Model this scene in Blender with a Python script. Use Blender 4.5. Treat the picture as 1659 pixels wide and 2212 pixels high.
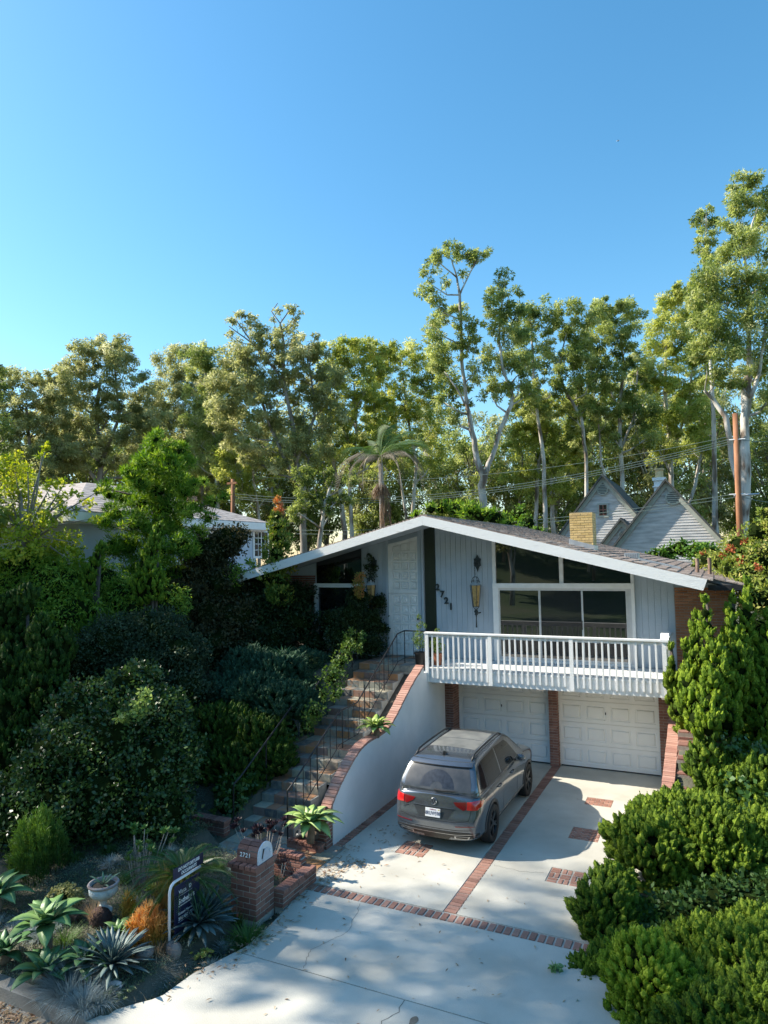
import bpy, bmesh, math, random
import numpy as np
from mathutils import Vector, Matrix
from mathutils.bvhtree import BVHTree
R = math.radians
scene = bpy.context.scene
for o in list(bpy.data.objects): bpy.data.objects.remove(o)
COL = scene.collection

# ---------------------------------------------------------------- camera
FPX, YAW, PITCH, ROLL = 1480.0, R(25.55), R(3.73), R(-1.0)
CAM = Vector((0, 0, 5.4))
fw = Vector((-math.sin(YAW)*math.cos(PITCH), math.cos(YAW)*math.cos(PITCH), math.sin(PITCH)))
rt = Vector((math.cos(YAW), math.sin(YAW), 0)); up = rt.cross(fw)
rt2 = rt*math.cos(ROLL)+up*math.sin(ROLL); up2 = up*math.cos(ROLL)-rt*math.sin(ROLL)
cd = bpy.data.cameras.new('camera'); cam = bpy.data.objects.new('camera', cd); COL.objects.link(cam)
cd.sensor_fit = 'VERTICAL'; cd.sensor_height = 24; cd.lens = FPX/2212*24; cd.clip_start = .1; cd.clip_end = 3000
m = Matrix((rt2, up2, -fw)).transposed().to_4x4(); m.translation = CAM
cam.matrix_world = m
scene.camera = cam
def ray(x, y): return fw*FPX + rt2*(x-829.5) - up2*(y-1106)
def at(x, y, Z): return CAM + ray(x, y)*(Z/FPX)
def onz(x, y, z=0): d = ray(x, y); return CAM + d*((z-CAM.z)/d.z)
def ony(x, y, Y): d = ray(x, y); return CAM + d*((Y-CAM.y)/d.y)
def onx(x, y, X): d = ray(x, y); return CAM + d*((X-CAM.x)/d.x)

# ---------------------------------------------------------------- light
SUN_EL, SUN_AZ = R(39), R(15)      # light comes from -X, a little from the street side
tosun = Vector((-math.cos(SUN_AZ)*math.cos(SUN_EL), -math.sin(SUN_AZ)*math.cos(SUN_EL), math.sin(SUN_EL)))
W = bpy.data.worlds.new('World'); scene.world = W; W.use_nodes = True
nt = W.node_tree; nt.nodes.clear()
sky = nt.nodes.new('ShaderNodeTexSky'); sky.sky_type = 'NISHITA'; sky.sun_disc = False
sky.sun_elevation = SUN_EL; sky.sun_rotation = math.atan2(tosun.x, tosun.y)
sky.altitude = 0; sky.air_density = 1.15; sky.dust_density = .6; sky.ozone_density = 2.5
bg = nt.nodes.new('ShaderNodeBackground'); bg.inputs[1].default_value = .13
wo = nt.nodes.new('ShaderNodeOutputWorld')
hs_ = nt.nodes.new('ShaderNodeHueSaturation'); hs_.inputs['Saturation'].default_value = 1.27; hs_.inputs['Hue'].default_value = .487; hs_.inputs['Value'].default_value = .96
nt.links.new(sky.outputs[0], hs_.inputs['Color']); nt.links.new(hs_.outputs[0], bg.inputs[0]); nt.links.new(bg.outputs[0], wo.inputs[0])
sd = bpy.data.lights.new('sun', 'SUN'); sd.energy = 4.9; sd.angle = R(.5); sd.color = (1, .92, .78)
so = bpy.data.objects.new('sun', sd); COL.objects.link(so)
so.rotation_euler = (-tosun).to_track_quat('-Z', 'Y').to_euler(); so.location = (0, 0, 60)
scene.view_settings.view_transform = 'Standard'; scene.view_settings.look = 'None'
scene.view_settings.gamma = 1; scene.view_settings.use_curve_mapping = False
scene.view_settings.exposure = 0.98
scene.render.engine = 'CYCLES'
scene.cycles.max_bounces = 6; scene.cycles.diffuse_bounces = 3; scene.cycles.transparent_max_bounces = 8

# ---------------------------------------------------------------- materials
MATS = {}
def M(name, cols, rough=.7, scale=3., bump=0., bscale=40., metal=0., spec=.5, rand=False, coat=0., stretch=(1, 1, 1), detail=5., worldc=False, fac=(.3, .7)):
    """procedural: noise blends the colours in cols; rand picks them per object"""
    if name in MATS: return MATS[name]
    m = bpy.data.materials.new(name); m.use_nodes = True; MATS[name] = m
    n = m.node_tree.nodes; l = m.node_tree.links; b = n['Principled BSDF']
    b.inputs['Roughness'].default_value = rough; b.inputs['Metallic'].default_value = metal
    b.inputs['Specular IOR Level'].default_value = spec
    if coat: b.inputs['Coat Weight'].default_value = coat; b.inputs['Coat Roughness'].default_value = .05
    if len(cols) == 1 and not bump:
        b.inputs['Base Color'].default_value = (*cols[0], 1); return m
    tc = n.new('ShaderNodeTexCoord'); mp = n.new('ShaderNodeMapping'); mp.inputs['Scale'].default_value = stretch
    src = tc.outputs['Object']
    if worldc:
        g = n.new('ShaderNodeNewGeometry'); src = g.outputs['Position']
    l.new(src, mp.inputs[0])
    oi = n.new('ShaderNodeObjectInfo')
    vec = mp.outputs[0]
    if not worldc:
        va = n.new('ShaderNodeVectorMath'); va.operation = 'ADD'; l.new(mp.outputs[0], va.inputs[0]); l.new(oi.outputs['Location'], va.inputs[1]); vec = va.outputs[0]
    no = n.new('ShaderNodeTexNoise'); no.inputs['Scale'].default_value = scale; no.inputs['Detail'].default_value = detail
    l.new(vec, no.inputs['Vector'])
    rp = n.new('ShaderNodeValToRGB'); e = rp.color_ramp.elements
    k = len(cols)
    lo, hi = fac
    e[0].position = lo; e[0].color = (*cols[0], 1); e[1].position = hi; e[1].color = (*cols[-1], 1)
    for i in range(1, k-1): q = e.new(lo+(hi-lo)*i/(k-1)); q.color = (*cols[i], 1)
    if rand:
        mx = n.new('ShaderNodeMath'); mx.operation = 'MULTIPLY_ADD'; mx.inputs[1].default_value = .78; l.new(oi.outputs['Random'], mx.inputs[0])
        sc = n.new('ShaderNodeMath'); sc.operation = 'MULTIPLY'; sc.inputs[1].default_value = .25; l.new(no.outputs['Fac'], sc.inputs[0]); l.new(sc.outputs[0], mx.inputs[2])
        e[0].position = .05; e[-1].position = .95
        for i in range(1, k-1): e[i].position = .05+.9*i/(k-1)
        l.new(mx.outputs[0], rp.inputs[0])
    else: l.new(no.outputs['Fac'], rp.inputs[0])
    l.new(rp.outputs[0], b.inputs['Base Color'])
    if bump:
        n2 = n.new('ShaderNodeTexNoise'); n2.inputs['Scale'].default_value = bscale; n2.inputs['Detail'].default_value = 6; l.new(vec, n2.inputs['Vector'])
        bp = n.new('ShaderNodeBump'); bp.inputs['Strength'].default_value = bump; bp.inputs['Distance'].default_value = .02
        l.new(n2.outputs['Fac'], bp.inputs['Height']); l.new(bp.outputs[0], b.inputs['Normal'])
    return m
def LEAF(name, cols, trans=.35, rough=.55, spec=.3, grain=0.):
    if name in MATS: return MATS[name]
    m = bpy.data.materials.new(name); m.use_nodes = True; MATS[name] = m
    n = m.node_tree.nodes; l = m.node_tree.links; b = n['Principled BSDF']
    b.inputs['Roughness'].default_value = rough; b.inputs['Specular IOR Level'].default_value = spec
    a = n.new('ShaderNodeAttribute'); a.attribute_name = 'tint'
    rp = n.new('ShaderNodeValToRGB'); e = rp.color_ramp.elements
    e[0].color = (*cols[0], 1); e[1].color = (*cols[-1], 1)
    for i in range(1, len(cols)-1): q = e.new(i/(len(cols)-1)); q.color = (*cols[i], 1)
    if grain:
        g_ = n.new('ShaderNodeNewGeometry'); no = n.new('ShaderNodeTexNoise'); no.inputs['Scale'].default_value = grain; no.inputs['Detail'].default_value = 3; l.new(g_.outputs['Position'], no.inputs['Vector'])
        ma = n.new('ShaderNodeMath'); ma.operation = 'MULTIPLY_ADD'; ma.inputs[1].default_value = .9; ma.inputs[2].default_value = -.45; l.new(no.outputs['Fac'], ma.inputs[0])
        ad = n.new('ShaderNodeMath'); ad.operation = 'ADD'; l.new(ma.outputs[0], ad.inputs[0]); l.new(a.outputs['Fac'], ad.inputs[1]); l.new(ad.outputs[0], rp.inputs[0])
        bp = n.new('ShaderNodeBump'); bp.inputs['Strength'].default_value = .9; bp.inputs['Distance'].default_value = .03; l.new(no.outputs['Fac'], bp.inputs['Height']); l.new(bp.outputs[0], b.inputs['Normal'])
    else: l.new(a.outputs['Fac'], rp.inputs[0])
    l.new(rp.outputs[0], b.inputs['Base Color'])
    t = n.new('ShaderNodeBsdfTranslucent'); hs = n.new('ShaderNodeHueSaturation'); hs.inputs['Value'].default_value = 1.35; hs.inputs['Hue'].default_value = .485; hs.inputs['Saturation'].default_value = 1.1
    l.new(rp.outputs[0], hs.inputs['Color']); l.new(hs.outputs[0], t.inputs[0])
    mx = n.new('ShaderNodeMixShader'); mx.inputs[0].default_value = trans
    l.new(b.outputs[0], mx.inputs[1]); l.new(t.outputs[0], mx.inputs[2]); l.new(mx.outputs[0], n['Material Output'].inputs[0])
    return m

# ---------------------------------------------------------------- objects
def tag(o, label=None, cat=None, group=None, kind=None):
    if label: o['label'] = label
    if cat: o['category'] = cat
    if group: o['group'] = group
    if kind: o['kind'] = kind
    return o
def thing(name, label, cat, loc=(0, 0, 0), rz=0, group=None):
    o = bpy.data.objects.new(name, None); COL.objects.link(o); o.location = loc; o.rotation_euler = (0, 0, rz); o.empty_display_size = .2
    return tag(o, label, cat, group)
def link(name, me, parent=None, loc=None, rot=None, scale=None, mat=None):
    o = bpy.data.objects.new(name, me); COL.objects.link(o)
    if parent is not None: o.parent = parent
    if mat is not None and len(me.materials) == 0: me.materials.append(mat)
    if loc is not None: o.location = loc
    if rot is not None:
        if isinstance(rot, Matrix): o.rotation_euler = rot.to_euler()
        else: o.rotation_euler = rot
    if scale is not None: o.scale = scale if hasattr(scale, '__len__') else (scale,)*3
    return o
def copy_tree(o, parent=None):
    c = o.copy(); COL.objects.link(c); c.parent = parent
    for ch in [q for q in bpy.data.objects if q.parent == o]: copy_tree(ch, c)
    return c
class MB:
    def __init__(s): s.v = []; s.f = []
    def add(s, vs, fs):
        k = len(s.v); s.v += [tuple(q) for q in vs]; s.f += [tuple(i+k for i in f) for f in fs]; return s
    def box(s, x0, x1, y0, y1, z0, z1, bev=0.):
        if bev:
            b = bev
            V = []; 
            for z, q in ((z0, b), (z0+b, 0), (z1-b, 0), (z1, b)):
                V += [(x0+q+ (b if q == 0 else 0), y0+q, z), (x1-q-(b if q == 0 else 0), y0+q, z), (x1-q, y0+q+(b if q == 0 else 0), z), (x1-q, y1-q-(b if q == 0 else 0), z), (x1-q-(b if q == 0 else 0), y1-q, z), (x0+q+(b if q == 0 else 0), y1-q, z), (x0+q, y1-q-(b if q == 0 else 0), z), (x0+q, y0+q+(b if q == 0 else 0), z)]
            F = [tuple(range(7, -1, -1)), tuple(range(24, 32))]
            for r in range(3):
                for i in range(8): j = (i+1) % 8; F.append((r*8+i, r*8+j, r*8+8+j, r*8+8+i))
            return s.add(V, F)
        return s.add([(x0, y0, z0), (x1, y0, z0), (x1, y1, z0), (x0, y1, z0), (x0, y0, z1), (x1, y0, z1), (x1, y1, z1), (x0, y1, z1)],
                     [(0, 3, 2, 1), (4, 5, 6, 7), (0, 1, 5, 4), (1, 2, 6, 5), (2, 3, 7, 6), (3, 0, 4, 7)])
    def prism_y(s, poly, y0, y1):      # poly in xz, extruded along y
        n = len(poly); V = [(x, y0, z) for x, z in poly]+[(x, y1, z) for x, z in poly]
        return s.add(V, [tuple(range(n)), tuple(range(2*n-1, n-1, -1))]+[(i, i+n, (i+1) % n+n, (i+1) % n) for i in range(n)])
    def prism_z(s, poly, z0, z1):
        n = len(poly); V = [(x, y, z0) for x, y in poly]+[(x, y, z1) for x, y in poly]
        return s.add(V, [tuple(range(n-1, -1, -1)), tuple(range(n, 2*n))]+[(i, (i+1) % n, (i+1) % n+n, i+n) for i in range(n)])
    def prism_x(s, poly, x0, x1):      # poly in yz
        n = len(poly); V = [(x0, y, z) for y, z in poly]+[(x1, y, z) for y, z in poly]
        return s.add(V, [tuple(range(n-1, -1, -1)), tuple(range(n, 2*n))]+[(i, (i+1) % n, (i+1) % n+n, i+n) for i in range(n)])
    def bar(s, a, b, w, h=None, upv=(0, 0, 1)):
        a = Vector(a); b = Vector(b); h = h or w; d = (b-a).normalized(); u = Vector(upv)
        if abs(d.dot(u)) > .98: u = Vector((1, 0, 0))
        sd_ = d.cross(u).normalized(); u = sd_.cross(d).normalized()
        V = [p+sd_*i*w/2+u*j*h/2 for p in (a, b) for i, j in ((-1, -1), (1, -1), (1, 1), (-1, 1))]
        return s.add(V, [(0, 1, 2, 3), (7, 6, 5, 4), (0, 4, 5, 1), (1, 5, 6, 2), (2, 6, 7, 3), (3, 7, 4, 0)])
    def tube(s, pts, rad, n=8, cap=True):
        pts = [Vector(p) for p in pts]
        if not hasattr(rad, '__len__'): rad = [rad]*len(pts)
        k = len(s.v); ref = None
        for i, p in enumerate(pts):
            d = (pts[min(i+1, len(pts)-1)]-pts[max(i-1, 0)]).normalized()
            if ref is None: ref = d.orthogonal().normalized()
            ref = (ref-d*ref.dot(d)).normalized(); o2 = d.cross(ref)
            for j in range(n): a = 2*math.pi*j/n; s.v.append(tuple(p+(ref*math.cos(a)+o2*math.sin(a))*rad[i]))
        for i in range(len(pts)-1):
            for j in range(n): s.f.append((k+i*n+j, k+i*n+(j+1) % n, k+(i+1)*n+(j+1) % n, k+(i+1)*n+j))
        if cap: s.f.append(tuple(k+j for j in range(n-1, -1, -1))); q = k+(len(pts)-1)*n; s.f.append(tuple(q+j for j in range(n)))
        return s
    def lathe(s, prof, n=24, c=(0, 0, 0), rfun=None):
        k = len(s.v)
        for r, z in prof:
            for j in range(n):
                a = 2*math.pi*j/n; rr = r if rfun is None else r*rfun(a, z); s.v.append((c[0]+rr*math.cos(a), c[1]+rr*math.sin(a), c[2]+z))
        for i in range(len(prof)-1):
            for j in range(n): s.f.append((k+i*n+j, k+i*n+(j+1) % n, k+(i+1)*n+(j+1) % n, k+(i+1)*n+j))
        s.f.append(tuple(k+j for j in range(n-1, -1, -1))); q = k+(len(prof)-1)*n; s.f.append(tuple(q+j for j in range(n)))
        return s
    def mesh(s, name, mat=None, smooth=False):
        me = bpy.data.meshes.new(name); me.from_pydata(s.v, [], s.f); me.update()
        bm = bmesh.new(); bm.from_mesh(me); bmesh.ops.recalc_face_normals(bm, faces=bm.faces); bm.to_mesh(me); bm.free()
        if mat: me.materials.append(mat)
        if smooth:
            me.polygons.foreach_set('use_smooth', [True]*len(me.polygons))
            if smooth == 'auto': me.set_sharp_from_angle(angle=R(35))
        return me
    def build(s, name, mat, parent=None, smooth=False, loc=None, rz=None):
        return link(name, s.mesh(name, mat, smooth), parent, loc, None if rz is None else (0, 0, rz))
def npmesh(name, V, F, mat, tint=None, smooth=False):
    V = np.ascontiguousarray(V, dtype=np.float32); F = np.ascontiguousarray(F, dtype=np.int32); k = F.shape[1]
    me = bpy.data.meshes.new(name); me.vertices.add(len(V)); me.vertices.foreach_set('co', V.ravel())
    me.loops.add(F.size); me.polygons.add(len(F)); me.loops.foreach_set('vertex_index', F.ravel())
    me.polygons.foreach_set('loop_start', np.arange(0, F.size, k, dtype=np.int32)); me.polygons.foreach_set('loop_total', np.full(len(F), k, dtype=np.int32))
    if smooth: me.polygons.foreach_set('use_smooth', np.ones(len(F), dtype=bool))
    me.update(calc_edges=True)
    if mat: me.materials.append(mat)
    if tint is not None:
        at_ = me.attributes.new('tint', 'FLOAT', 'FACE'); at_.data.foreach_set('value', np.clip(tint, 0, 1).astype(np.float32))
    return me
def nrm(a): return a/np.maximum(np.linalg.norm(a, axis=-1, keepdims=True), 1e-9)
class LB:
    """leaf batch"""
    def __init__(s): s.V = []; s.T = []
    def leaves(s, P, D, L, Wd, rng, tint, N=None):
        n = len(P); D = nrm(D); 
        if N is None: N = rng.normal(size=(n, 3))
        S = nrm(np.cross(D, N)); L = np.broadcast_to(np.asarray(L, float), (n,))[:, None]; Wd = np.broadcast_to(np.asarray(Wd, float), (n,))[:, None]
        Nn = nrm(np.cross(S, D))
        q = np.stack([P, P+D*L*.45+S*Wd*.5+Nn*L*.04, P+D*L-Nn*L*.05, P+D*L*.45-S*Wd*.5+Nn*L*.04], 1)
        s.V.append(q.reshape(-1, 3)); s.T.append(np.broadcast_to(tint, (n,)))
    def mesh(s, name, mat):
        V = np.concatenate(s.V); F = np.arange(len(V)).reshape(-1, 4); return npmesh(name, V, F, mat, np.concatenate(s.T))
def sph(rng, n): return nrm(rng.normal(size=(n, 3)))
def blob_leaves(lb, rng, c, r, nsub, nper, L, Wd, flat=.85, droop=0., tmean=.5, tvar=.18, subr=.34, shell=.55, updir=0., rot=None):
    """clump at c (radii r) of nsub sub-clumps, each nper leaves"""
    c = np.array(c, float); r = np.broadcast_to(np.asarray(r, float), (3,))
    d = sph(rng, nsub); rad = shell+(1-shell)*rng.random(nsub)**.6
    sc = c+d*rad[:, None]*r*np.array([1, 1, flat])
    sr = subr*r.mean()*(.6+.8*rng.random(nsub))
    tt = tmean+rng.normal(size=nsub)*tvar
    k = nsub*nper; idx = np.repeat(np.arange(nsub), nper)
    dd = sph(rng, k); rr = rng.random(k)**.45
    P = sc[idx]+dd*(rr*sr[idx])[:, None]*np.array([1, 1, .8])
    D = dd*.7+rng.normal(size=(k, 3))*.5+np.array([0, 0, updir-droop])
    Ls = L*(.6+.8*rng.random(k))
    lb.leaves(P, D, Ls, Ls*Wd/L, rng, tt[idx]+rng.normal(size=k)*.1)
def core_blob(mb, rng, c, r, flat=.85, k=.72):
    """rough dark core added inside foliage to block light and gaps"""
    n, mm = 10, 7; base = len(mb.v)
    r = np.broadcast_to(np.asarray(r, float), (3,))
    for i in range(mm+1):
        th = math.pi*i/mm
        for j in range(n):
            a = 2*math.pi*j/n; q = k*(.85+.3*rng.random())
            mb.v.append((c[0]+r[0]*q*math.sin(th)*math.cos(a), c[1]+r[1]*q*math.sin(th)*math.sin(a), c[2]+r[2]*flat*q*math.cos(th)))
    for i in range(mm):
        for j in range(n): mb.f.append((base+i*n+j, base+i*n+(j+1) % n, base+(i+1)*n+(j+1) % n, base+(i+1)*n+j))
def sstep(a, b, x): t = max(0, min(1, (x-a)/(b-a))); return t*t*(3-2*t)

# ---------------------------------------------------------------- palette
concrete = M('concrete', [(.47, .445, .38), (.565, .54, .47), (.62, .595, .525)], .85, .9, .25, 60, worldc=True)
concrete_old = M('old_concrete', [(.20, .19, .17), (.33, .31, .28)], .9, 2.5, .4, 50, worldc=True)
def add_stains(m, scale=.35, lo=.42, hi=.62, dark=.84, speck=120):
    n = m.node_tree.nodes; l = m.node_tree.links; b = n['Principled BSDF']; src = b.inputs['Base Color'].links[0].from_socket
    g = n.new('ShaderNodeNewGeometry'); a = n.new('ShaderNodeTexNoise'); a.inputs['Scale'].default_value = scale; a.inputs['Detail'].default_value = 8; a.inputs['Roughness'].default_value = .65; l.new(g.outputs['Position'], a.inputs['Vector'])
    r = n.new('ShaderNodeMapRange'); r.inputs[1].default_value = lo; r.inputs[2].default_value = hi; r.inputs[3].default_value = dark; r.inputs[4].default_value = 1; l.new(a.outputs['Fac'], r.inputs[0])
    s2 = n.new('ShaderNodeTexNoise'); s2.inputs['Scale'].default_value = speck; s2.inputs['Detail'].default_value = 2; l.new(g.outputs['Position'], s2.inputs['Vector'])
    r2 = n.new('ShaderNodeMapRange'); r2.inputs[1].default_value = .3; r2.inputs[2].default_value = .7; r2.inputs[3].default_value = .88; r2.inputs[4].default_value = 1.06; l.new(s2.outputs['Fac'], r2.inputs[0])
    mu = n.new('ShaderNodeMath'); mu.operation = 'MULTIPLY'; l.new(r.outputs[0], mu.inputs[0]); l.new(r2.outputs[0], mu.inputs[1])
    vm_ = n.new('ShaderNodeVectorMath'); vm_.operation = 'SCALE'; l.new(src, vm_.inputs[0]); l.new(mu.outputs[0], vm_.inputs['Scale']); l.new(vm_.outputs[0], b.inputs['Base Color'])
add_stains(concrete)
asphalt = M('asphalt', [(.07, .07, .07), (.12, .115, .11)], .9, 3, .5, 120, worldc=True)
brick_m = M('red_brick', [(.15, .07, .055), (.225, .10, .075), (.30, .15, .115), (.18, .08, .065)], .85, 9, .5, 45, rand=True)
brick_pave = M('paver_brick', [(.23, .115, .085), (.33, .165, .12), (.41, .225, .17), (.28, .135, .10)], .85, 9, .5, 45, rand=True)
brick_yel = M('yellow_brick', [(.50, .34, .12), (.62, .43, .17), (.70, .50, .22), (.44, .30, .13)], .85, 9, .5, 45, rand=True)
mortar = M('mortar', [(.36, .33, .29), (.47, .44, .39)], .95, 12, .5, 60)
mortar_dark = M('dark_mortar', [(.26, .21, .18), (.36, .31, .27)], .95, 12, .5, 60)
stucco = M('white_stucco', [(.70, .71, .71), (.79, .79, .79)], .9, 2.2, .35, 90, worldc=True)
white_paint = M('white_paint', [(.74, .74, .73), (.84, .84, .83)], .55, 5, .12, 30)
white_old = M('weathered_white_paint', [(.50, .49, .47), (.78, .78, .77), (.84, .84, .83)], .6, 3, .5, 25, stretch=(1, 1, 6), fac=(.22, .42))
siding_m = M('blue_grey_paint', [(.40, .465, .53), (.45, .51, .57)], .6, 3, .2, 35, rand=False)
fixed_dark = M('dark_green_panel', [(.012, .02, .014), (.02, .03, .02)], .35, 3, .05)
iron = M('black_iron', [(.02, .021, .023), (.045, .045, .05)], .5, 12, .3, 80, metal=.5)
iron_green = M('verdigris_iron', [(.02, .028, .03), (.06, .075, .08)], .55, 20, .4, 80, metal=.4)
glass_dark = M('dark_window_glass', [(.008, .009, .01)], .012, spec=.5); glass_dark.node_tree.nodes['Principled BSDF'].inputs['IOR'].default_value = 2.1
glass_mid = M('window_glass', [(.02, .022, .024)], .03, spec=.8)
soil = M('soil', [(.05, .038, .028), (.11, .09, .065)], .95, 4, .8, 30, worldc=True)
bark_pale = M('pale_bark', [(.16, .12, .09), (.36, .31, .26), (.52, .48, .43), (.60, .57, .52)], .85, 2.2, .5, 14, stretch=(1, 1, .3), fac=(.36, .60))
bark_grey = M('grey_bark', [(.16, .13, .10), (.34, .30, .26)], .9, 3, .6, 14, stretch=(1, 1, .3))
bark_dark = M('dark_bark', [(.06, .045, .035), (.14, .11, .085)], .9, 4, .7, 18, stretch=(1, 1, .3))
inner = M('shading_core', [(.008, .014, .004), (.018, .028, .008)], 1., 6, .6, 12, spec=0.)  # near-black filler for foliage cores, inner shade put into the colour
rubber = M('rubber', [(.018, .018, .019)], .75)
# ================================================================ SETTING
rng = np.random.default_rng(5); rnd = random.Random(5)
def H(x, y):
    if y < 6.15: return -.16
    if x < -6.75:
        if x > -8.75 and y > 9.9: return -.12 if y > 11 else -.03
        g = .06+.30*sstep(6.6, 9.5, y)+2.2*sstep(10.5, 16.2, y)
        if x > -7.0 and y < 9.9: g = min(g, .1)
        if y < 10.5: g = .05+(g-.05)*sstep(-6.3, -8.2, x)
        if y < 6.4: g = .04
        if y > 10.6: w_ = sstep(-8.8, -10.3, x); g = g*w_+(1-w_)*max(0, min(2.5, .54*(y-11.15) if y < 13.4 else (1.2 if y < 14.2 else 1.2+.51*(y-14.2))))
        return g
    if x < -.85: return -.12 if y < 18.3 else 2.5
    if x < -.05: return -.05+2.0*sstep(10, 18.3, y)
    return .05+1.5*sstep(12, 18.3, y)
def Hs(x, y):
    if y > 26 or x > 12 or x < -26:
        k = sstep(26, 60, y); return max(H(x, y), 2.5)+.6*k if y > 7 else H(x, y)
    return H(x, y)
xs = np.concatenate([np.arange(-120, -20, 5), np.arange(-20, 6, .2), np.arange(6, 120, 5)]); ys = np.concatenate([np.arange(6.05, 20, .2), np.arange(20, 260, 6)])
V = np.array([[x, y, Hs(x, y)+(rnd.uniform(-.02, .02) if H(x, y) > 0 else 0)] for y in ys for x in xs]); nx = len(xs)
F = np.array([[j*nx+i, j*nx+i+1, (j+1)*nx+i+1, (j+1)*nx+i] for j in range(len(ys)-1) for i in range(nx-1)])
ground_m = M('garden_ground', [(.035, .04, .025), (.07, .075, .05), (.11, .10, .075), (.05, .065, .05)], .95, 1.6, .8, 25, worldc=True)
tag(link('ground', npmesh('ground', V, F, ground_m, smooth=True)), kind='structure')
# street, gutter and kerb
mb = MB().box(-150, 150, -9, 5.62, -.5, -.17); tag(mb.build('street', asphalt), kind='structure')
mb = MB().add([(-150, 5.62, -.17), (150, 5.62, -.17), (150, 6.04, -.15), (-150, 6.04, -.15), (-150, 5.62, -.4), (150, 5.62, -.4), (150, 6.04, -.4), (-150, 6.04, -.4)], [(0, 1, 2, 3), (0, 4, 5, 1), (2, 6, 7, 3)])
tag(mb.build('gutter', concrete_old), kind='structure')
mb = MB(); x = -40.
while x < -6.95: mb.box(x+.004, min(x+2.4, -6.9)-.004, 6.04, 6.24, -.4, .035, .012); x += 2.4
for i in range(11): mb.box(-.9+i*2.4, -.9+i*2.4+2.39, 6.04, 6.22, -.4, .035, .012)
tag(mb.build('kerb', concrete_old), kind='structure')
# land behind the viewpoint: lawn and a planted hillside (seen in the glass only)
hv = []; hf = []; hx = np.linspace(-150, 150, 40); hy = np.linspace(-9, -150, 24)
for y in hy:
    for x in hx: hv.append((x, y, -.2+34*sstep(-16, -95, y)+3*math.sin(x*.05+y*.03)*sstep(-14, -40, y)))
for j in range(23):
    for i in range(39): hf.append((j*40+i, j*40+i+1, (j+1)*40+i+1, (j+1)*40+i))
hill_m = M('hillside_scrub', [(.03, .06, .025), (.06, .10, .04), (.10, .12, .07), (.04, .08, .03)], .95, .12, .6, 3, worldc=True)
tag(link('hillside', npmesh('hillside', np.array(hv), np.array(hf), hill_m, smooth=True)), kind='structure')

# driveway: concrete slabs cut round the brick bands and the joint, one structure
drive = MB()
edge = [(6.05, -6.9), (6.3, -6.78), (6.5, -6.64), (6.75, -6.42), (7.3, -6.38), (7.7, -6.25), (8.1, -6.12), (8.7, -6.14), (9.3, -6.2), (9.84, -6.36)]
def xleft(y):
    for (a, xa), (b, xb) in zip(edge, edge[1:]):
        if a <= y <= b: return xa+(xb-xa)*(y-a)/(b-a)
    return -6.36
def slab(y0, y1, x0=None, x1=-.9):
    n = max(1, int((y1-y0)/.12)); poly = [(x1, y0), (x1, y1)]+([(x0, y1), (x0, y0)] if x0 is not None else [(xleft(y1-(y1-y0)*i/n), y1-(y1-y0)*i/n) for i in range(n+1)])
    drive.prism_z(poly, -.12, 0)
slab(6.05, 7.935); slab(7.95, 9.83)
# slabs above the cross band with square holes for the brick insets
def holes(x0, x1, y0, y1, hs):
    y = y0
    for a, b, c, d in sorted(hs, key=lambda q: q[2]):
        drive.box(x0, x1, y, c, -.12, 0); drive.box(x0, a, c, d, -.12, 0); drive.box(b, x1, c, d, -.12, 0); y = d
    drive.box(x0, x1, y, y1, -.12, 0)
PA, PB, PC, PD = (-5.5, -4.94, 11.69, 12.26), (-2.75, -2.18, 11.67, 12.23), (-2.73, -2.18, 13.57, 14.16), (-2.75, -2.19, 15.5, 15.97)
holes(-6.49, -3.95, 10.09, 18.05, [PA]); holes(-3.73, -.95, 10.09, 18.05, [PB, PC, PD])
dw = drive.build('driveway', concrete); tag(dw, kind='structure')
mb = MB(); mb.box(-6.9, -.92, 9.83, 10.09, -.1, -.012); mb.box(-3.95, -3.73, 10.09, 18.05, -.1, -.012); mb.box(-6.72, -6.49, 10.09, 17.1, -.1, -.012)
for a, b, c, d in (PA, PB, PC, PD): mb.box(a, b, c, d, -.1, -.01)
mb.build('mortar_bed', mortar, dw)
bp_a = MB().box(-.045, .045, -.096, .096, -.05, .0, .004).mesh('brick_across', brick_pave)
bp_b = MB().box(-.096, .096, -.042, .042, -.05, .0, .004).mesh('brick_along', brick_pave)
def paver(x, y, me, rz=0.): link('brick', me, dw, (x+rnd.uniform(-.003, .003), y+rnd.uniform(-.003, .003), rnd.uniform(-.003, .004)), (rnd.uniform(-.01, .01), rnd.uniform(-.01, .01), rz+rnd.uniform(-.015, .015)))
x = -6.3
while x < -1.0:
    paver(x, 9.96, bp_a); x += .1215
y = 10.15
while y < 17.95: paver(-3.84, y, bp_b); y += .108
y = 11.1
while y < 17.0: paver(-6.605, y, bp_b); y += .112
bs = MB().box(-.078, .078, -.034, .034, -.05, .0, .004).mesh('inset_brick', brick_pave)
def weave(p):
    cx = (p[0]+p[1])/2; cy = (p[2]+p[3])/2
    for i in range(3):
        for j in range(3):
            for k in (-1, 1):
                ox, oy = (i-1)*.187, (j-1)*.187
                if (i+j) % 2: paver(cx+ox+k*.045, cy+oy, bs, math.pi/2)
                else: paver(cx+ox, cy+oy+k*.045, bs)
weave(PA); weave(PB)
for r in range(5):                                                  # running bond inset
    y = PD[2]+.05+r*.093
    for k in range(4):
        xa = PD[0]+.01+k*.19-(.095 if r % 2 else 0); xb = min(xa+.178, PD[1]-.01); xa = max(xa, PD[0]+.01)
        if xb-xa > .05: link('brick', MB().box(xa, xb, y-.035, y+.035, -.05, 0, .004).mesh('cut_brick', brick_pave), dw)
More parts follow.
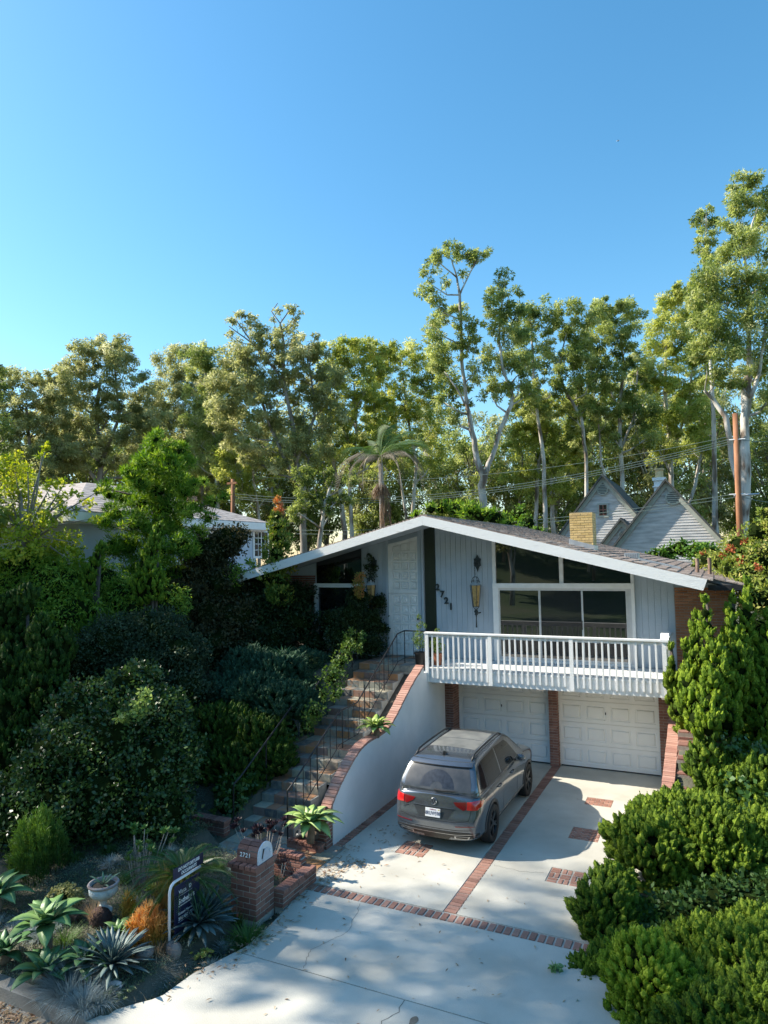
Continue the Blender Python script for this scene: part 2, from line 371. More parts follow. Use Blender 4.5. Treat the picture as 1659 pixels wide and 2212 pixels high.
def clip(poly, box):
    x0, x1, y0, y1 = box
    for ax, v, sg in ((0, x0, 1), (0, x1, -1), (1, y0, 1), (1, y1, -1)):
        out = []
        for i in range(len(poly)):
            a, b = poly[i-1], poly[i]; ia, ib = (a[ax]-v)*sg >= 0, (b[ax]-v)*sg >= 0
            if ia != ib: t = (v-a[ax])/(b[ax]-a[ax]); out.append((a[0]+(b[0]-a[0])*t, a[1]+(b[1]-a[1])*t))
            if ib: out.append(b)
        poly = out
        if not poly: return []
    return poly
cx, cy = (PC[0]+PC[1])/2, (PC[2]+PC[3])/2; bx = (PC[0]+.008, PC[1]-.008, PC[2]+.008, PC[3]-.008)
for i in range(-5, 6):                                              # diagonal inset
    for j in range(-3, 4):
        u0, v0 = i*.093, j*.19+(.095 if i % 2 else 0); q = []
        for du, dv in ((-.036, -.083), (.036, -.083), (.036, .083), (-.036, .083)):
            u, v = u0+du, v0+dv; q.append((cx+(u+v)*.7071, cy+(v-u)*.7071))
        q = clip(q, bx)
        if len(q) > 2 and abs(sum(q[k-1][0]*q[k][1]-q[k][0]*q[k-1][1] for k in range(len(q)))) > .0012: link('brick', MB().prism_z(q, -.05, rnd.uniform(-.002, .002)).mesh('cut_brick', brick_pave), dw)
# control joint grime and crack
gm = M('joint_grime', [(.05, .043, .035), (.09, .08, .065)], .95, 8)
mb = MB().box(-6.3, -.92, 7.935, 7.95, -.1, -.008); mb.build('expansion_joint', gm, dw)
mb = MB(); p = Vector((-3.63, 7.93, .004)); 
for i in range(9):
    q = p+Vector((rnd.uniform(-.05, .04), -.075, 0)); mb.add([(p.x-.004, p.y, .003), (p.x+.004, p.y, .003), (q.x+.003, q.y, .003), (q.x-.003, q.y, .003)], [(0, 1, 2, 3)]); p = q
mb.build('crack', gm, dw)
def crack(pts, w=.0025, seed=1):
    q_ = random.Random(seed); mb = MB(); P_ = []
    for (xa, ya), (xb, yb) in zip(pts, pts[1:]):
        for i in range(10): P_.append((xa+(xb-xa)*i/10+q_.uniform(-.02, .02), ya+(yb-ya)*i/10+q_.uniform(-.02, .02)))
    for a, b in zip(P_, P_[1:]):
        d = (Vector((b[0]-a[0], b[1]-a[1], 0))).normalized(); n_ = Vector((-d.y, d.x, 0))*w
        mb.add([(a[0]-n_.x, a[1]-n_.y, .003), (a[0]+n_.x, a[1]+n_.y, .003), (b[0]+n_.x, b[1]+n_.y, .003), (b[0]-n_.x, b[1]-n_.y, .003)], [(0, 1, 2, 3)])
    mb.build('crack', gm, dw)
crack([(-3.7, 11.9), (-3.2, 11.85), (-2.8, 11.95)], .002, 2); crack([(-2.15, 13.9), (-1.6, 14.0), (-1.0, 13.9)], .002, 3); crack([(-5.2, 9.8), (-5.0, 9.0), (-5.25, 8.4), (-5.1, 7.95)], .0022, 4); crack([(-2.4, 7.9), (-2.3, 7.2), (-2.5, 6.5)], .0022, 5)
st = M('oil_stain', [(.10, .08, .06), (.25, .22, .17)], .8, 6)
mb = MB(); mb.v = [(-3.38, 7.62, .004)]+[(-3.38+.045*math.cos(a)*(1+.2*math.sin(3*a)), 7.62+.10*math.sin(a), .004) for a in np.linspace(0, 2*math.pi, 16, endpoint=False)]
mb.f = [(0, i+1, (i+1) % 16+1) for i in range(16)]; mb.build('stain', st, dw)

# fallen leaves: drifts along the planter, gutter and driveway edge
lb = LB(); r2 = np.random.default_rng(9)
def litter(cx, cy, sx, sy, n, z=.01, L=.07):
    P = np.stack([r2.normal(cx, sx, n), r2.normal(cy, sy, n), z+r2.random(n)*.015], 1); a = r2.random(n)*6.28
    D = np.stack([np.cos(a), np.sin(a), r2.normal(0, .12, n)], 1); N = np.stack([r2.normal(0, .25, n), r2.normal(0, .25, n), np.ones(n)], 1)
    Ls = L*(.5+r2.random(n)); lb.leaves(P, D, Ls, Ls*.26, r2, r2.random(n), N)
for a in [(-6.2, 9.5, .08, .4, 90), (-6.15, 10.6, .16, .22, 140), (-5.8, 11.0, .14, .1, 60), (-6.25, 11.3, .12, .2, 60), (-6.1, 10.25, .1, .12, 60), (-5.9, 12.3, .25, .3, 50), (-5.6, 12.6, .3, .5, 30), (-6.0, 8.6, .12, .3, 80), (-6.1, 8.0, .12, .25, 60), (-6.3, 7.3, .15, .3, 30)]: litter(*a)
litter(-4, 9, 1.6, 1.6, 130, .006, .06); litter(-4.3, 11, 1.2, 1, 30, .006, .05); litter(-3, 14, 1, 1.5, 14, .006, .05)
litter(-8.6, 5.85, .6, .12, 1100, -.15, .075); litter(-9.3, 5.6, 1.0, .2, 500, -.16, .07); litter(-7.2, 5.95, .5, .07, 160, -.15); litter(-5, 5.9, 1.5, .08, 100, -.15)
litter(-8.0, 10.6, .5, .3, 60, .03)
lm = LEAF('dry_leaf', [(.16, .09, .05), (.36, .25, .14), (.50, .40, .27), (.30, .14, .08)], .15)
tag(link('fallen_leaves', lb.mesh('fallen_leaves', lm)), 'dry curled leaves scattered over the driveway and piled in the gutter', 'fallen leaves', kind='stuff')
# ================================================================ HOUSE
FY = 18.1; RX, RZ, SL = -6.80, 6.48, .25        # facade plane, ridge x, ridge z, slope
def roofz(x): return RZ-SL*abs(x-RX)
house = thing('house', 'low gabled house with blue-grey siding above two white garage doors', 'house', (-6, 18.1, 0))
HP = house
def hb(mb, name, mat, parent=None, **k):
    o = mb.build(name, mat, parent or house, **k)
    if parent is None: o.matrix_parent_inverse = Matrix.Translation((6, -18.1, 0))
    return o
def underz(x): return roofz(x)-.17
def wallpoly(x0, x1, z0, top=None):
    pts = [(x0, z0), (x1, z0), (x1, (top or underz)(x1))]
    if x0 < RX < x1: pts.append((RX, (top or underz)(RX)))
    pts.append((x0, (top or underz)(x0))); return pts
mb = MB(); mb.prism_y(wallpoly(-13.2, .42, 2.2), FY+.06, FY+.3)
mb.box(.12, .42, FY+.3, 27, 0, 4.45); mb.box(-13.2, -12.9, FY+.3, 27, 1, 4.6); mb.box(-6.95, -.9, FY+.06, FY+.3, -.1, 2.2); mb.box(-13.2, -6.95, FY+.06, FY+.3, -.1, 2.2); mb.box(-.9, .42, FY+.06, FY+.3, -.1, 2.2); mb.box(-13.2, .42, 27, 27.3, 1, 4.4)
hb(mb, 'wall', siding_m)
# siding boards
def boards(x0, x1, z0):
    n = round((x1-x0)/.152); w = (x1-x0)/n
    for i in range(n):
        a, b = x0+i*w+.003, x0+(i+1)*w-.003
        hb(MB().prism_y(wallpoly(a, b, z0), FY+.036+rnd.uniform(0, .003), FY+.058), 'siding_board', siding_m)
boards(-7.08, -5.42, 2.56); boards(-1.80, -.90, 2.56); boards(-9.40, -8.60, 2.5)
# dark recessed panel beside the door and its post
hb(MB().prism_y(wallpoly(-7.42, -7.10, 2.56), FY+.03, FY+.058), 'side_panel', fixed_dark)
hb(MB().prism_y(wallpoly(-7.50, -7.44, 2.56), FY-.03, FY+.058), 'door_post', siding_m)
hb(MB().prism_y(wallpoly(-7.62, -7.52, 2.56), FY-.01, FY+.058), 'door_jamb', siding_m)
# roof: two decks, soffit, fascia
def roofdeck(x0, x1, y0, y1, th0=.04, th1=.13):
    xs_ = [x0]+([RX] if x0 < RX < x1 else [])+[x1]
    poly = [(x, roofz(x)-th0) for x in xs_]+[(x, roofz(x)-th1) for x in reversed(xs_)]
    return MB().prism_y(poly, y0, y1)
roof = hb(roofdeck(-13.1, -.14, 16.62, 27.5), 'roof', M('roof_deck', [(.10, .09, .085), (.16, .15, .14)], .8, 4))
hb(roofdeck(-.14, .62, 17.75, 27.5), 'roof_wing', MATS['roof_deck'])
def soffit(x0, x1): 
    xs_ = [x0]+([RX] if x0 < RX < x1 else [])+[x1]
    return MB().prism_y([(x, roofz(x)-.132) for x in xs_]+[(x, roofz(x)-.165) for x in reversed(xs_)], 16.64, FY+.05)
hb(soffit(-13.0, -.2), 'soffit', siding_m)
def fasc(x0, x1, h0, h1):
    xs_ = [x0, x1]; return MB().prism_y([(x0, roofz(x0)-h0), (x1, roofz(x1)-h0), (x1-(.09 if x1 > -1 else 0), roofz(x1)-h1), (x0, roofz(x0)-h1)], 16.54, 16.62)
hb(fasc(RX+.002, -.14, .035, .275), 'fascia', white_old); hb(fasc(-13.1, RX-.002, .035, .275), 'fascia', white_old)
hb(MB().box(.56, .62, 17.75, 27.4, roofz(.6)-.30, roofz(.6)-.05), 'eave_board', white_paint)
hb(MB().box(-.14, .62, 17.70, 17.75, roofz(.6)-.14, roofz(.6)-.02), 'drip_edge', iron)
# wooden shingle courses; the front columns are single shingles
sh_m = M('weathered_shingle', [(.12, .085, .07), (.26, .20, .17), (.42, .35, .30), (.19, .14, .12)], .9, 6, .6, 30, rand=True, stretch=(1, 3, 1))
def shingle_mesh(w, l): return MB().add([(0, .006, .0), (0, w-.006, .0), (l, w-.006, -SL*l), (l, .006, -SL*l), (0, .006, .012), (0, w-.006, .012), (l, w-.006, -SL*l+.038), (l, .006, -SL*l+.038)], [(0, 1, 2, 3), (7, 6, 5, 4), (0, 4, 5, 1), (1, 5, 6, 2), (2, 6, 7, 3), (3, 7, 4, 0)]).mesh('shingle', sh_m)
sh_v = [shingle_mesh(w, .29) for w in (.16, .21, .27, .24)]
rest = MB(); cnt = 0; rows = 31; step_ = 7.4/rows
for r_ in range(rows):
    x = RX+.04+r_*step_; y = 16.55 if x < -.3 else 17.72
    while y < 27.4:
        k = rnd.randrange(4); w = (.16, .21, .27, .24)[k]; dz = rnd.uniform(-.004, .006)
        if y < 18.6 and cnt < 285:
            link('shingle', sh_v[k], roof, (x+rnd.uniform(-.012, .012), y, roofz(x)-.035+dz)); cnt += 1
            roof_par = roof
        else:
            s0, l0 = x+rnd.uniform(-.012, .012), .29; z0 = roofz(x)-.035+dz
            rest.add([(s0, y+.006, z0), (s0, y+w-.006, z0), (s0+l0, y+w-.006, z0-SL*l0), (s0+l0, y+.006, z0-SL*l0), (s0, y+.006, z0+.012), (s0, y+w-.006, z0+.012), (s0+l0, y+w-.006, z0-SL*l0+.038), (s0+l0, y+.006, z0-SL*l0+.038)], [(7, 6, 5, 4), (2, 6, 7, 3), (1, 5, 6, 2), (3, 7, 4, 0)])
        y += w
for o in [q for q in bpy.data.objects if q.parent == roof]: pass
rest.box(RX-.1, RX+.12, 16.56, 27.4, RZ-.06, RZ-.0)
for i in range(9):                                                      # left slope edge courses
    for j in range(60): x = RX-.05-j*.11; rest.box(x-.1, x, 16.56, 16.9, roofz(x)-.05, roofz(x)-.015) if i == 0 else None
tag(hb(rest, 'shingle_courses', M('shingle_far', [(.10, .07, .06), (.26, .20, .17), (.44, .37, .32)], .9, 16, .6, 30)), kind='stuff')
# roof vent, pipes
vm = M('galvanised_metal', [(.42, .46, .50), (.60, .63, .66)], .4, 4, metal=.6)
z_ = roofz(-.9)
mb = MB(); mb.box(-2.1, -1.75, 18.9, 19.25, roofz(-1.9)-.05, roofz(-1.9)+.13); 
for i in range(6): mb.box(-2.08+i*.055, -2.055+i*.055, 18.87, 18.9, roofz(-1.9), roofz(-1.9)+.12)
hb(mb, 'roof_vent', vm)
mb = MB(); mb.add([(-1.75, 18.75, roofz(-1.75)+.03), (-.75, 18.75, roofz(-.75)+.03), (-.75, 19.2, roofz(-.75)+.03), (-1.75, 19.2, roofz(-1.75)+.03), (-1.75, 18.75, roofz(-1.75)-.03), (-.75, 18.75, roofz(-.75)-.03), (-.75, 19.2, roofz(-.75)-.03), (-1.75, 19.2, roofz(-1.75)-.03)], [(0, 1, 2, 3), (0, 4, 5, 1), (1, 5, 6, 2), (2, 6, 7, 3), (3, 7, 4, 0)]); hb(mb, 'flashing', vm)
pm = M('rusty_pipe', [(.16, .10, .07), (.30, .20, .15)], .8, 8)
for x_, y_, h_ in ((-.38, 19.2, .34), (-.1, 19.6, .42)): hb(MB().tube([(x_, y_, roofz(x_)-.05), (x_+.01, y_, roofz(x_)+h_*.7), (x_, y_, roofz(x_)+h_)], .045, 8), 'vent_pipe', pm)
# brick shells: individual bricks on a mortar core
_bc = {}
def brick_mesh(w, h, d, mat):
    k = (round(w, 3), round(h, 3), round(d, 3), mat.name)
    if k not in _bc: _bc[k] = MB().box(-w/2, w/2, -d/2, d/2, -h/2, h/2, .003).mesh('brick', mat)
    return _bc[k]
def brick_face(par, x0, x1, y, z0, z1, mat, nrm_='-y', bw=.20, bh=.0667, slope=None):
    """rows of bricks on a vertical face; nrm_ tells which way it looks"""
    rows = int((z1-z0)/bh); L = x1-x0
    for r_ in range(rows):
        z = z0+(r_+.5)*bh; a = x0-(bw/2 if r_ % 2 else 0)
        while a < x1-.02:
            b = min(a+bw, x1); a2 = max(a, x0)
            if b-a2 > .04:
                c_ = (a2+b)/2; w = round(b-a2-.014, 2)
                if slope is None or z+.03 < slope(c_):
                    if nrm_ == '-y': link('brick', brick_mesh(w, bh-.014, .03, mat), par, (c_, y+.018+rnd.uniform(-.002, .002), z))
                    elif nrm_ == '+x': link('brick', brick_mesh(w, bh-.014, .03, mat), par, (y-.018+rnd.uniform(-.002, .002), c_, z), (0, 0, math.pi/2))
            a += bw
ch = hb(MB().box(-3.48, -2.89, 19.01, 19.6, 5.1, 6.505), 'chimney', M('yellow_mortar', [(.36, .28, .15), (.44, .35, .2)], .95, 9))
brick_face(ch, -3.49, -2.88, 19.0, 5.68, 6.51, brick_yel); brick_face(ch, 19.0, 19.6, -2.88, 5.55, 6.51, brick_yel, '+x')
hb(MB().add([(-3.52, 18.97, 5.62), (-2.85, 18.97, 5.46), (-2.85, 19.62, 5.46), (-3.52, 19.62, 5.62), (-3.52, 18.97, 5.80), (-2.85, 18.97, 5.60), (-2.85, 19.62, 5.60), (-3.52, 19.62, 5.80)], [(0, 3, 2, 1), (4, 5, 6, 7), (0, 1, 5, 4), (1, 2, 6, 5), (2, 3, 7, 6), (3, 0, 4, 7)]), 'chimney_flashing', vm)
# brick walls beside the siding
bw_ = hb(MB().box(-.9, .42, FY+.035, FY+.059, .0, 4.35), 'brick_wall', mortar_dark)
brick_face(bw_, -.89, .41, FY+.02, 2.2, 4.6, M('orange_brick', [(.26, .10, .045), (.36, .15, .07), (.42, .19, .10), (.31, .13, .06)], .85, 9, .5, 45, rand=True), slope=lambda x: roofz(x)-.15)
bw2 = hb(MB().box(-13.0, -11.05, FY+.035, FY+.059, 1.8, 4.6), 'brick_wall', mortar_dark)
brick_face(bw2, -12.4, -11.05, FY+.02, 3.4, 4.9, brick_m, slope=lambda x: roofz(x)-.15)
# garage piers
for (a, b, y0, y1, ztop) in ((-6.96, -6.46, 17.6, FY+.05, 2.2), (-3.985, -3.755, 17.9, FY+.05, 2.2), (-1.345, -.93, 17.9, FY+.05, 2.2)):
    p_ = hb(MB().box(a+.01, b-.01, y0+.01, y1, -.1, ztop), 'brick_pier', mortar_dark)
    brick_face(p_, a, b, y0, 0, ztop, brick_m); brick_face(p_, y0, FY+.0, b, 0, ztop, brick_m, '+x')
# garage doors: sections with raised panels
def raised_panel(w, h, mat, d=.016, m_=.035):
    V = [(-w/2, 0, -h/2), (w/2, 0, -h/2), (w/2, 0, h/2), (-w/2, 0, h/2)]
    q = MB(); w1, h1 = w-.02, h-.02; w2, h2 = w-m_*2, h-m_*2; w3, h3 = w2-.035, h2-.035
    rings = [(w, h, 0), (w1, h1, -.02), (w2, h2, -.02), (w3, h3, .010), (w3-.02, h3-.02, .010)]; rings = [(a, b, -c) for a, b, c in rings]
    for a, b, y in rings: q.v += [(-a/2, y, -b/2), (a/2, y, -b/2), (a/2, y, b/2), (-a/2, y, b/2)]
    for r_ in range(len(rings)-1):
        for i in range(4): j = (i+1) % 4; q.f.append((r_*4+i, r_*4+j, r_*4+4+j, r_*4+4+i))
    k = (len(rings)-1)*4; q.f.append((k, k+1, k+2, k+3))
    q.add([(-w/2, 0, -h/2), (w/2, 0, -h/2), (w/2, 0, h/2), (-w/2, 0, h/2), (-w/2, .036, -h/2), (w/2, .036, -h/2), (w/2, .036, h/2), (-w/2, .036, h/2)], [(0, 4, 5, 1), (1, 5, 6, 2), (2, 6, 7, 3), (3, 7, 4, 0), (4, 7, 6, 5)])
    return q.mesh('door_panel', mat)
gd_m = M('garage_white', [(.82, .82, .82), (.87, .87, .86)], .5, 3, .08, 40)
def frame_with_holes(x0, x1, z0, z1, cols, rows, y0, y1):
    """flat face split so panels sit in openings; cols/rows lists of (a,b)"""
    q = MB(); zz_ = z0
    for (c_, d) in rows:
        q.box(x0, x1, y0, y1, zz_, c_); xx_ = x0
        for (a, b) in cols: q.box(xx_, a, y0, y1, c_, d); xx_ = b
        q.box(xx_, x1, y0, y1, c_, d); zz_ = d
    q.box(x0, x1, y0, y1, zz_, z1); return q
pmh = raised_panel(.475, .355, gd_m)
for (a, b, lab) in ((-6.44, -4.0, 0), (-3.735, -1.37, 1)):
    door = hb(MB().box(a, b, FY+.045, FY+.058, -.0, 2.2), 'garage_door', gd_m)
    W_ = (b-a); 
    for r_ in range(4):
        z0, z1 = .02+r_*.548, .02+(r_+1)*.548-.008
        cols = [(a+W_*(i+.5)/4-.2375, a+W_*(i+.5)/4+.2375) for i in range(4)]; rows_ = [((z0+z1)/2-.1775, (z0+z1)/2+.1775)]
        link('door_section', frame_with_holes(a, b, z0, z1, cols, rows_, FY+.0, FY+.04).mesh('door_section', gd_m), door)
        for c0, c1 in cols: link('door_panel', pmh, door, ((c0+c1)/2, FY+.0, (z0+z1)/2))
    link('keyhole_plate', MB().box(-.012, .012, FY-.012, FY+.0, -.03, .03).mesh('keyhole_plate', iron), door, ((a+b)/2-.05, 0, 1.38))
    link('bottom_seal', MB().box(a, b, FY-.005, FY+.04, -.0, .02).mesh('bottom_seal', rubber), door)
    for xx in (a-.05, b): 
        if xx < -6 or xx > -1.5 or 1: hb(MB().box(xx+.004, xx+.046, FY-.02, FY+.058, 0, 2.2), 'door_trim', white_paint)
hb(MB().box(-6.44, -1.3, FY+.0, FY+.058, 2.2, 2.5), 'garage_header', white_paint)
# window wall
def win(x0, x1, z0, z1, mat, par=None, name='window_pane'): return hb(MB().box(x0, x1, FY+.035, FY+.058, z0, z1), name, mat, par)
wf = MB(); wf.prism_y(wallpoly(-5.42, -5.33, 4.63), FY-.02, FY+.058); wf.box(-5.42, -5.27, FY-.04, FY+.058, 2.56, 4.5); wf.box(-1.88, -1.80, FY-.04, FY+.058, 2.56, 4.5)
wf.box(-5.42, -1.80, FY-.05, FY+.058, 4.5, 4.63); wf.box(-5.27, -1.88, FY-.03, FY+.058, 2.56, 2.62)
wf.prism_y(wallpoly(-3.63, -3.53, 4.63), FY-.02, FY+.058); wf.prism_y(wallpoly(-1.88, -1.80, 4.63), FY-.02, FY+.058)
wfo = hb(wf, 'window_frame', white_paint)
for a, b in ((-5.33, -3.63), (-3.53, -1.88)): hb(MB().prism_y(wallpoly(a, b, 4.63), FY+.035, FY+.058), 'clerestory_pane', glass_dark)
alu = M('aluminium_frame', [(.55, .56, .57), (.68, .69, .70)], .4, 4, metal=.3)
for i, (a, b) in enumerate(((-5.27, -4.16), (-4.18, -3.07), (-3.09, -1.98))):
    y = FY+.0 if i != 1 else FY+.02
    sp = hb(MB().box(a+.03, b-.03, y+.012, y+.02, 2.68, 4.44), 'sliding_door', glass_dark if i != 1 else glass_mid)
    f_ = MB(); f_.box(a, a+.035, y, y+.032, 2.62, 4.5); f_.box(b-.035, b, y, y+.032, 2.62, 4.5); f_.box(a+.035, b-.035, y, y+.032, 2.62, 2.68); f_.box(a+.035, b-.035, y, y+.032, 4.44, 4.5)
    link('sash', f_.mesh('sash', alu), sp)
    if i == 1: link('handle', MB().tube([(b-.02, y-.02, 3.45), (b-.02, y-.045, 3.5), (b-.02, y-.045, 3.62), (b-.02, y-.02, 3.67)], .01, 6).mesh('handle', iron), sp)
hb(MB().box(-1.98, -1.88, FY+.02, FY+.058, 2.62, 4.5), 'window_frame', alu)
# left window: tall clerestory above a low window
hb(MB().prism_y(wallpoly(-11.0, -9.45, 4.60), FY+.035, FY+.058), 'clerestory_pane', glass_dark)
wf = MB(); wf.box(-11.05, -9.40, FY-.05, FY+.058, 4.50, 4.62); wf.box(-11.05, -10.93, FY-.05, FY+.058, 2.9, 4.5); wf.box(-10.93, -9.40, FY-.05, FY+.058, 2.86, 2.98); wf.box(-9.50, -9.40, FY-.05, FY+.058, 2.98, 4.5)
hb(wf, 'window_frame', white_paint); win(-10.93, -9.5, 2.98, 4.5, glass_dark)
# front door: two leaves of carved square panels, the top row cut by the roof slope
dr = hb(MB().prism_y([(-8.56, 2.56), (-7.56, 2.56), (-7.56, underz(-7.62)-.16), (-8.56, underz(-8.56)-.1)], FY+.036, FY+.058), 'front_door', white_paint)
def carved(w, h, mat):
    q = MB(); t = .012
    rings = [(w, h, 0), (w-.025, h-.025, .04), (w-.06, h-.06, .04), (w-.08, h-.08, .0)]
    for a, b, y in rings: q.v += [(-a/2, y, -b/2), (a/2, y, -b/2), (a/2, y, b/2), (-a/2, y, b/2)]
    for r_ in range(3):
        for i in range(4): j = (i+1) % 4; q.f.append((r_*4+i, r_*4+j, r_*4+4+j, r_*4+4+i))
    # carved star: four leaf facets rising to a centre boss
    a, b = (w-.08)/2, (h-.08)/2; k = len(q.v)
    q.v += [(0, -.012, 0), (a*.5, .008, 0), (0, .008, b*.5), (-a*.5, .008, 0), (0, .008, -b*.5)]
    c0 = 12
    for i, (s0, s1) in enumerate(((4, 1), (1, 2), (2, 3), (3, 4))):
        cor = c0+((1, 2, 3, 0)[i]); q.f += [(k, k+s0, cor), (k, cor, k+s1)]
    for i in range(4): e0, e1 = c0+i, c0+(i+1) % 4; q.f.append((e0, e1, k+(4, 1, 2, 3)[i]))
    return q.mesh('carved_panel', mat)
cm = carved(.235, .235, white_paint)
def leaf(z0, z1, rows_, top=None):
    cols = [(-8.41+i*.262, -8.41+i*.262+.235) for i in range(3)]
    rws = [(z, z+.235) for z in rows_]
    q = frame_with_holes(-8.55, -7.57, z0, z1, cols, rws, FY-.004, FY+.034)
    link('door_leaf', q.mesh('door_leaf', white_paint), dr)
    for a, b in cols:
        for c_, d in rws: link('carved_panel', cm, dr, ((a+b)/2, FY-.0, (c_+d)/2))
leaf(2.58, 4.32, [2.70+i*.268 for i in range(6)])
leaf(4.335, 5.56, [4.45+i*.275 for i in range(4)])
zt = lambda x: underz(x)-.14
tq = MB(); xsn = [-8.55, -8.41, -8.175, -8.148, -7.913, -7.886, -7.651, -7.57]
for i in range(7):
    a, b = xsn[i], xsn[i+1]
    if i in (1, 3, 5):
        tq.prism_y([(a, zt(a)-.09), (b, zt(b)-.09), (b, zt(b)), (a, zt(a))], FY-.004, FY+.034)
        c_ = MB(); lo = 5.58; c_.prism_y([(a+.015, lo), (b-.015, lo), (b-.015, zt(b)-.11), (a+.015, zt(a)-.11)], FY+.006, FY+.03); c_.prism_y([(a+.05, lo+.03), (b-.05, lo+.03), (b-.05, zt(b)-.14), (a+.05, zt(a)-.15)], FY-.006, FY+.006); link('carved_panel', c_.mesh('carved_panel', white_paint), dr)
    else: tq.prism_y([(a, 5.562), (b, 5.562), (b, zt(b)), (a, zt(a))], FY-.004, FY+.034)
link('door_leaf', tq.mesh('door_leaf', white_paint), dr)
link('door_handle', MB().lathe([(.0, 0), (.02, 0), (.012, .03), (.03, .045), (.03, .065), (.0, .075)], 12).mesh('door_handle', iron, True), dr, (-7.62, FY-.005, 3.62), (math.pi/2, 0, 0))
# trim round the door
hb(MB().prism_y(wallpoly(-8.62, -8.56, 2.56), FY-.01, FY+.058), 'door_jamb', siding_m)
# door step number digits
def text_obj(txt, size, mat, name, depth=.004, font_bold=0., align='CENTER', shear=0.):
    cu = bpy.data.curves.new(name, 'FONT'); cu.body = txt; cu.size = size; cu.extrude = depth; cu.align_x = align; cu.align_y = 'CENTER'; cu.offset = font_bold; cu.shear = shear; cu.resolution_u = 3
    t = bpy.data.objects.new(name, cu); COL.objects.link(t); bpy.context.view_layer.update()
    me = bpy.data.meshes.new_from_object(t.evaluated_get(bpy.context.evaluated_depsgraph_get())); bpy.data.objects.remove(t); me.name = name
    me.materials.clear(); me.materials.append(mat); return me
for d_, px_, py_ in (('2', 945, 1269), ('7', 955, 1284), ('2', 964, 1298), ('1', 974, 1311)):
    p = ony(px_, py_, FY); link('house_number', text_obj(d_, .25, iron_green, 'house_number', .012, .008), house, (p.x+6, -.002, p.z), (math.pi/2, 0, 0))
# balcony: deck boards, rim, balusters
BY = 16.4
deck = hb(MB().box(-6.70, -1.03, BY+.05, FY-.0, 2.36, 2.50), 'balcony', white_paint)
x = -6.72
while x < -1.02:
    link('deck_board', MB().box(x+.003, min(x+.14, -1.0)-.004, BY-.02, FY-.0, 2.505, 2.55).mesh('deck_board', white_paint), deck); x += .14
link('rim_board', MB().box(-6.72, -1.0, BY, BY+.05, 2.2, 2.502).mesh('rim_board', white_old), deck)
link('rim_board', MB().box(-1.03, -1.0, BY+.05, FY, 2.2, 2.502).mesh('rim_board', white_old), deck)
for xx in (-6.62, -3.9, -1.12): link('joist', MB().prism_x([(BY+.05, 2.22), (BY+.3, 2.1), (FY, 2.1), (FY, 2.36), (BY+.05, 2.36)], xx-.06, xx+.06).mesh('joist', white_paint), deck)
bal = MB().box(-.02, .02, -.02, .02, 0, 1.10, .003).mesh('baluster', white_paint)
px_posts = [-6.68, -5.02, -3.07, -1.06]
x = -6.68+.142; i_ = 0
while x < -1.1:
    if min(abs(x-p) for p in px_posts) > .07: link('baluster', bal, deck, (x, BY-.024+rnd.uniform(-.004, .002), 2.30+rnd.uniform(-.012, .012)), (rnd.uniform(-.008, .008), rnd.uniform(-.008, .008), 0))
    x += .1436
for xx in px_posts: link('post', MB().box(xx-.045, xx+.045, BY-.06, BY-.002, 2.22, 3.42).mesh('post', white_old), deck)
for k in range(1, 11): link('baluster', bal, deck, (-1.02, BY+k*.15, 2.30))
link('top_rail', MB().box(-6.74, -1.14, BY-.07, BY+.06, 3.42, 3.465, .004).mesh('top_rail', white_paint), deck)
link('top_rail', MB().box(-1.09, -.97, BY+.06, FY, 3.42, 3.465, .004).mesh('top_rail', white_paint), deck)
link('post_cap', MB().prism_x([(BY-.09, 3.42), (BY+.12, 3.42), (BY+.12, 3.60), (BY-.09, 3.47)], -1.13, -.96).mesh('post_cap', white_paint), deck)
link('rail_underboard', MB().box(-6.70, -1.1, BY-.0, BY+.035, 3.34, 3.419).mesh('rail_underboard', white_paint), deck)
# ================================================================ WALLS, STAIRS, RAILS
def path_len(p): return [0]+list(np.cumsum([math.dist(a, b) for a, b in zip(p, p[1:])]))
def along(p, s):
    L = path_len(p)
    for i in range(len(p)-1):
        if s <= L[i+1] or i == len(p)-2:
            t = (s-L[i])/(L[i+1]-L[i]); return tuple(a+(b-a)*t for a, b in zip(p[i], p[i+1])), tuple((b-a)/(L[i+1]-L[i]) for a, b in zip(p[i], p[i+1]))
def smooth(p, n=3):
    for _ in range(n):
        q = [p[0]]
        for a, b in zip(p, p[1:]): q += [tuple(x*.75+y*.25 for x, y in zip(a, b)), tuple(x*.25+y*.75 for x, y in zip(a, b))]
        p = q+[p[-1]]
    return p
cop_m = M('coping_brick', [(.30, .14, .105), (.39, .20, .15), (.47, .27, .21), (.33, .155, .12)], .85, 9, .5, 45, rand=True)
cop = MB().box(-.112, .112, -.0335, .0335, -.05, .0, .004).mesh('coping_brick', cop_m)
def coping(par, prof, xc, pitch=.0745):
    L = path_len(prof)[-1]; s = pitch/2
    while s < L:
        (y, z), (dy, dz) = along(prof, s); link('coping_brick', cop, par, (xc+rnd.uniform(-.004, .004), y, z+rnd.uniform(-.003, .003)), (math.atan2(dz, dy), 0, rnd.uniform(-.02, .02))); s += pitch
lw = thing('retaining_wall', 'white stucco wall with stepped red brick coping between the stairs and the car', 'wall', (-6.8, 11.3, 0))
def wb(par, mb, name, mat, **k):
    o = mb.build(name, mat, par, **k); o.matrix_parent_inverse = Matrix.Translation(-par.location); return o
prof = smooth([(11.27, .53), (11.54, .85), (12.01, 1.18), (12.52, 1.45), (12.95, 1.57), (13.84, 1.56), (14.24, 1.68), (14.74, 1.97), (15.37, 2.34), (16.1, 2.66)], 2)
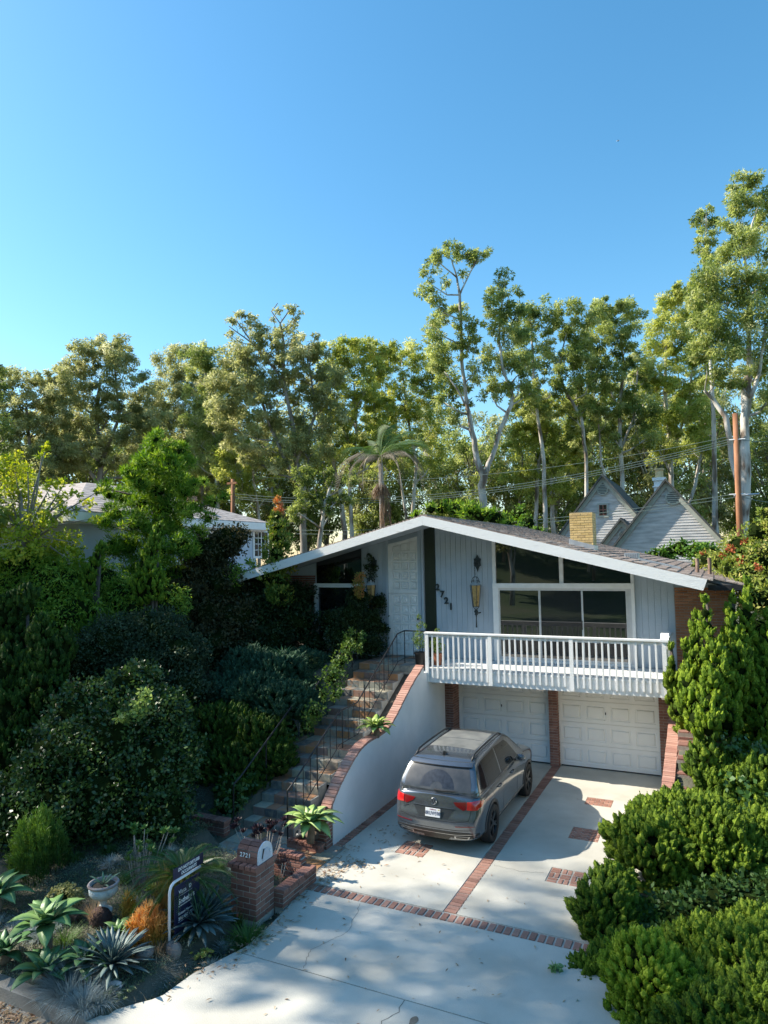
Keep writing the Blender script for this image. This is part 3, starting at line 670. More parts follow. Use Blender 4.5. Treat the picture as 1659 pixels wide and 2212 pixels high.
w_ = wb(lw, MB().prism_x([(11.5, -.1)]+[(y, z-.05) for y, z in prof if y > 11.5]+[(16.12, 2.60), (16.14, 2.46), (17.58, 2.40), (17.58, -.1)], -6.9, -6.68), 'wall', stucco)
wb(lw, MB().box(-6.95, -6.9, 17.3, 17.6, -.1, 2.3), 'wall', stucco)
coping(w_, prof, -6.785)
ep = wb(lw, MB().box(-6.92, -6.69, 11.27, 11.5, -.05, .5), 'end_pier', mortar); brick_face(ep, -6.93, -6.68, 11.26, 0, .48, brick_m); brick_face(ep, 11.26, 11.5, -6.68, 0, .5, brick_m, '+x')
def low_wall(name, label, x0, x1, y0, y1, h, z0=0, z1=None):
    t = thing(name, label, 'low wall', (x0, y0, z0))
    if z1 is None: z1 = z0
    c_ = wb(t, MB().box(x0+.012, x1-.012, y0+.012, y1-.012, z0-.1, z0+h-.05), 'core', mortar)
    bh_ = (h-.055)/max(1, round((h-.055)/.08))-.0001; brick_face(c_, x0, x1, y0, z0, z0+h-.055, brick_m, '-y', .22, bh_); brick_face(c_, y0, y1, x1, z0, z0+h-.055, brick_m, '+x', .22, bh_)
    ax = (x1-x0) > (y1-y0); s = (x0 if ax else y0)+.04; e = x1 if ax else y1; wd = (y1-y0) if ax else (x1-x0)
    k = MB().box(*((-.033, .033, -wd/2-.01, wd/2+.01) if ax else (-wd/2-.01, wd/2+.01, -.033, .033)), -.055, 0, .004).mesh('cap_brick', brick_m)
    while s < e: link('cap_brick', k, c_, ((s if ax else (x0+x1)/2), ((y0+y1)/2 if ax else s), z0+h+rnd.uniform(-.003, .003)), (0, 0, rnd.uniform(-.03, .03))); s += .0745
    return t
low_wall('brick_edging', 'low brick edging at the foot of the thick-stemmed agave beside the bottom step', -7.42, -6.69, 11.05, 11.2, .16)
low_wall('planter_wall', 'low brick planter wall running back from the mailbox pillar along the driveway', -6.40, -6.22, 9.16, 10.15, .27)
low_wall('planter_wall', 'short taller brick wall behind the mailbox pillar at the slate path', -6.98, -6.42, 10.0, 10.16, .42)
low_wall('planter_wall', 'low shaded brick wall left of the bottom step beside the sago palm', -9.6, -8.80, 10.95, 11.15, .32)
low_wall('planter_wall', 'long low shaded brick kerb under the dark rosette plants', -8.9, -7.0, 9.7, 9.86, .2)
rw = thing('retaining_wall', 'cream wall with red brick coping at the right edge of the driveway', 'wall', (-1, 12, 0))
prof2 = smooth([(12.2, .55), (13.2, .85), (14.2, 1.12), (15.5, 1.36), (16.6, 1.62), (17.85, 1.78)], 2)
w2 = wb(rw, MB().prism_x([(12.2, -.1)]+[(y, z-.05) for y, z in prof2]+[(17.85, -.1)], -1.05, -.84), 'wall', M('cream_wall', [(.50, .47, .40), (.60, .57, .50)], .9, 3, .3, 60)); coping(w2, prof2, -.945)
# brick steps beyond the right wall
st_ = thing('brick_steps', 'narrow shaded brick steps climbing beside the right-hand driveway wall', 'steps', (-.5, 12, 0))
brd = MB().box(-.098, .098, -.046, .046, -.06, 0, .004).mesh('brick', brick_m)
for i in range(13):
    y0, z0 = 12.0+i*.42, .17+i*.165; s_ = wb(st_, MB().box(-.83, -.16, y0, y0+.43, z0-.17, z0-.03), 'step', mortar_dark)
    brick_face(s_, -.83, -.16, y0-.015, z0-.17, z0-.04, brick_m)
    for r_ in range(4):
        for k in range(3): link('brick', brd, s_, (-.72+k*.222, y0+.05+r_*.105, z0+rnd.uniform(-.003, .003)), (0, 0, rnd.uniform(-.02, .02)))
rw3 = thing('retaining_wall', 'far low brick wall on the right of the brick steps behind the junipers', 'wall', (-.05, 12, 0))
w3 = wb(rw3, MB().prism_x([(13.0, -.1), (13.0, .45), (17.9, 1.55), (17.9, -.1)], -.15, .04), 'wall', mortar_dark); coping(w3, [(13.0, .50), (17.9, 1.60)], -.05)

# staircase with slate tiles
slate = M('slate_tile', [(.12, .15, .16), (.40, .19, .075), (.19, .215, .21), (.42, .37, .27), (.09, .10, .11), (.30, .30, .25), (.36, .17, .09), (.20, .15, .14), (.38, .33, .24)], .5, 9, .45, 30, rand=True)
slate_light = slate
grout = M('grout', [(.30, .28, .25), (.40, .37, .33)], .95, 9)
stairs = thing('staircase', 'slate-tiled stairs climbing in two flights to the white front door', 'stairs', (-8.1, 11.5, 0))
XL, XR = -8.75, -7.45
steps = [(11.5+.315*n, .17*(n+1)) for n in range(7)]+[(14.24+.333*n, .17*(n+8)) for n in range(8)]
def tiles(par, x0, x1, n, fixed, a, b, kind):
    w = (x1-x0)/n; cuts = [x0]+[x0+w*(i+rnd.uniform(-.12, .12)) for i in range(1, n)]+[x1]
    for i in range(n):
        xa, xb = cuts[i]+.005, cuts[i+1]-.005
        if kind == 'tread': me = MB().box(xa, xb, a+.004, b-.004, fixed-.015, fixed+rnd.uniform(0, .004), .003)
        else: me = MB().box(xa, xb, fixed-rnd.uniform(.002, .006), fixed+.015, a+.004, b-.004, .003)
        link('slate_tile', me.mesh('slate_tile', slate), par)
for n, (y, z) in enumerate(steps):
    yn = steps[n+1][0] if n+1 < len(steps) else 18.08
    x1_ = XR-(.12 if n < 4 else 0) if n < 14 else -6.98; x0_ = XL
    if n == 6: x1_ = -7.0
    sp = wb(stairs, MB().box(x0_, x1_, y+.012, yn+.02 if n < 14 else 18.08, z-.22 if n else -.1, z-.012), 'step', grout)
    if n < 14: tiles(sp, x0_, x1_, 4 if n != 6 else 6, z, y, y+(yn-y)*(1 if n != 6 else .5), 'tread')
    if n == 6: tiles(sp, x0_, x1_, 5, z, y+(yn-y)*.5, yn, 'tread')
    if n == 14:
        for j in range(4): tiles(sp, x0_, x1_, 6, z, y+j*.38, y+(j+1)*.38, 'tread')
    tiles(sp, x0_, x1_, 4 if x1_ < -7.2 else 6, y, z-.17, z-.004, 'riser')
    wb(stairs, MB().box(x1_, x1_+.02, y+.01, yn, -.05 if n < 7 else .5, z-.005), 'step_cheek', M('cheek', [(.34, .35, .33), (.46, .46, .44)], .9, 4, .4, 40)) if n < 14 else None
# slate path at the foot
pth = thing('slate_path', 'slate and brick paving between the driveway and the bottom step', 'path', (-7.6, 10.6, 0)); pth['kind'] = 'structure'
base_ = wb(pth, MB().box(-8.72, -6.4, 10.17, 11.5, -.08, .006), 'path_bed', grout)
for j in range(4):
    y0 = 10.2+j*.32; tiles(base_, -8.7, -7.45 if j > 2 else -6.42, 4 if j > 2 else 6, .02, y0, y0+.31, 'tread')
for j in range(9): link('brick', bp_a, base_, (-6.45+.0, 10.25, .012), (0, 0, 0)) if 0 else None
# planting strip between stairs and wall
sm_ = MB()
for (ya, za), (yb, zb) in zip(steps, steps[1:]+[(18, 2.55)]):
    if ya < 16.4: sm_.add([(-7.44, ya, za-.25), (-6.9, ya, za-.12), (-6.9, yb, zb-.12), (-7.44, yb, zb-.25)], [(0, 1, 2, 3)])
tag(sm_.build('planting_strip', soil), kind='structure')

# iron handrails
def zst(y):
    z = 0
    for a, b in zip([(11.2, .05)]+steps, steps+[(19, 2.55)]):
        if a[0] <= y <= b[0]: return a[1]+(b[1]-a[1])*(y-a[0])/(b[0]-a[0]) if not (13.39 < y < 14.24) else 1.19
    return 2.55
def rail(name, label, x, ys, hand=.86, bars=True, extra=None, n=None):
    t = thing(name, label, 'handrail', (x, ys[0], zst(ys[0])))
    pts = [(x, y, zst(y)+hand) for y in ys]
    wb(t, MB().tube(pts+(extra or []), .017, 8), 'top_rail', iron, smooth=True)
    low = [(x, y, zst(y)+.14) for y in ys]
    if bars: wb(t, MB().tube(low+([(e[0], e[1], e[2]-hand+.14) for e in extra] if extra else []), .010, 6), 'bottom_rail', iron)
    wb(t, MB().tube([(x, ys[0], zst(ys[0])-.05), pts[0]], .015, 6), 'post', iron)
    y = ys[0]+.3; k = 0
    while y < ys[-1]+.01:
        big = k % 4 == 3; wb(t, MB().tube([(x, y, zst(y)-.02 if big else zst(y)+.14), (x, y, zst(y)+hand)], .014 if big else .008, 6), 'post' if big else 'baluster', iron) if bars or big else None
        y += .27; k += 1
    if extra:
        for e in extra: wb(t, MB().tube([(e[0], e[1], e[2]-hand), e], .013, 6), 'post', iron)
        e = extra[-1]
        for s in (.33, .66): wb(t, MB().tube([(x+(e[0]-x)*s, e[1], e[2]-hand+.14), (x+(e[0]-x)*s, e[1], e[2])], .008, 6), 'baluster', iron)
    return t
rail('handrail', 'long black iron handrail with thin balusters on the right side of the stairs', -7.56, [11.3, 11.5, 13.35, 14.2, 16.5], extra=[(-7.56, 16.95, 2.55+.86), (-6.78, 16.95, 2.55+.86)])
rail('handrail', 'short black iron handrail on the left of the lower flight against the hedge', -8.80, [11.25, 11.5, 13.35], bars=False)
rail('handrail', 'black iron handrail half buried in the vine on the left of the upper flight', -8.80, [14.1, 14.24, 16.6], bars=True)

# ================================================================ MAILBOX, SIGN, URN, POTS, LAMPS
mp_ = thing('mailbox_pillar', 'red brick pillar carrying the arched mailbox beside the driveway', 'pillar', (-6.63, 8.9, 0))
PX0, PX1, PY0, PY1, PZ = -6.84, -6.36, 8.66, 9.14, .80
core_ = wb(mp_, MB().box(PX0+.012, PX1-.012, PY0+.012, PY1-.012, -.1, PZ-.07), 'pillar', mortar)
brick_face(core_, PX0, PX1, PY0, 0, PZ-.06, brick_m, '-y', .235, .0822); brick_face(core_, PY0, PY1, PX1, 0, PZ-.06, brick_m, '+x', .235, .0822)
cb = MB().box(-.046, .046, -.14, .14, -.065, 0, .004).mesh('cap_brick', brick_m)
for i in range(5):
    for j in range(2): link('cap_brick', cb, core_, (PX0+.02+i*.108, PY0+.1+j*.285, PZ))
mbx = thing('mailbox', 'arched brick mailbox with a white half-round door and white 2721 digits', 'mailbox', (-6.64, 8.92, PZ))
def arch(r, n=10, z0=.10): return [(-r, 0)]+[(-r*math.cos(math.pi*i/n), z0+r*math.sin(math.pi*i/n)) for i in range(n+1)]+[(r, 0)]
body = MB().prism_x([(y+8.9, z+PZ+.001) for y, z in arch(.155)], -6.76, -6.38); bo = wb(mbx, body, 'body', mortar)
nseg = 7
for ring in range(2):
    xa, xb = (-6.765+ring*.19, -6.765+(ring+1)*.19-.008)
    for side in (0,):
        for s_ in (-1, 1): link('arch_brick', MB().box(xa, xb, 8.9+s_*.165-.012, 8.9+s_*.165+.012, PZ+.004, PZ+.095, .003).mesh('arch_brick', brick_m), bo)
    for i in range(nseg):
        a0, a1 = math.pi*i/nseg+.03, math.pi*(i+1)/nseg-.03
        pts = [(8.9-r_*math.cos(a), PZ+.10+r_*math.sin(a)) for r_, a in ((.155, a0), (.178, a0), (.178, a1), (.155, a1))]
        link('arch_brick', MB().prism_x(pts, xa, xb).mesh('arch_brick', brick_m), bo)
dm = M('mailbox_paint', [(.52, .55, .60), (.64, .67, .71)], .5, 6)
wb(mbx, MB().prism_x([(y+8.9, z+PZ+.002) for y, z in arch(.185)], -6.382, -6.36), 'door_plate', dm)
wb(mbx, MB().prism_x([(y*.62+8.92, z*.62+PZ+.03) for y, z in arch(.165)], -6.36, -6.35), 'door', M('mailbox_door', [(.40, .44, .52), (.52, .56, .62)], .5, 6))
wb(mbx, MB().tube([(-6.354, 9.0, PZ+.13), (-6.33, 9.0, PZ+.13)], .014, 8), 'knob', white_paint)
wb(mbx, MB().prism_x([(8.80, PZ+.07), (8.815, PZ+.07), (8.86, PZ+.20), (8.84, PZ+.20)], -6.36, -6.348), 'slot', iron)
wht = M('white_digits', [(.82, .82, .80)], .5)
for i, d_ in enumerate('2721'):
    link('digit', text_obj(d_, .085, wht, 'digit', .004, .002), mbx, (-6.68+i*.052+6.64, 8.9-.182-8.92, .115), (math.pi/2-.15, 0, 0))
# real-estate sign
sg = thing('yard_sign', 'navy estate-agent sign hanging from a white square-tube post at the garden edge', 'sign', (-6.94, 7.47, .03))
wp = M('sign_post_white', [(.74, .74, .76), (.82, .82, .84)], .35, 5)
arm_z = .945
def sb(mb, name, mat, **k): return wb(sg, mb, name, mat, **k)
sb(MB().tube([(-6.94, 7.30, .04), (-6.94, 7.56, .04)], .022, 4), 'foot', wp)
pp = [(-6.94, 7.47, .03), (-6.94, 7.47, .82), (-6.94, 7.48, .87), (-6.94, 7.505, .915), (-6.94, 7.55, .94), (-6.94, 7.60, arm_z), (-6.94, 8.10, arm_z)]
sb(MB().tube(pp, .019, 8), 'post', wp, smooth=True)
navy = M('navy_sign', [(.010, .014, .045), (.014, .018, .055)], .35, 4)
bd = sb(MB().box(-6.945, -6.935, 7.56, 8.08, .235, .875, .002), 'sign_panel', navy)
rid = sb(MB().box(-6.945, -6.935, 7.54, 8.16, .97, 1.12, .002), 'rider_panel', navy)
for y in (7.66, 7.98): sb(MB().tube([(-6.94, y, .87), (-6.94, y, .93)], .004, 5), 'hook', iron)
for y in (7.66, 7.98): sb(MB().tube([(-6.94, y, .96), (-6.94, y, .98)], .004, 5), 'hook', iron)
sgw = M('sign_white', [(.80, .80, .80)], .5)
def stext(txt, size, y, z, par, align='LEFT', off=0., shear=0., sx=1.):
    me = text_obj(txt, size, sgw, 'lettering', .0012, off, align, shear); link('lettering', me, par, (-6.9335, y, z), (math.pi/2, 0, math.pi/2), (sx, 1, 1))
stext('Vista', .078, 7.645, .765, bd)
stext("Sotheby\u2019s", .098, 7.64, .635, bd, off=.0022, sx=.86)
stext('INTERNATIONAL REALTY', .026, 7.645, .575, bd, sx=.9)
stext('Kristen Novoa', .052, 7.64, .475, bd, sx=.92)
stext('310.650.1078', .066, 7.64, .405, bd, off=.001, sx=.9)
for z_, w_2 in ((.715, .28), (.365, .3)): link('rule', MB().box(-6.9345, -6.9335, 7.64, 7.64+w_2, z_-.0015, z_+.0015).mesh('rule', sgw), bd)
em = MB().tube([(-6.935, 7.875, .775), (-6.9325, 7.875, .775)], .028, 16); link('emblem', em.mesh('emblem', sgw), bd); link('emblem_letters', text_obj('SIR', .026, navy, 'emblem', .001, .0005), bd, (-6.9315, 7.875, .775), (math.pi/2, 0, math.pi/2))
stext('DO NOT DISTURB', .062, 7.85, 1.075, rid, 'CENTER', .0015, .25, .85); stext('OCCUPANTS', .062, 7.85, 1.010, rid, 'CENTER', .0015, .25, .85)

# urn
urn_m = M('weathered_stone', [(.40, .45, .46), (.60, .66, .68), (.70, .75, .76)], .9, 7, .5, 50)
urn_rim_m = M('rosy_stone', [(.26, .17, .15), (.38, .30, .28), (.44, .40, .38)], .9, 9, .5, 50)
ux, uy, uz = -8.33, 7.60, .27
ur = thing('urn_planter', 'pale stone pedestal urn standing among the succulents', 'urn', (ux, uy, uz))
link('bowl', MB().lathe([(.0, .16), (.05, .16), (.09, .175), (.155, .215), (.195, .27), (.205, .33), (.20, .345), (.198, .365)], 40, rfun=lambda a, z: 1+(.025*abs(math.sin(a*9)) if .18 < z < .29 else 0)).mesh('bowl', urn_m, True), ur)
link('rim', MB().lathe([(.195, .36), (.215, .37), (.225, .39), (.215, .405), (.185, .405), (.18, .37), (.17, .345), (0, .345)], 40).mesh('rim', urn_rim_m, True), ur)
link('pedestal', MB().lathe([(.0, -.03), (.13, -.03), (.13, .01), (.11, .025), (.07, .05), (.05, .09), (.045, .12), (.06, .15), (.05, .165), (0, .165)], 28).mesh('pedestal', urn_m, True), ur)
link('earth', MB().lathe([(0, .35), (.17, .35), (.17, .366), (0, .372)], 20).mesh('earth', soil), ur)

# pots by the door
def pot(name, label, x, y, z, r, h, mat):
    t = thing(name, label, 'plant pot', (x, y, z)); link('pot', MB().lathe([(0, 0), (r*.72, 0), (r*.95, h*.86), (r*1.05, h*.86), (r*1.05, h), (r*.92, h), (r*.9, h*.88), (0, h*.88)], 24).mesh('pot', mat, 'auto'), t)
    link('earth', MB().lathe([(0, h*.88), (r*.9, h*.88), (r*.9, h*.9), (0, h*.91)], 16).mesh('earth', soil), t); return t
pot('plant_pot', 'black plastic pot on the top landing beside the white balcony post', -6.98, 16.62, 2.552, .15, .36, M('black_plastic', [(.012, .012, .013)], .4))
pot('plant_pot', 'terracotta pot behind the balcony railing next to the black pot', -6.62, 16.95, 2.552, .13, .30, M('terracotta', [(.36, .12, .06), (.46, .18, .10)], .8, 8, .3))

# wall lanterns
amber = M('amber_glass', [(.30, .20, .07), (.46, .32, .13), (.24, .16, .06)], .25, 9, .2, 30)
def lantern(label, x, z, y=FY):
    t = thing('wall_lantern', label, 'lantern', (x, y, z))
    pl = [(0, .23), (.05, .13), (.10, .12), (.085, .02), (.10, -.07), (.05, -.11), (0, -.24), (-.05, -.11), (-.10, -.07), (-.085, .02), (-.10, .12), (-.05, .13)]
    link('back_plate', MB().prism_y([(a, b+.55) for a, b in pl], -.02, 0).mesh('back_plate', iron_green), t)
    arc = [(0, -.02, .50), (-.01, -.10, .62), (-.01, -.20, .62), (-.01, -.25, .55), (-.01, -.22, .48), (-.01, -.17, .50)]
    link('bracket', MB().tube(arc, .016, 6).mesh('bracket', iron_green, True), t)
    cm_ = MB()
    for i in range(5):
        zc = .43-i*.058; ring = [(-.01+(.016*math.cos(a) if i % 2 else 0), -.22+(0 if i % 2 else .016*math.cos(a)), zc+.036*math.sin(a)) for a in np.linspace(0, 2*math.pi, 9)]
        cm_.tube(ring, .005, 4)
    link('chain', cm_.mesh('chain', iron_green), t)
    sc = MB()
    for k in range(4):
        a = k*math.pi/2+math.pi/4; c_, s_ = math.cos(a), math.sin(a); pts = []
        for q in range(10): u = q/9; rr = .02+.10*math.sin(u*math.pi*.8); zz = .10+.10*math.cos(u*4.2); pts.append((c_*rr, -.22+s_*rr, zz-.02+.06*u))
        sc.tube(pts, .008, 5)
    link('scroll_top', sc.mesh('scroll_top', iron_green), t)
    link('lamp_cap', MB().lathe([(.0, .10), (.015, .10), (.03, .06), (.10, .01), (.155, -.03), (.16, -.05), (.0, -.05)], 6, (0, -.22, 0)).mesh('lamp_cap', M('lamp_cap_paint', [(.36, .40, .42), (.5, .54, .56)], .5, 6)), t)
    fr = MB(); n = 6
    top = [(.155*math.cos(2*math.pi*i/n), -.22+.155*math.sin(2*math.pi*i/n), -.04) for i in range(n)]; bot = [(.09*math.cos(2*math.pi*i/n), -.22+.09*math.sin(2*math.pi*i/n), -.62) for i in range(n)]
    for i in range(n): fr.tube([top[i], bot[i]], .008, 5); fr.tube([top[i], top[(i+1) % n]], .006, 4); fr.tube([bot[i], bot[(i+1) % n]], .008, 4); fr.tube([bot[i], (0, -.22, -.74)], .007, 4)
    link('cage', fr.mesh('cage', iron_green), t)
    gl = MB()
    for i in range(n):
        j = (i+1) % n; s_ = .86; c = Vector((0, -.22, 0)); f_ = lambda p: (p[0]*s_, -.22+(p[1]+.22)*s_, p[2])
        link('pane', MB().add([f_(top[i]), f_(top[j]), f_(bot[j]), f_(bot[i])], [(0, 1, 2, 3)]).mesh('pane', amber), t)
    link('finial', MB().lathe([(0, -1.18), (.022, -1.18), (.012, -.92), (.018, -.86), (.05, -.83), (.03, -.80), (.06, -.76), (.05, -.73), (.02, -.71), (0, -.71)], 12, (0, -.22, 0)).mesh('finial', iron_green, True), t)
    link('lower_bracket', MB().tube([(0, -.22, -.79), (.04, -.12, -.80), (.05, 0, -.80)], .02, 6).mesh('lower_bracket', iron_green), t)
    return t
p = ony(1027, 1258, FY-.22); lantern('tall hanging iron lantern with amber glass between the house number and the big window', p.x, p.z-.03)
p = ony(801, 1258, FY-.22); lantern('iron lantern left of the white front door, half hidden by shrubs', p.x, p.z-.03)

# path lamp and coiled hose
pl = thing('path_lamp', 'small black mushroom-hat path lamp beside the upper stairs', 'lamp', (-9.1, 13.9, 1.2))
link('stake', MB().tube([(0, 0, 0), (0, 0, .95)], .012, 6).mesh('stake', iron), pl); link('lamp_body', MB().lathe([(0, .93), (.035, .93), (.05, 1.03), (.0, 1.03)], 12).mesh('lamp_body', iron), pl); link('hat', MB().lathe([(0, 1.02), (.12, 1.02), (.125, 1.035), (.03, 1.08), (0, 1.085)], 20).mesh('hat', iron, True), pl)
hp = []; 
for i in range(90): a = i*.31; r_ = .17+.02*math.sin(i*.9); hp.append((-8.95+r_*math.cos(a), 13.62+.05*math.sin(i*.35), 1.45+r_*1.3*math.sin(a)))
hs = MB().tube(hp, .011, 6).mesh('garden_hose', M('hose_rubber', [(.03, .055, .06), (.05, .08, .085)], .5, 6), True)
tag(link('garden_hose', hs), 'coiled dark green garden hose hanging at the landing by the vine', 'hose')
# ================================================================ CAR
car = thing('parked_car', 'dark grey SUV parked with its rear to the street in front of the left garage', 'car', (-4.82, 11.92, 0)); car.scale = (.945, .975, .975)
paint = M('grey_metallic_paint', [(.125, .142, .165), (.15, .168, .192)], .22, 3, metal=.7, coat=.8)
cgl = M('car_glass', [(.010, .012, .014)], .06, spec=.45)
trim = M('black_trim', [(.016, .016, .017)], .45); clad = M('grey_cladding', [(.045, .046, .048)], .55)
chrome = M('chrome', [(.42, .43, .45)], .28, metal=1.); redl = M('red_lamp', [(.50, .008, .012), (.62, .02, .02)], .12, 14, coat=1.)
redd = M('dark_red_lamp', [(.16, .006, .008)], .12, coat=1.)
Lc = 4.70
def lerp(tab, t):
    for (a, va), (b, vb) in zip(tab, tab[1:]):
        if t <= b: u = max(0, (t-a)/(b-a)); u = u*u*(3-2*u)*.5+u*.5; return va+(vb-va)*u
    return tab[-1][1]
halfw = [(0, .80), (.10, .865), (.28, .905), (.7, .92), (3.9, .92), (4.3, .88), (4.55, .78), (4.70, .62)]
topz = [(0, 1.02), (.3, 1.05), (3.3, 1.06), (3.6, 1.05), (4.3, .97), (4.55, .88), (4.70, .74)]
def body_sec(y):
    w = lerp(halfw, y); t = lerp(topz, y); lo = .24 if .5 < y < 4.2 else .27
    k = [(0, lo), (w*.6, lo), (w*.93, lo), (w*.985, lo+.10), (w*.975, .46), (w*.985, .62), (w*1.0, .74), (w*.995, .84), (w*.985, t-.10), (w*.95, t-.03), (w*.87, t+.005), (w*.5, t+.035), (0, t+.045)]
    return k
st = [0, .04, .12, .25, .42, .62, .9, 1.2, 1.6, 2.0, 2.4, 2.8, 3.2, 3.5, 3.72, 3.95, 4.15, 4.35, 4.5, 4.62, 4.70]
def yoff(y, z, x):      # rear face shape: bumper bulges out, tailgate leans forward, corners round
    k = max(0, 1-y/.5)
    tab = [(.2, .13), (.36, .05), (.45, .02), (.60, .0), (.70, .01), (.76, .065), (.90, .085), (1.06, .13), (1.2, .16)]
    f = max(0, 1-(Lc-y)/.4); 
    return lerp(tab, z)*k + k*.10*(abs(x)/.92)**3 - f*.0
V = []; F = []; ns = len(body_sec(1))
for y in st:
    s_ = body_sec(y); ring = [(x, z) for x, z in s_]+[(-x, z) for x, z in reversed(s_[1:-1])]
    for x, z in ring: V.append((x, y+yoff(y, z, x), z))
nr = 2*ns-2
for i in range(len(st)-1):
    for j in range(nr): F.append((i*nr+j, i*nr+(j+1) % nr, (i+1)*nr+(j+1) % nr, (i+1)*nr+j))
def cap(i, rev):
    base = i*nr
    for j in range(1, ns-2):                       # join right j to left mirror
        a, b = base+j, base+j+1; c, d = base+(nr-j-1) % nr, base+(nr-j) % nr
        # columns between
        n = 6; row0 = [V[a][0]+(V[d][0]-V[a][0])*q/n for q in range(n+1)]; 
        A = []; B = []
        for q in range(n+1):
            for (p, r_, L_) in ((a, d, A), (b, c, B)):
                if q == 0: L_.append(p)
                elif q == n: L_.append(r_)
                else:
                    x = V[p][0]+(V[r_][0]-V[p][0])*q/n; z = V[p][2]
                    yy = (yoff(0, z, x)-.025*(1-(x/.85)**2)) if not rev else st[-1]+.06*(1-(x/.7)**2)
                    key = (round(x, 4), round(z, 4), rev)
                    if key not in capv: capv[key] = len(V); V.append((x, yy, z))
                    L_.append(capv[key])
        for q in range(n): F.append((A[q], A[q+1], B[q+1], B[q]) if rev else (A[q], B[q], B[q+1], A[q+1]))
capv = {}
# bottom strip and top strip closed by simple fans
cap(0, False); cap(len(st)-1, True)
def evald(me, mods, name):
    o = bpy.data.objects.new('tmp', me); COL.objects.link(o)
    for m_ in mods: m_(o)
    bpy.context.view_layer.update(); r_ = bpy.data.meshes.new_from_object(o.evaluated_get(bpy.context.evaluated_depsgraph_get())); r_.name = name
    bpy.data.objects.remove(o); return r_
def fix(me):
    bm = bmesh.new(); bm.from_mesh(me); bmesh.ops.remove_doubles(bm, verts=bm.verts, dist=.0005); bmesh.ops.holes_fill(bm, edges=bm.edges, sides=40); bmesh.ops.recalc_face_normals(bm, faces=bm.faces); bm.to_mesh(me); bm.free()
bme = bpy.data.meshes.new('body'); bme.from_pydata(V, [], F); fix(bme)
def sub(o): m_ = o.modifiers.new('s', 'SUBSURF'); m_.levels = 2; m_.render_levels = 2
cut = MB()
WY, WR, WXo = (.93, 3.72), .385, .70
for wy in WY:
    for s_ in (-1, 1): cut.add([], []); cut.tube([(s_*.60, wy, .36), (s_*1.2, wy, .36)], WR, 40)
cutm = cut.mesh('cut'); cuto = bpy.data.objects.new('cut', cutm); COL.objects.link(cuto)
def boo(o): m_ = o.modifiers.new('b', 'BOOLEAN'); m_.operation = 'DIFFERENCE'; m_.object = cuto; m_.solver = 'EXACT'
shell = evald(bme, [sub], 'shell')                       # uncut shell for projections
bcut = evald(bme, [sub, boo], 'body'); bpy.data.objects.remove(cuto)
bcut.materials.clear(); bcut.materials.append(paint)
bcut.polygons.foreach_set('use_smooth', [True]*len(bcut.polygons)); bcut.set_sharp_from_angle(angle=R(40))
link('body', bcut, car)
# greenhouse
gst = [(.14, 1.04, .80, 1.05), (.30, 1.30, .765, 1.05), (.44, 1.52, .70, 1.05), (.55, 1.60, .655, 1.06), (.75, 1.635, .655, 1.06), (1.2, 1.66, .66, 1.06), (2.0, 1.675, .665, 1.06), (2.5, 1.665, .66, 1.06), (2.85, 1.62, .645, 1.06), (3.2, 1.42, .69, 1.06), (3.5, 1.20, .76, 1.05), (3.68, 1.06, .80, 1.03)]
V = []; F = []
for y, zt_, wt, zb in gst:
    wb_ = min(lerp(halfw, y)*.955, .878) if y > .2 else .83
    h = zt_-zb; 
    if h < .05: sec = [(0, zb-.05), (wb_, zb-.05), (wb_, zb-.02), (wb_*.99, zb), (wb_*.97, zb+h*.5), (wb_*.94, zt_-.01), (wb_*.8, zt_), (wb_*.4, zt_+.005), (0, zt_+.008)]
    else: sec = [(0, zb-.05), (wb_, zb-.05), (wb_, zb+.0), (wb_+(wt-wb_)*.45, zb+h*.5), (wb_+(wt-wb_)*.80, zb+h*.83), (wt+.005, zt_-.045), (wt-.05, zt_-.008), (wt*.5, zt_+.012), (0, zt_+.02)]
    ring = sec+[(-x, z) for x, z in reversed(sec[1:-1])]
    for x, z in ring: V.append((x, y+(.05*(abs(x)/.8)**2 if y < .6 else 0)-(.05*(abs(x)/.8)**2 if y > 3 else 0), z))
nr = len(ring)
for i in range(len(gst)-1):
    for j in range(nr): F.append((i*nr+j, i*nr+(j+1) % nr, (i+1)*nr+(j+1) % nr, (i+1)*nr+j))
gme = bpy.data.meshes.new('cabin'); gme.from_pydata(V, [], F); fix(gme)
cab = evald(gme, [sub], 'cabin'); cab.materials.clear(); cab.materials.append(paint)
cab.polygons.foreach_set('use_smooth', [True]*len(cab.polygons)); link('cabin', cab, car)
def bvh_of(*ms):
    vs = []; fs = []
    for m_ in ms:
        k = len(vs); vs += [v.co.copy() for v in m_.vertices]; fs += [tuple(i+k for i in p.vertices) for p in m_.polygons]
    return BVHTree.FromPolygons(vs, fs)
tree_all = bvh_of(shell, cab)
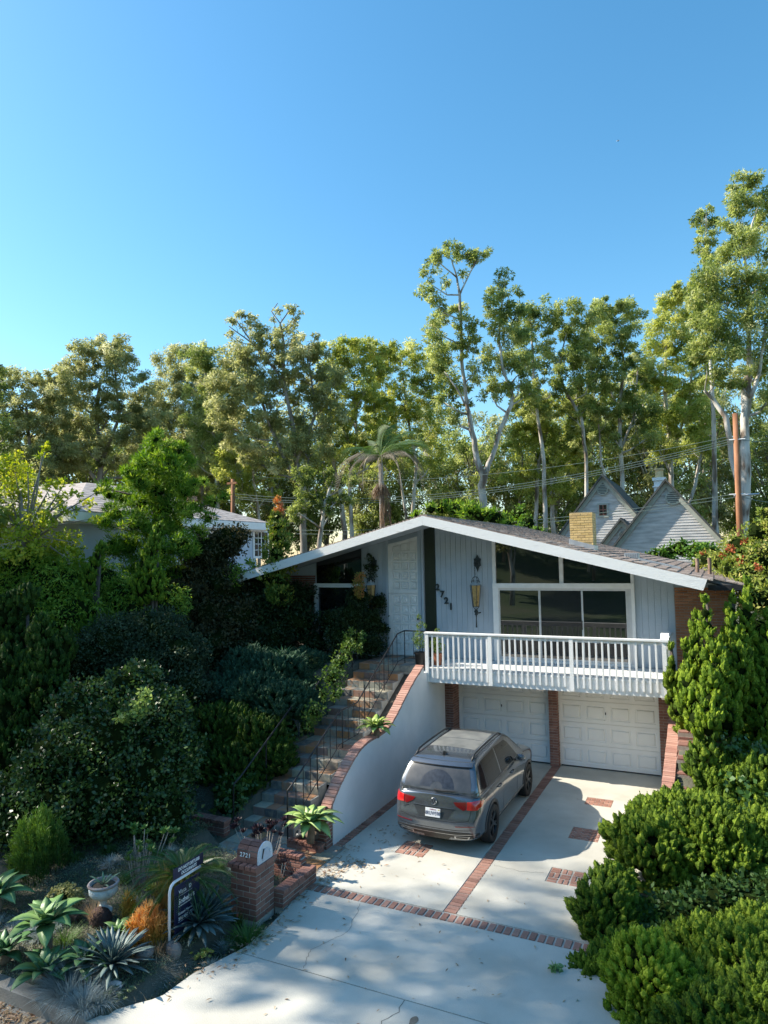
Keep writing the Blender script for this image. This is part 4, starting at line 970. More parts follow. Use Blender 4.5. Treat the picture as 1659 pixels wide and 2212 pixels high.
def patch(name, poly, axis, mat, off=.004, res=.035, thick=.006, par=None):
    """outline poly in the two other axes, projected onto the car along axis ('+x','-x','-y','+z')"""
    bm = bmesh.new(); n = len(poly)
    vs = [bm.verts.new((p[0], p[1], 0)) for p in poly]; bm.faces.new(vs)
    xs_ = [p[0] for p in poly]; ys_ = [p[1] for p in poly]
    for ax, lo, hi in ((0, min(xs_), max(xs_)), (1, min(ys_), max(ys_))):
        v = lo+res
        while v < hi-1e-4:
            co = [0, 0, 0]; co[ax] = v; no_ = [0, 0, 0]; no_[ax] = 1
            bmesh.ops.bisect_plane(bm, geom=bm.verts[:]+bm.edges[:]+bm.faces[:], plane_co=co, plane_no=no_); v += res
    for v in bm.verts:
        a, b = v.co.x, v.co.y
        if axis in ('+x', '-x'):
            s_ = 1 if axis == '+x' else -1; o_, d_ = Vector((3*s_, a, b)), Vector((-s_, 0, 0))
        elif axis == '-y': o_, d_ = Vector((a, -3, b)), Vector((0, 1, 0))
        elif axis == '+y': o_, d_ = Vector((a, 8, b)), Vector((0, -1, 0))
        else: o_, d_ = Vector((a, b, 5)), Vector((0, 0, -1))
        h_, nn, _, _ = tree_all.ray_cast(o_, d_)
        v.co = (h_-d_*off) if h_ else (o_+d_*3)
    # side walls back to the body
    g = bmesh.ops.extrude_face_region(bm, geom=bm.faces[:])
    dd = {'+x': (1, 0, 0), '-x': (-1, 0, 0), '-y': (0, -1, 0), '+y': (0, 1, 0), '+z': (0, 0, 1)}[axis]
    for v in [q for q in g['geom'] if isinstance(q, bmesh.types.BMVert)]: v.co += Vector(dd)*(-thick)
    bmesh.ops.recalc_face_normals(bm, faces=bm.faces)
    me = bpy.data.meshes.new(name); bm.to_mesh(me); bm.free(); me.materials.append(mat)
    me.polygons.foreach_set('use_smooth', [True]*len(me.polygons)); me.set_sharp_from_angle(angle=R(40))
    return link(name, me, par or car)
def mir(p): return [(-a, b) for a, b in p]
def strip(pts, w):                                       # thin ribbon outline pieces
    out = []
    for (a, b), (c, d) in zip(pts, pts[1:]):
        L_ = math.hypot(c-a, d-b); nx_, nz_ = -(d-b)/L_*w/2, (c-a)/L_*w/2
        out.append([(a-nx_, b-nz_), (c-nx_, d-nz_), (c+nx_, d+nz_), (a+nx_, b+nz_)])
    return out
# glass
rg = patch('rear_window', [(-.70, 1.10), (.70, 1.10), (.685, 1.25), (.60, 1.50), (-.60, 1.50), (-.685, 1.25)], '-y', M('dusty_glass', [(.035, .038, .042), (.07, .07, .072)], .25, 5, spec=.6), .004)
tailm = M('clean_glass', [(.012, .018, .03), (.03, .04, .06)], .35, 14, spec=.3)
arcp = [(.36*math.cos(a), 1.135+.30*math.sin(a)) for a in np.linspace(0.02, math.pi-.02, 20)]
arci = [(.13*math.cos(a), 1.14+.10*math.sin(a)) for a in np.linspace(math.pi-.02, .02, 20)]
patch('wiper_arc', arcp+arci, '-y', tailm, .0055, .05, .001, rg)
patch('spoiler', [(-.66, 1.515), (.66, 1.515), (.64, 1.575), (-.64, 1.575)], '-y', paint, .05, .05, .05)
patch('high_brake_light', [(-.60, 1.500), (.60, 1.500), (.60, 1.514), (-.60, 1.514)], '-y', trim, .035, .05, .03)
for ax in ('+x', '-x'):
    patch('window', [(.42, 1.13), (.62, 1.10), (.80, 1.10), (.80, 1.52), (.66, 1.48)], ax, cgl, .003)
    patch('window', [(.83, 1.10), (1.66, 1.10), (1.66, 1.575), (.83, 1.53)], ax, cgl, .003)
    patch('window', [(1.74, 1.10), (2.68, 1.10), (2.98, 1.13), (2.62, 1.47), (2.45, 1.555), (1.74, 1.578)], ax, cgl, .003)
    for pl_ in strip([(.37, 1.085), (3.0, 1.085)], .014): patch('window_trim', pl_, ax, trim, .006, .08)
    for y in (.83, 1.70, 2.78):
        if y > 1: [patch('door_seam', q, ax, trim, .0012, .1, .003) for q in strip([(y, 1.07), (y-.0, .62), (y, .32)], .008)]
    for q in strip([(.93, 1.05), (1.12, .75), (1.32, .45)], .008): patch('door_seam', q, ax, trim, .0012, .1, .003)
    for q in strip([(1.36, .30), (3.28, .30)], .10): patch('side_cladding', q, ax, clad, .012, .1, .02)
    for q in strip([(1.36, .38), (3.28, .38)], .016): patch('side_trim', q, ax, chrome, .014, .1, .02)
    for y in (1.42, 2.38): 
        s_ = 1 if ax == '+x' else -1; h_, _, _, _ = tree_all.ray_cast(Vector((3*s_, y, .93)), Vector((-s_, 0, 0)))
        if h_: link('door_handle', MB().tube([(h_.x, y-.10, .93), (h_.x+s_*.035, y-.08, .93), (h_.x+s_*.035, y+.08, .935), (h_.x, y+.10, .935)], .014, 6).mesh('door_handle', paint, True), car)
    # wheel arch cladding
    for wy in WY:
        ar = [(wy+r_*math.cos(a), .36+r_*math.sin(a)) for r_, sgn in ((.45, 1), (.392, -1)) for a in (np.linspace(-.2, math.pi+.2, 24) if sgn == 1 else np.linspace(math.pi+.2, -.2, 24))]
        patch('arch_cladding', ar, ax, clad, .010, .07, .02)
# lower bumper, lights, tailgate
patch('bumper_cladding', [(-.84, .27), (.84, .27), (.86, .42), (.70, .44), (-.70, .44), (-.86, .42)], '-y', trim, .008, .06, .02)
patch('bumper_chrome', [(-.82, .415), (-.45, .385), (.45, .385), (.82, .415), (.82, .424), (.45, .394), (-.45, .394), (-.82, .424)], '-y', chrome, .012, .06, .01)
for s_ in (1, -1):
    patch('exhaust_trim', [(s_*q, z) for q, z in ((.42, .315), (.68, .315), (.72, .375), (.42, .365))], '-y', chrome, .02, .06, .02)
    patch('exhaust_recess', [(s_*q, z) for q, z in ((.45, .325), (.66, .325), (.69, .362), (.45, .355))], '-y', trim, .023, .06, .01)
    patch('tail_light', [(s_*q, z) for q, z in ((.40, .955), (.64, .97), (.64, .84), (.58, .83), (.44, .90))], '-y', redd, .010, .04, .012)
    patch('tail_light', [(s_*q, z) for q, z in ((.655, .97), (.86, .985), (.875, .90), (.85, .835), (.655, .84))], '-y', redl, .012, .04, .014)
    patch('tail_light', [(.185, .985), (.30, .97), (.46, .95), (.30, .87), (.16, .86)], '+x' if s_ > 0 else '-x', redl, .010, .03, .012)
    patch('reflector', [(s_*.45, .535), (s_*.80, .555), (s_*.80, .57), (s_*.45, .55)], '-y', redd, .006, .05)
for pl_ in strip([(-.86, .50), (-.5, .475), (.5, .475), (.86, .50)], .012): patch('bumper_seam', pl_, '-y', trim, .002, .08, .004)
for q in strip([(-.74, 1.06), (-.735, .82), (-.70, .66), (-.45, .62), (.45, .62), (.70, .66), (.735, .82), (.74, 1.06)], .009): patch('tailgate_seam', q, '-y', trim, .0014, .08, .004)
rec = M('recess_shade_paint', [(.05, .055, .062)], .35, metal=.5, coat=.6)  # darker body paint standing for shade, the recess patch itself lies flush
patch('plate_recess', [(-.42, .83), (.42, .83), (.30, .655), (-.30, .655)], '-y', rec, .002, .06, .004)
for q in strip([(-.43, .84), (.43, .84)], .012): patch('crease_line', q, '-y', paint, .012, .08, .012)
plm = M('plate_white', [(.74, .75, .76)], .4)
h_, _, _, _ = tree_all.ray_cast(Vector((0, -3, .74)), Vector((0, 1, 0))); py_ = h_.y-.02
pla = link('number_plate', MB().box(-.153, .153, -.006, .004, -.077, .077, .003).mesh('number_plate', plm), car, (0, py_, .745), (-.16, 0, 0))
nav = M('plate_navy', [(.02, .03, .09)], .5); prd = M('plate_red', [(.30, .03, .05)], .5)
link('plate_number', text_obj('8RUW598', .092, nav, 'plate_number', .001, .001), pla, (0, -.0075, -.014), (math.pi/2, 0, 0), (.76, 1, 1))
link('plate_state', text_obj('California', .034, prd, 'plate_state', .001, .0, shear=.25), pla, (0, -.0075, .054), (math.pi/2, 0, 0))
link('plate_sticker', MB().box(.105, .14, -.0078, -.006, .047, .066).mesh('plate_sticker', M('sticker', [(.55, .42, .08)], .5)), pla)
# round badge
h_, _, _, _ = tree_all.ray_cast(Vector((0, -3, .935)), Vector((0, 1, 0)))
bdg = link('badge', MB().tube([(0, .005, 0), (0, -.008, 0)], .062, 32).mesh('badge', M('badge_back', [(.05, .055, .07)], .3)), car, (0, h_.y-.004, .935), (-.12, 0, 0))
link('badge_ring', MB().tube([(.058*math.cos(a), -.010, .058*math.sin(a)) for a in np.linspace(0, 2*math.pi, 33)], .0055, 6).mesh('badge_ring', chrome, True), bdg)
vw = MB()
for pts in ([(-.024, .050), (0, .008), (.024, .050)], [(-.052, .022), (-.026, -.045), (0, .002), (.026, -.045), (.052, .022)]):
    for a, b in zip(pts, pts[1:]): vw.bar((a[0], -.011, a[1]), (b[0], -.011, b[1]), .009, .006, (0, 1, 0))
link('badge_letters', vw.mesh('badge_letters', chrome), bdg)
link('model_badge', text_obj('TIGUAN', .032, chrome, 'model_badge', .002, .0006), car, (-.58, .075, .80), (math.pi/2-.1, 0, 0)); link('model_badge', text_obj('SE', .030, chrome, 'model_badge', .002, .0006), car, (-.62, .073, .765), (math.pi/2-.1, 0, 0))
# wiper
h_, _, _, _ = tree_all.ray_cast(Vector((0, -3, 1.13)), Vector((0, 1, 0)))
link('rear_wiper', MB().tube([(-.02, h_.y-.03, 1.115), (.14, h_.y-.035, 1.11), (.40, h_.y-.015, 1.125)], [.024, .016, .010], 6).mesh('rear_wiper', trim), car)
# roof: sunroof, rails, antenna
sr = M('dusty_sunroof', [(.10, .105, .10), (.17, .17, .16), (.22, .22, .20)], .35, 3, spec=.6)
patch('sunroof', [(-.50, 1.12), (.50, 1.12), (.50, 1.72), (-.50, 1.72)], '+z', sr, .003, .08, .006); patch('sunroof', [(-.50, 1.75), (.50, 1.75), (.47, 2.40), (-.47, 2.40)], '+z', sr, .003, .08, .006)
patch('windscreen', [(-.74, 3.42), (.74, 3.42), (.60, 2.86), (-.60, 2.86)], '+z', cgl, .003, .06, .006)
for s_ in (1, -1):
    pts = []
    for y in np.linspace(.62, 2.6, 12):
        h_, _, _, _ = tree_all.ray_cast(Vector((s_*.60, y, 5)), Vector((0, 0, -1))); e = 0 if y in (.62, 2.6) else .045
        pts.append((s_*.60, y, h_.z+(.0 if (y < .63 or y > 2.59) else .05)))
    link('roof_rail', MB().tube(pts, .019, 8).mesh('roof_rail', trim, True), car)
    for y in (1.4,): h_, _, _, _ = tree_all.ray_cast(Vector((s_*.60, y, 5)), Vector((0, 0, -1))); 
h_, _, _, _ = tree_all.ray_cast(Vector((0, .72, 5)), Vector((0, 0, -1)))
link('antenna', MB().add([(-.025, .64, h_.z-.01), (.025, .64, h_.z-.01), (.02, .82, h_.z), (-.02, .82, h_.z), (0, .63, h_.z+.075), (0, .68, h_.z+.06)], [(0, 1, 2, 3), (0, 4, 1), (1, 4, 5), (1, 5, 2), (2, 5, 3), (3, 5, 0), (0, 5, 4)]).mesh('antenna', trim), car)
for y in (1.05,): pass
# mirrors
for s_ in (1, -1):
    me = MB().lathe([(0, -.10), (.05, -.09), (.075, -.03), (.078, .04), (.06, .09), (0, .11)], 14).mesh('mirror', paint, True)
    mo = link('mirror', me, car, (s_*1.0, 2.74, 1.13), (0, math.pi/2, 0), (1, .75, 1)); mo.parent = car
    link('mirror_glass', MB().box(-.055, .055, -.062, -.058, -.085, .085).mesh('mirror_glass', chrome), mo)
    link('mirror_arm', MB().box(-.06, .06, -.02, .02, -.02, .02, .005).mesh('mirror_arm', trim), car, (s_*.90, 2.76, 1.07))
patch('headlight', [(.45, .86), (.80, .88), (.78, .78), (.48, .76)], '+y', chrome, .004); patch('headlight', [(-.45, .86), (-.80, .88), (-.78, .78), (-.48, .76)], '+y', chrome, .004); patch('grille', [(-.42, .82), (.42, .82), (.40, .72), (-.40, .72)], '+y', trim, .004)
for q in strip([(-.70, 3.62), (0, 3.68), (.70, 3.62)], .02): patch('bonnet_line', q, '+z', trim, .002, .1, .004)
for s_ in (1, -1):
    for q in strip([(s_*.55, 3.7), (s_*.50, 4.4)], .03): patch('bonnet_crease', q, '+z', paint, .008, .1, .01)
# wheels
tyre = MB().lathe([(.235, -.105), (.30, -.118), (.345, -.108), (.358, -.06), (.36, 0), (.358, .06), (.345, .108), (.30, .118), (.235, .105)], 44); tyre.f = tyre.f[:-2]
ty = tyre.mesh('tyre', rubber, True)
rim = MB().lathe([(.238, -.10), (.245, -.10), (.25, .10), (.238, .095), (.225, .06), (.22, -.08)], 40); rim.f = rim.f[:-2]
rimm = M('black_alloy', [(.02, .021, .023)], .3, metal=.6); rm = rim.mesh('rim', rimm, True)
sp = MB()
for k in range(5):
    for dk in (-.17, .17):
        a0 = 2*math.pi*k/5; a1 = a0+dk
        sp.bar((.05*math.cos(a0), .05*math.sin(a0), .075), (.235*math.cos(a1), .235*math.sin(a1), .085), .034, .022, (0, 0, 1))
sp.tube([(0, 0, .03), (0, 0, .09)], .06, 16); sp.tube([(0, 0, -.02), (0, 0, .0)], .2, 24)
spm = sp.mesh('spokes', M('machined_alloy', [(.06, .062, .066), (.16, .165, .17)], .3, 20, metal=.8))
for wy in WY:
    for s_ in (1, -1):
        w = link('wheel', ty, car, (s_*.815, wy, .36), (0, s_*math.pi/2, 0)); link('rim', rm, w); link('spokes', spm, w)
# dark underbody
link('underbody', MB().box(-.60, .60, .35, 4.4, .2, .5).mesh('underbody', trim), car)
for wy in WY: link('axle', MB().tube([(-.7, wy, .36), (.7, wy, .36)], .05, 8).mesh('axle', trim), car)
# ================================================================ GARDEN PLANTS
def gp(x, y):
    d = ray(x, y); t = 0.0; p = CAM.copy(); d = d/d.length
    for i in range(4000):
        p = p+d*.02
        if p.z <= Hs(p.x, p.y): return p
    return p
def leaf_mesh(name, mat, W=.25, curl=.25, thick=.03, segs=7, vee=.06, prof=None, tint=None):
    prof = prof or (lambda t: (math.sin(math.pi*min(1, (t*.86+.14)))**.75) if t < 1 else 0)
    v = []; f = []
    for i in range(segs+1):
        t = i/segs; w = max(W*prof(t)/2, .002); y = t*math.cos(curl*t); z = -t*math.sin(curl*t*t); th = thick*(1-t*.85)
        v += [(-w, y, z+vee*w*4), (0, y, z), (w, y, z+vee*w*4), (0, y, z-th)]
    for i in range(segs):
        for j in range(4): f.append((i*4+j, i*4+(j+1) % 4, i*4+4+(j+1) % 4, i*4+4+j))
    f.append((0, 1, 2, 3)); m_ = MB(); m_.v = v; m_.f = f; return m_.mesh(name, mat, True)
def rosette(par, me, n, L, el0=82, el1=8, base=.04, rise=.0, seed=0, jit=6, az0=0, tilt=None, power=.8):
    r_ = random.Random(seed)
    for k in range(n):
        t = (k/(n-1)); az = az0+k*2.39996; el = R(el1+(el0-el1)*(1-t**power)+r_.uniform(-jit, jit)); l_ = L*(.55+.45*min(1, t*2.2))*r_.uniform(.88, 1.1)
        q = Matrix.Rotation(az, 4, 'Z') @ Matrix.Rotation(el, 4, 'X')
        if tilt: q = tilt @ q
        b = Matrix.Rotation(az, 4, 'Z') @ Vector((0, base*t, rise*(1-t)))
        link('leaf', me, par, b, q, (l_*r_.uniform(.9, 1.12), l_, l_))
def agl(name, cols): return M(name, cols, .45, 4, .1, 20, rand=True, spec=.4)
ag_green = agl('agave_green', [(.10, .20, .06), (.15, .27, .09), (.20, .32, .13)])
ag_lime = agl('agave_lime', [(.26, .36, .07), (.34, .44, .10), (.42, .50, .16)])
ag_blue = agl('agave_blue', [(.06, .10, .10), (.10, .15, .145), (.15, .21, .20)])
ag_dark = agl('agave_dark', [(.05, .13, .05), (.075, .17, .06), (.10, .21, .08)])
stemm = M('succulent_stem', [(.16, .11, .07), (.28, .22, .16)], .9, 8, .6, 20)
def LF(n, mat, **k): return leaf_mesh(n, mat, **k)
lf_broad = LF('broad_leaf', ag_green, W=.44, curl=.40); lf_lime = LF('lime_leaf', ag_lime, W=.44, curl=.4); lf_dark = LF('dark_leaf', ag_dark, W=.44, curl=.35); lf_mid = LF('mid_leaf', ag_green, W=.42, curl=.4)
lf_blue = LF('blue_leaf', ag_blue, W=.135, curl=.12, thick=.03, prof=lambda t: min(1, .62+1.1*t)*(1-t**5)**.8 if t < 1 else 0)
def agave(label, p, lf, n, L, stem=.0, el0=84, el1=16, seed=0, cat='agave', group=None, tiltv=None, base=.05):
    t = thing('agave_plant', label, cat, p, 0, group)
    par = t
    if stem: link('stem', MB().tube([(0, 0, -stem-.05), (.02, .01, -stem*.5), (0, 0, .02)], [.075, .065, .055], 9).mesh('stem', stemm, True), t)
    tl = None
    if tiltv: tl = Matrix.Rotation(tiltv[0], 4, 'X') @ Matrix.Rotation(tiltv[1], 4, 'Y')
    rosette(t, lf, n, L, el0, el1, seed=seed, tilt=tl, base=base); return t
def pz(x, y, h, d=None):
    """point whose image is (x,y) standing h above the ground found below it"""
    p = gp(x, y); 
    for _ in range(12): p = onz(x, y, Hs(p.x, p.y)+h)
    return p
agave('large pale green agave on a bare stem at the left, front rosette in the sun', pz(100, 1995, .42), lf_broad, 22, .50, stem=.42, seed=1)
agave('green agave cut by the left picture edge behind the large pale one', pz(-8, 1935, .30), lf_broad, 20, .46, stem=.3, seed=2)
agave('low dark green agave nearest the kerb below the large pale one', pz(98, 2098, .14), lf_dark, 18, .40, stem=.1, seed=3)
agave('broad dark green agave left of the spiky blue rosette', pz(186, 2080, .14), lf_dark, 22, .38, stem=.1, seed=4)
agave('dark green agave at the left picture edge close to the kerb', pz(10, 2058, .15), lf_dark, 18, .38, stem=.1, seed=5)
agave('small upright green agave behind the spiky blue rosette', pz(258, 2018, .12), lf_mid, 16, .30, stem=.08, seed=6)
agave('spiky blue-green agave with narrow sunlit blades between the dark agaves and the sign post', pz(243, 2078, .14), lf_blue, 92, .48, el1=2, seed=7, base=.09)
agave('dense dark blue agave in the shade under the hanging sign', pz(430, 1990, .16), lf_blue, 110, .52, el1=2, seed=8, base=.1)
agave('big bright agave on a thick scarred stem at the low end of the white wall', onz(670, 1778, .55), lf_lime if 0 else LF('wall_leaf', agl('agave_fresh', [(.20, .33, .09), (.27, .40, .12), (.36, .46, .17)]), W=.44, curl=.45), 30, .56, stem=.30, el1=10, seed=9)
agave('small yellow-green agave glowing in the sun on the wall halfway up the stairs', onz(812, 1572, 1.72), lf_lime, 30, .40, stem=.15, seed=10, el1=12)
ut = agave('little spiky agave growing in the pale stone urn', (ux, uy, uz+.38), LF('striped_leaf', agl('agave_striped', [(.16, .26, .14), (.24, .33, .19), (.36, .42, .27)]), W=.20, curl=.15), 9, .22, el0=80, el1=22, seed=11, cat='agave')
# grass-like tufts
def tuft(label, p, n, L, Wd, mat, spread=.5, seed=0, name='grass_tuft', cat='grass tuft', group=None, curve=.5, base=.05, tm=(.2, .8)):
    g = np.random.default_rng(seed); lb = LB(); a = g.random(n)*6.283; el = np.radians(90-spread*90*g.random(n)**.7); Ls = L*(.6+.6*g.random(n))
    b = np.stack([np.cos(a), np.sin(a)], 1)*(base*g.random(n)**.5)[:, None]; P = np.concatenate([b, np.zeros((n, 1))], 1)
    Dh = np.stack([np.cos(a), np.sin(a), np.zeros(n)], 1)
    tint = tm[0]+(tm[1]-tm[0])*g.random(n); up_ = np.array([0, 0, 1.])
    segs = 3; N = g.normal(size=(n, 3)); 
    cur = P.copy(); e = el.copy()
    S = nrm(np.cross(Dh, up_))
    Vs = []; 
    for i in range(segs+1):
        w = (Wd*(1-(i/segs)**1.5)+.0008)[..., None] if hasattr(Wd, 'shape') else Wd*(1-(i/segs)**1.5)+.0008
        Vs.append((cur-S*w/2, cur+S*w/2)); d = Dh*np.cos(e)[:, None]+up_*np.sin(e)[:, None]; cur = cur+d*(Ls/segs)[:, None]; e = e-curve*(.25+g.random(n)*.3)
    for i in range(segs):
        q = np.stack([Vs[i][0], Vs[i][1], Vs[i+1][1], Vs[i+1][0]], 1); lb.V.append(q.reshape(-1, 3)); lb.T.append(tint)
    o = link(name, lb.mesh(name, mat), None, p); return tag(o, label, cat, group)
gr_blue = LEAF('blue_fescue', [(.16, .20, .20), (.30, .36, .36), (.50, .55, .55)], .25)
gr_dry = LEAF('dry_grass', [(.24, .16, .09), (.42, .32, .20), (.55, .46, .32)], .25)
gr_green = LEAF('green_blades', [(.04, .10, .02), (.08, .17, .035), (.14, .24, .06)], .3)
gr_tan = LEAF('tan_stalks', [(.20, .13, .05), (.36, .26, .09), (.40, .36, .14)], .3)
gr_gold = LEAF('golden_stalks', [(.40, .20, .06), (.62, .36, .12), (.66, .50, .20)], .3)
gr_silver = LEAF('silver_blades', [(.34, .34, .28), (.52, .51, .44), (.66, .63, .54)], .255)
tuft('tall reddish dry grass tuft in front of the dark rock', pz(203, 1995, .0), 220, .34, .006, gr_dry, .35, 1)
tuft('thin grey dry grass between the round bush and the dark rock', pz(160, 1990, 0), 240, .24, .005, LEAF('grey_stalks', [(.12, .10, .09), (.24, .2, .18), (.3, .28, .25)], .2), .5, 2)
tuft('large blue fescue mound spilling over the kerb', pz(150, 2140, 0), 1500, .34, .006, gr_blue, .85, 3, base=.2, curve=.7)
tuft('blue fescue clump left of the big kerbside mound', pz(118, 2118, 0), 700, .25, .005, gr_blue, .85, 13, base=.12, curve=.7)
tuft('blue-grey fescue tuft under the large pale agave', pz(205, 2108, 0), 500, .24, .005, gr_blue, .85, 14, base=.1, curve=.7)
tuft('dry blue fescue mound on the kerb edge right of the big one', pz(215, 2160, 0), 700, .22, .005, gr_blue, .9, 15, base=.15, curve=.8)
tuft('silvery grass mound at the foot of the sign post', pz(330, 2110, 0), 1300, .26, .006, gr_silver, .85, 4, base=.16, curve=.8)
tuft('silvery grass clump right of the sign post foot', pz(378, 2085, 0), 900, .22, .006, gr_silver, .85, 5, base=.12, curve=.8)
tuft('pale blue spiky tuft at the driveway edge under the dark blue agave', pz(487, 2055, 0), 300, .17, .009, gr_blue, .8, 6)
tuft('tall tan feathery stalks behind the hanging sign', pz(375, 2000, 0), 620, .78, .008, gr_tan, .22, 7, curve=.15, base=.12)
tuft('bright green strappy plant at the base of the mailbox pillar', pz(535, 2045, 0), 420, .34, .014, gr_green, .75, 8, curve=.8, base=.12)
tuft('small green strappy plant against the front of the mailbox pillar', pz(512, 2000, 0), 160, .34, .016, gr_green, .45, 9, curve=.5, base=.08)
tuft('thin bare grey stalks right of the stone urn', pz(318, 1940, 0), 120, .40, .007, LEAF('bare_stalks', [(.2, .18, .18), (.36, .34, .34)], .1), .25, 10, curve=.1, base=.06)
tuft('green needle grass behind the sign next to the urn', pz(350, 1925, 0), 60, .4, .02, LEAF('teal_blades', [(.10, .17, .16), (.2, .28, .26)], .2), .4, 11, curve=.2)
gt2 = random.Random(8)
names_ = ['beside the kerb', 'in the bed behind the big agaves', 'between the rocks', 'next to the groundcover', 'at the bed centre']
for i, (x, y, n_, L_, m_, lab) in enumerate(((60, 2150, 700, .26, gr_blue, 'blue fescue clump on the kerb below the nearest dark agave'), (262, 2170, 500, .16, gr_silver, 'short silvery tuft on the sunny kerb corner of the garden'), (300, 2140, 600, .20, gr_silver, 'silvery tuft between the white rock and the sign foot'), (180, 2175, 700, .24, gr_blue, 'blue fescue tuft drooping over the middle of the kerb'), (140, 2040, 260, .26, gr_green, 'fine green grass tuft under the stem of the large pale agave'), (290, 1955, 200, .30, gr_green, 'thin green tuft right of the lava rock'), (455, 2095, 260, .12, gr_silver, 'tiny dry tuft at the driveway edge by the yellow rosettes'), (60, 2000, 260, .22, gr_blue, 'blue tuft half hidden behind the left-hand agaves'), (340, 2060, 240, .30, gr_dry, 'dry straw tuft at the base of the orange firestick'))):
    tuft(lab, pz(x, y, 0), n_, L_, .006, m_, .85, 40+i, base=.11, curve=.75)
gs_ = random.Random(31); protos = []
for k_ in range(3): protos.append(None)
cnt_ = 0
while cnt_ < 30:
    x, y = gs_.uniform(-10.2, -6.5), gs_.uniform(6.35, 9.4)
    if x > xleft(min(y, 9.8))-.15: continue
    k_ = cnt_ % 3; lab = ('small blue-grey fescue tuft in the front bed', 'small green grassy tuft in the front bed', 'small dry silvery tuft in the front bed')[k_]
    if protos[k_] is None: protos[k_] = tuft(lab, (x, y, Hs(x, y)), 260, .17, .006, (gr_blue, gr_green, gr_silver)[k_], .85, 70+k_, base=.07, curve=.8, group='small tufts scattered through the front bed')
    else:
        c_ = protos[k_].copy(); COL.objects.link(c_); c_.location = (x, y, Hs(x, y)); c_.rotation_euler = (0, 0, gs_.uniform(0, 6)); c_.scale = (gs_.uniform(.7, 1.2),)*3
    cnt_ += 1
# fire sticks: branching orange twigs
def stick_bush(label, p, r, h, n, mat, seed, name='firestick_shrub', cat='succulent shrub', w=.010, sub=7):
    g = np.random.default_rng(seed); lb = LB()
    for i in range(n):
        a = g.random()*6.283; lob = .62+.5*abs(math.sin(1.5*a+seed))+.1*math.sin(7*a); rr = r*lob*g.random()**.5; q = np.array([rr*math.cos(a), rr*math.sin(a), h*(.25+.75*g.random())*(1-.45*(rr/r)**2)*(.75+.4*abs(math.sin(2.5*a+seed)))])
        d = nrm(np.array([q[0]*.8, q[1]*.8, .7*h])+g.normal(size=3)*.1*h)[None]
        m_ = sub; D = nrm(d+g.normal(size=(m_, 3))*.45); P = q[None]+g.normal(size=(m_, 3))*.015
        lb.leaves(P, D, .06+.06*g.random(m_), w, g, np.clip(q[2]/h+g.normal(size=m_)*.15, 0, 1)); lb.leaves(P, -D*.4+np.array([0, 0, -1.]), .10, w, g, q[2]/h*.6)
    o = link(name, lb.mesh(name, mat), None, p); return tag(o, label, cat)
fire = LEAF('firestick', [(.16, .20, .04), (.55, .30, .06), (.80, .42, .12), (.85, .55, .22)], .3)
stick_bush('orange firestick bush glowing left of the sign post', pz(318, 2040, 0), .26, .46, 420, fire, 1)
stick_bush('small golden firestick sprig left of the big orange one', pz(278, 1990, 0), .09, .40, 90, LEAF('firestick_gold', [(.3, .25, .05), (.6, .4, .08), (.75, .5, .15)], .3), 2)
stick_bush('tall green pencil-stem bush in the shade at the left under the dark shrubs', pz(80, 1900, 0), .45, 1.1, 700, LEAF('pencil_green', [(.03, .07, .012), (.07, .15, .025), (.14, .26, .04)], .25), 3, w=.012)
# succulent rosettes on stalks
def rosette_plant(label, p, spots, leafm, lmat, R_, stemmat, cat='succulent', name='aeonium', n=26, W_=.45, flat=True):
    t = thing(name, label, cat, p); g = random.Random(len(label))
    lm_ = leaf_mesh('rosette_leaf', lmat, W=W_, curl=-.35, thick=.05, segs=4)
    v = MB()
    rm_ = []
    for k in range(n):
        tt = k/(n-1); az = k*2.4; el = R(8+72*(1-tt)); q = Matrix.Rotation(az, 4, 'Z') @ Matrix.Rotation(el, 4, 'X'); l_ = R_*(.4+.6*tt)
        v.add([q @ (Vector(c.co)*l_) for c in lm_.vertices], [tuple(pl_.vertices) for pl_ in lm_.polygons])
    rme = v.mesh('rosette', lmat, True)
    for (x, y, z, s_) in spots:
        if stemmat: link('stem', MB().tube([(x*.25, y*.25, -.02), (x*.7+g.uniform(-.03, .03), y*.7, z*.55), (x, y, z)], [.009, .007, .006], 5).mesh('stem', stemmat, True), t)
        link('rosette', rme, t, (x, y, z), (g.uniform(-.5, .5), g.uniform(-.5, .5), g.uniform(0, 6)), s_)
    return t
dk = M('dark_aeonium', [(.022, .010, .014), (.05, .02, .03)], .4, 9, spec=.5); pale_stem = M('pale_stem', [(.26, .22, .18), (.42, .37, .32)], .85, 12, .3)
g_ = random.Random(3)
pA = gp(590, 1885); pA = Vector((-6.9, 9.75, .1)); 
spots = [(g_.uniform(-.75, .35), g_.uniform(-.25, .35), g_.uniform(.45, .85), g_.uniform(.8, 1.3)) for _ in range(17)]
rosette_plant('cluster of near-black rosettes on pale stalks behind the brick mailbox', (-7.0, 9.75, .12), spots, None, dk, .10, pale_stem)
rosette_plant('two dark rosettes leaning over the planter wall right of the mailbox pillar', (-6.55, 9.5, .15), [(.16, -.1, .42, 1), (.02, .2, .3, .8), (.2, .1, .16, .8)], None, dk, .09, pale_stem)
lime_r = M('lime_rosette', [(.16, .27, .04), (.28, .40, .07), (.40, .48, .12)], .45, 9, rand=True)
grn_r = M('green_rosette', [(.06, .14, .02), (.11, .22, .04), (.17, .29, .06)], .45, 9)
g_ = random.Random(4)
rosette_plant('green rosettes on stalks in the shade between the urn and the sago palm', pz(300, 1930, 0), [(g_.uniform(-.3, .35), g_.uniform(-.1, .5), g_.uniform(.35, .95), g_.uniform(.8, 1.4)) for _ in range(20)], None, grn_r, .095, pale_stem)
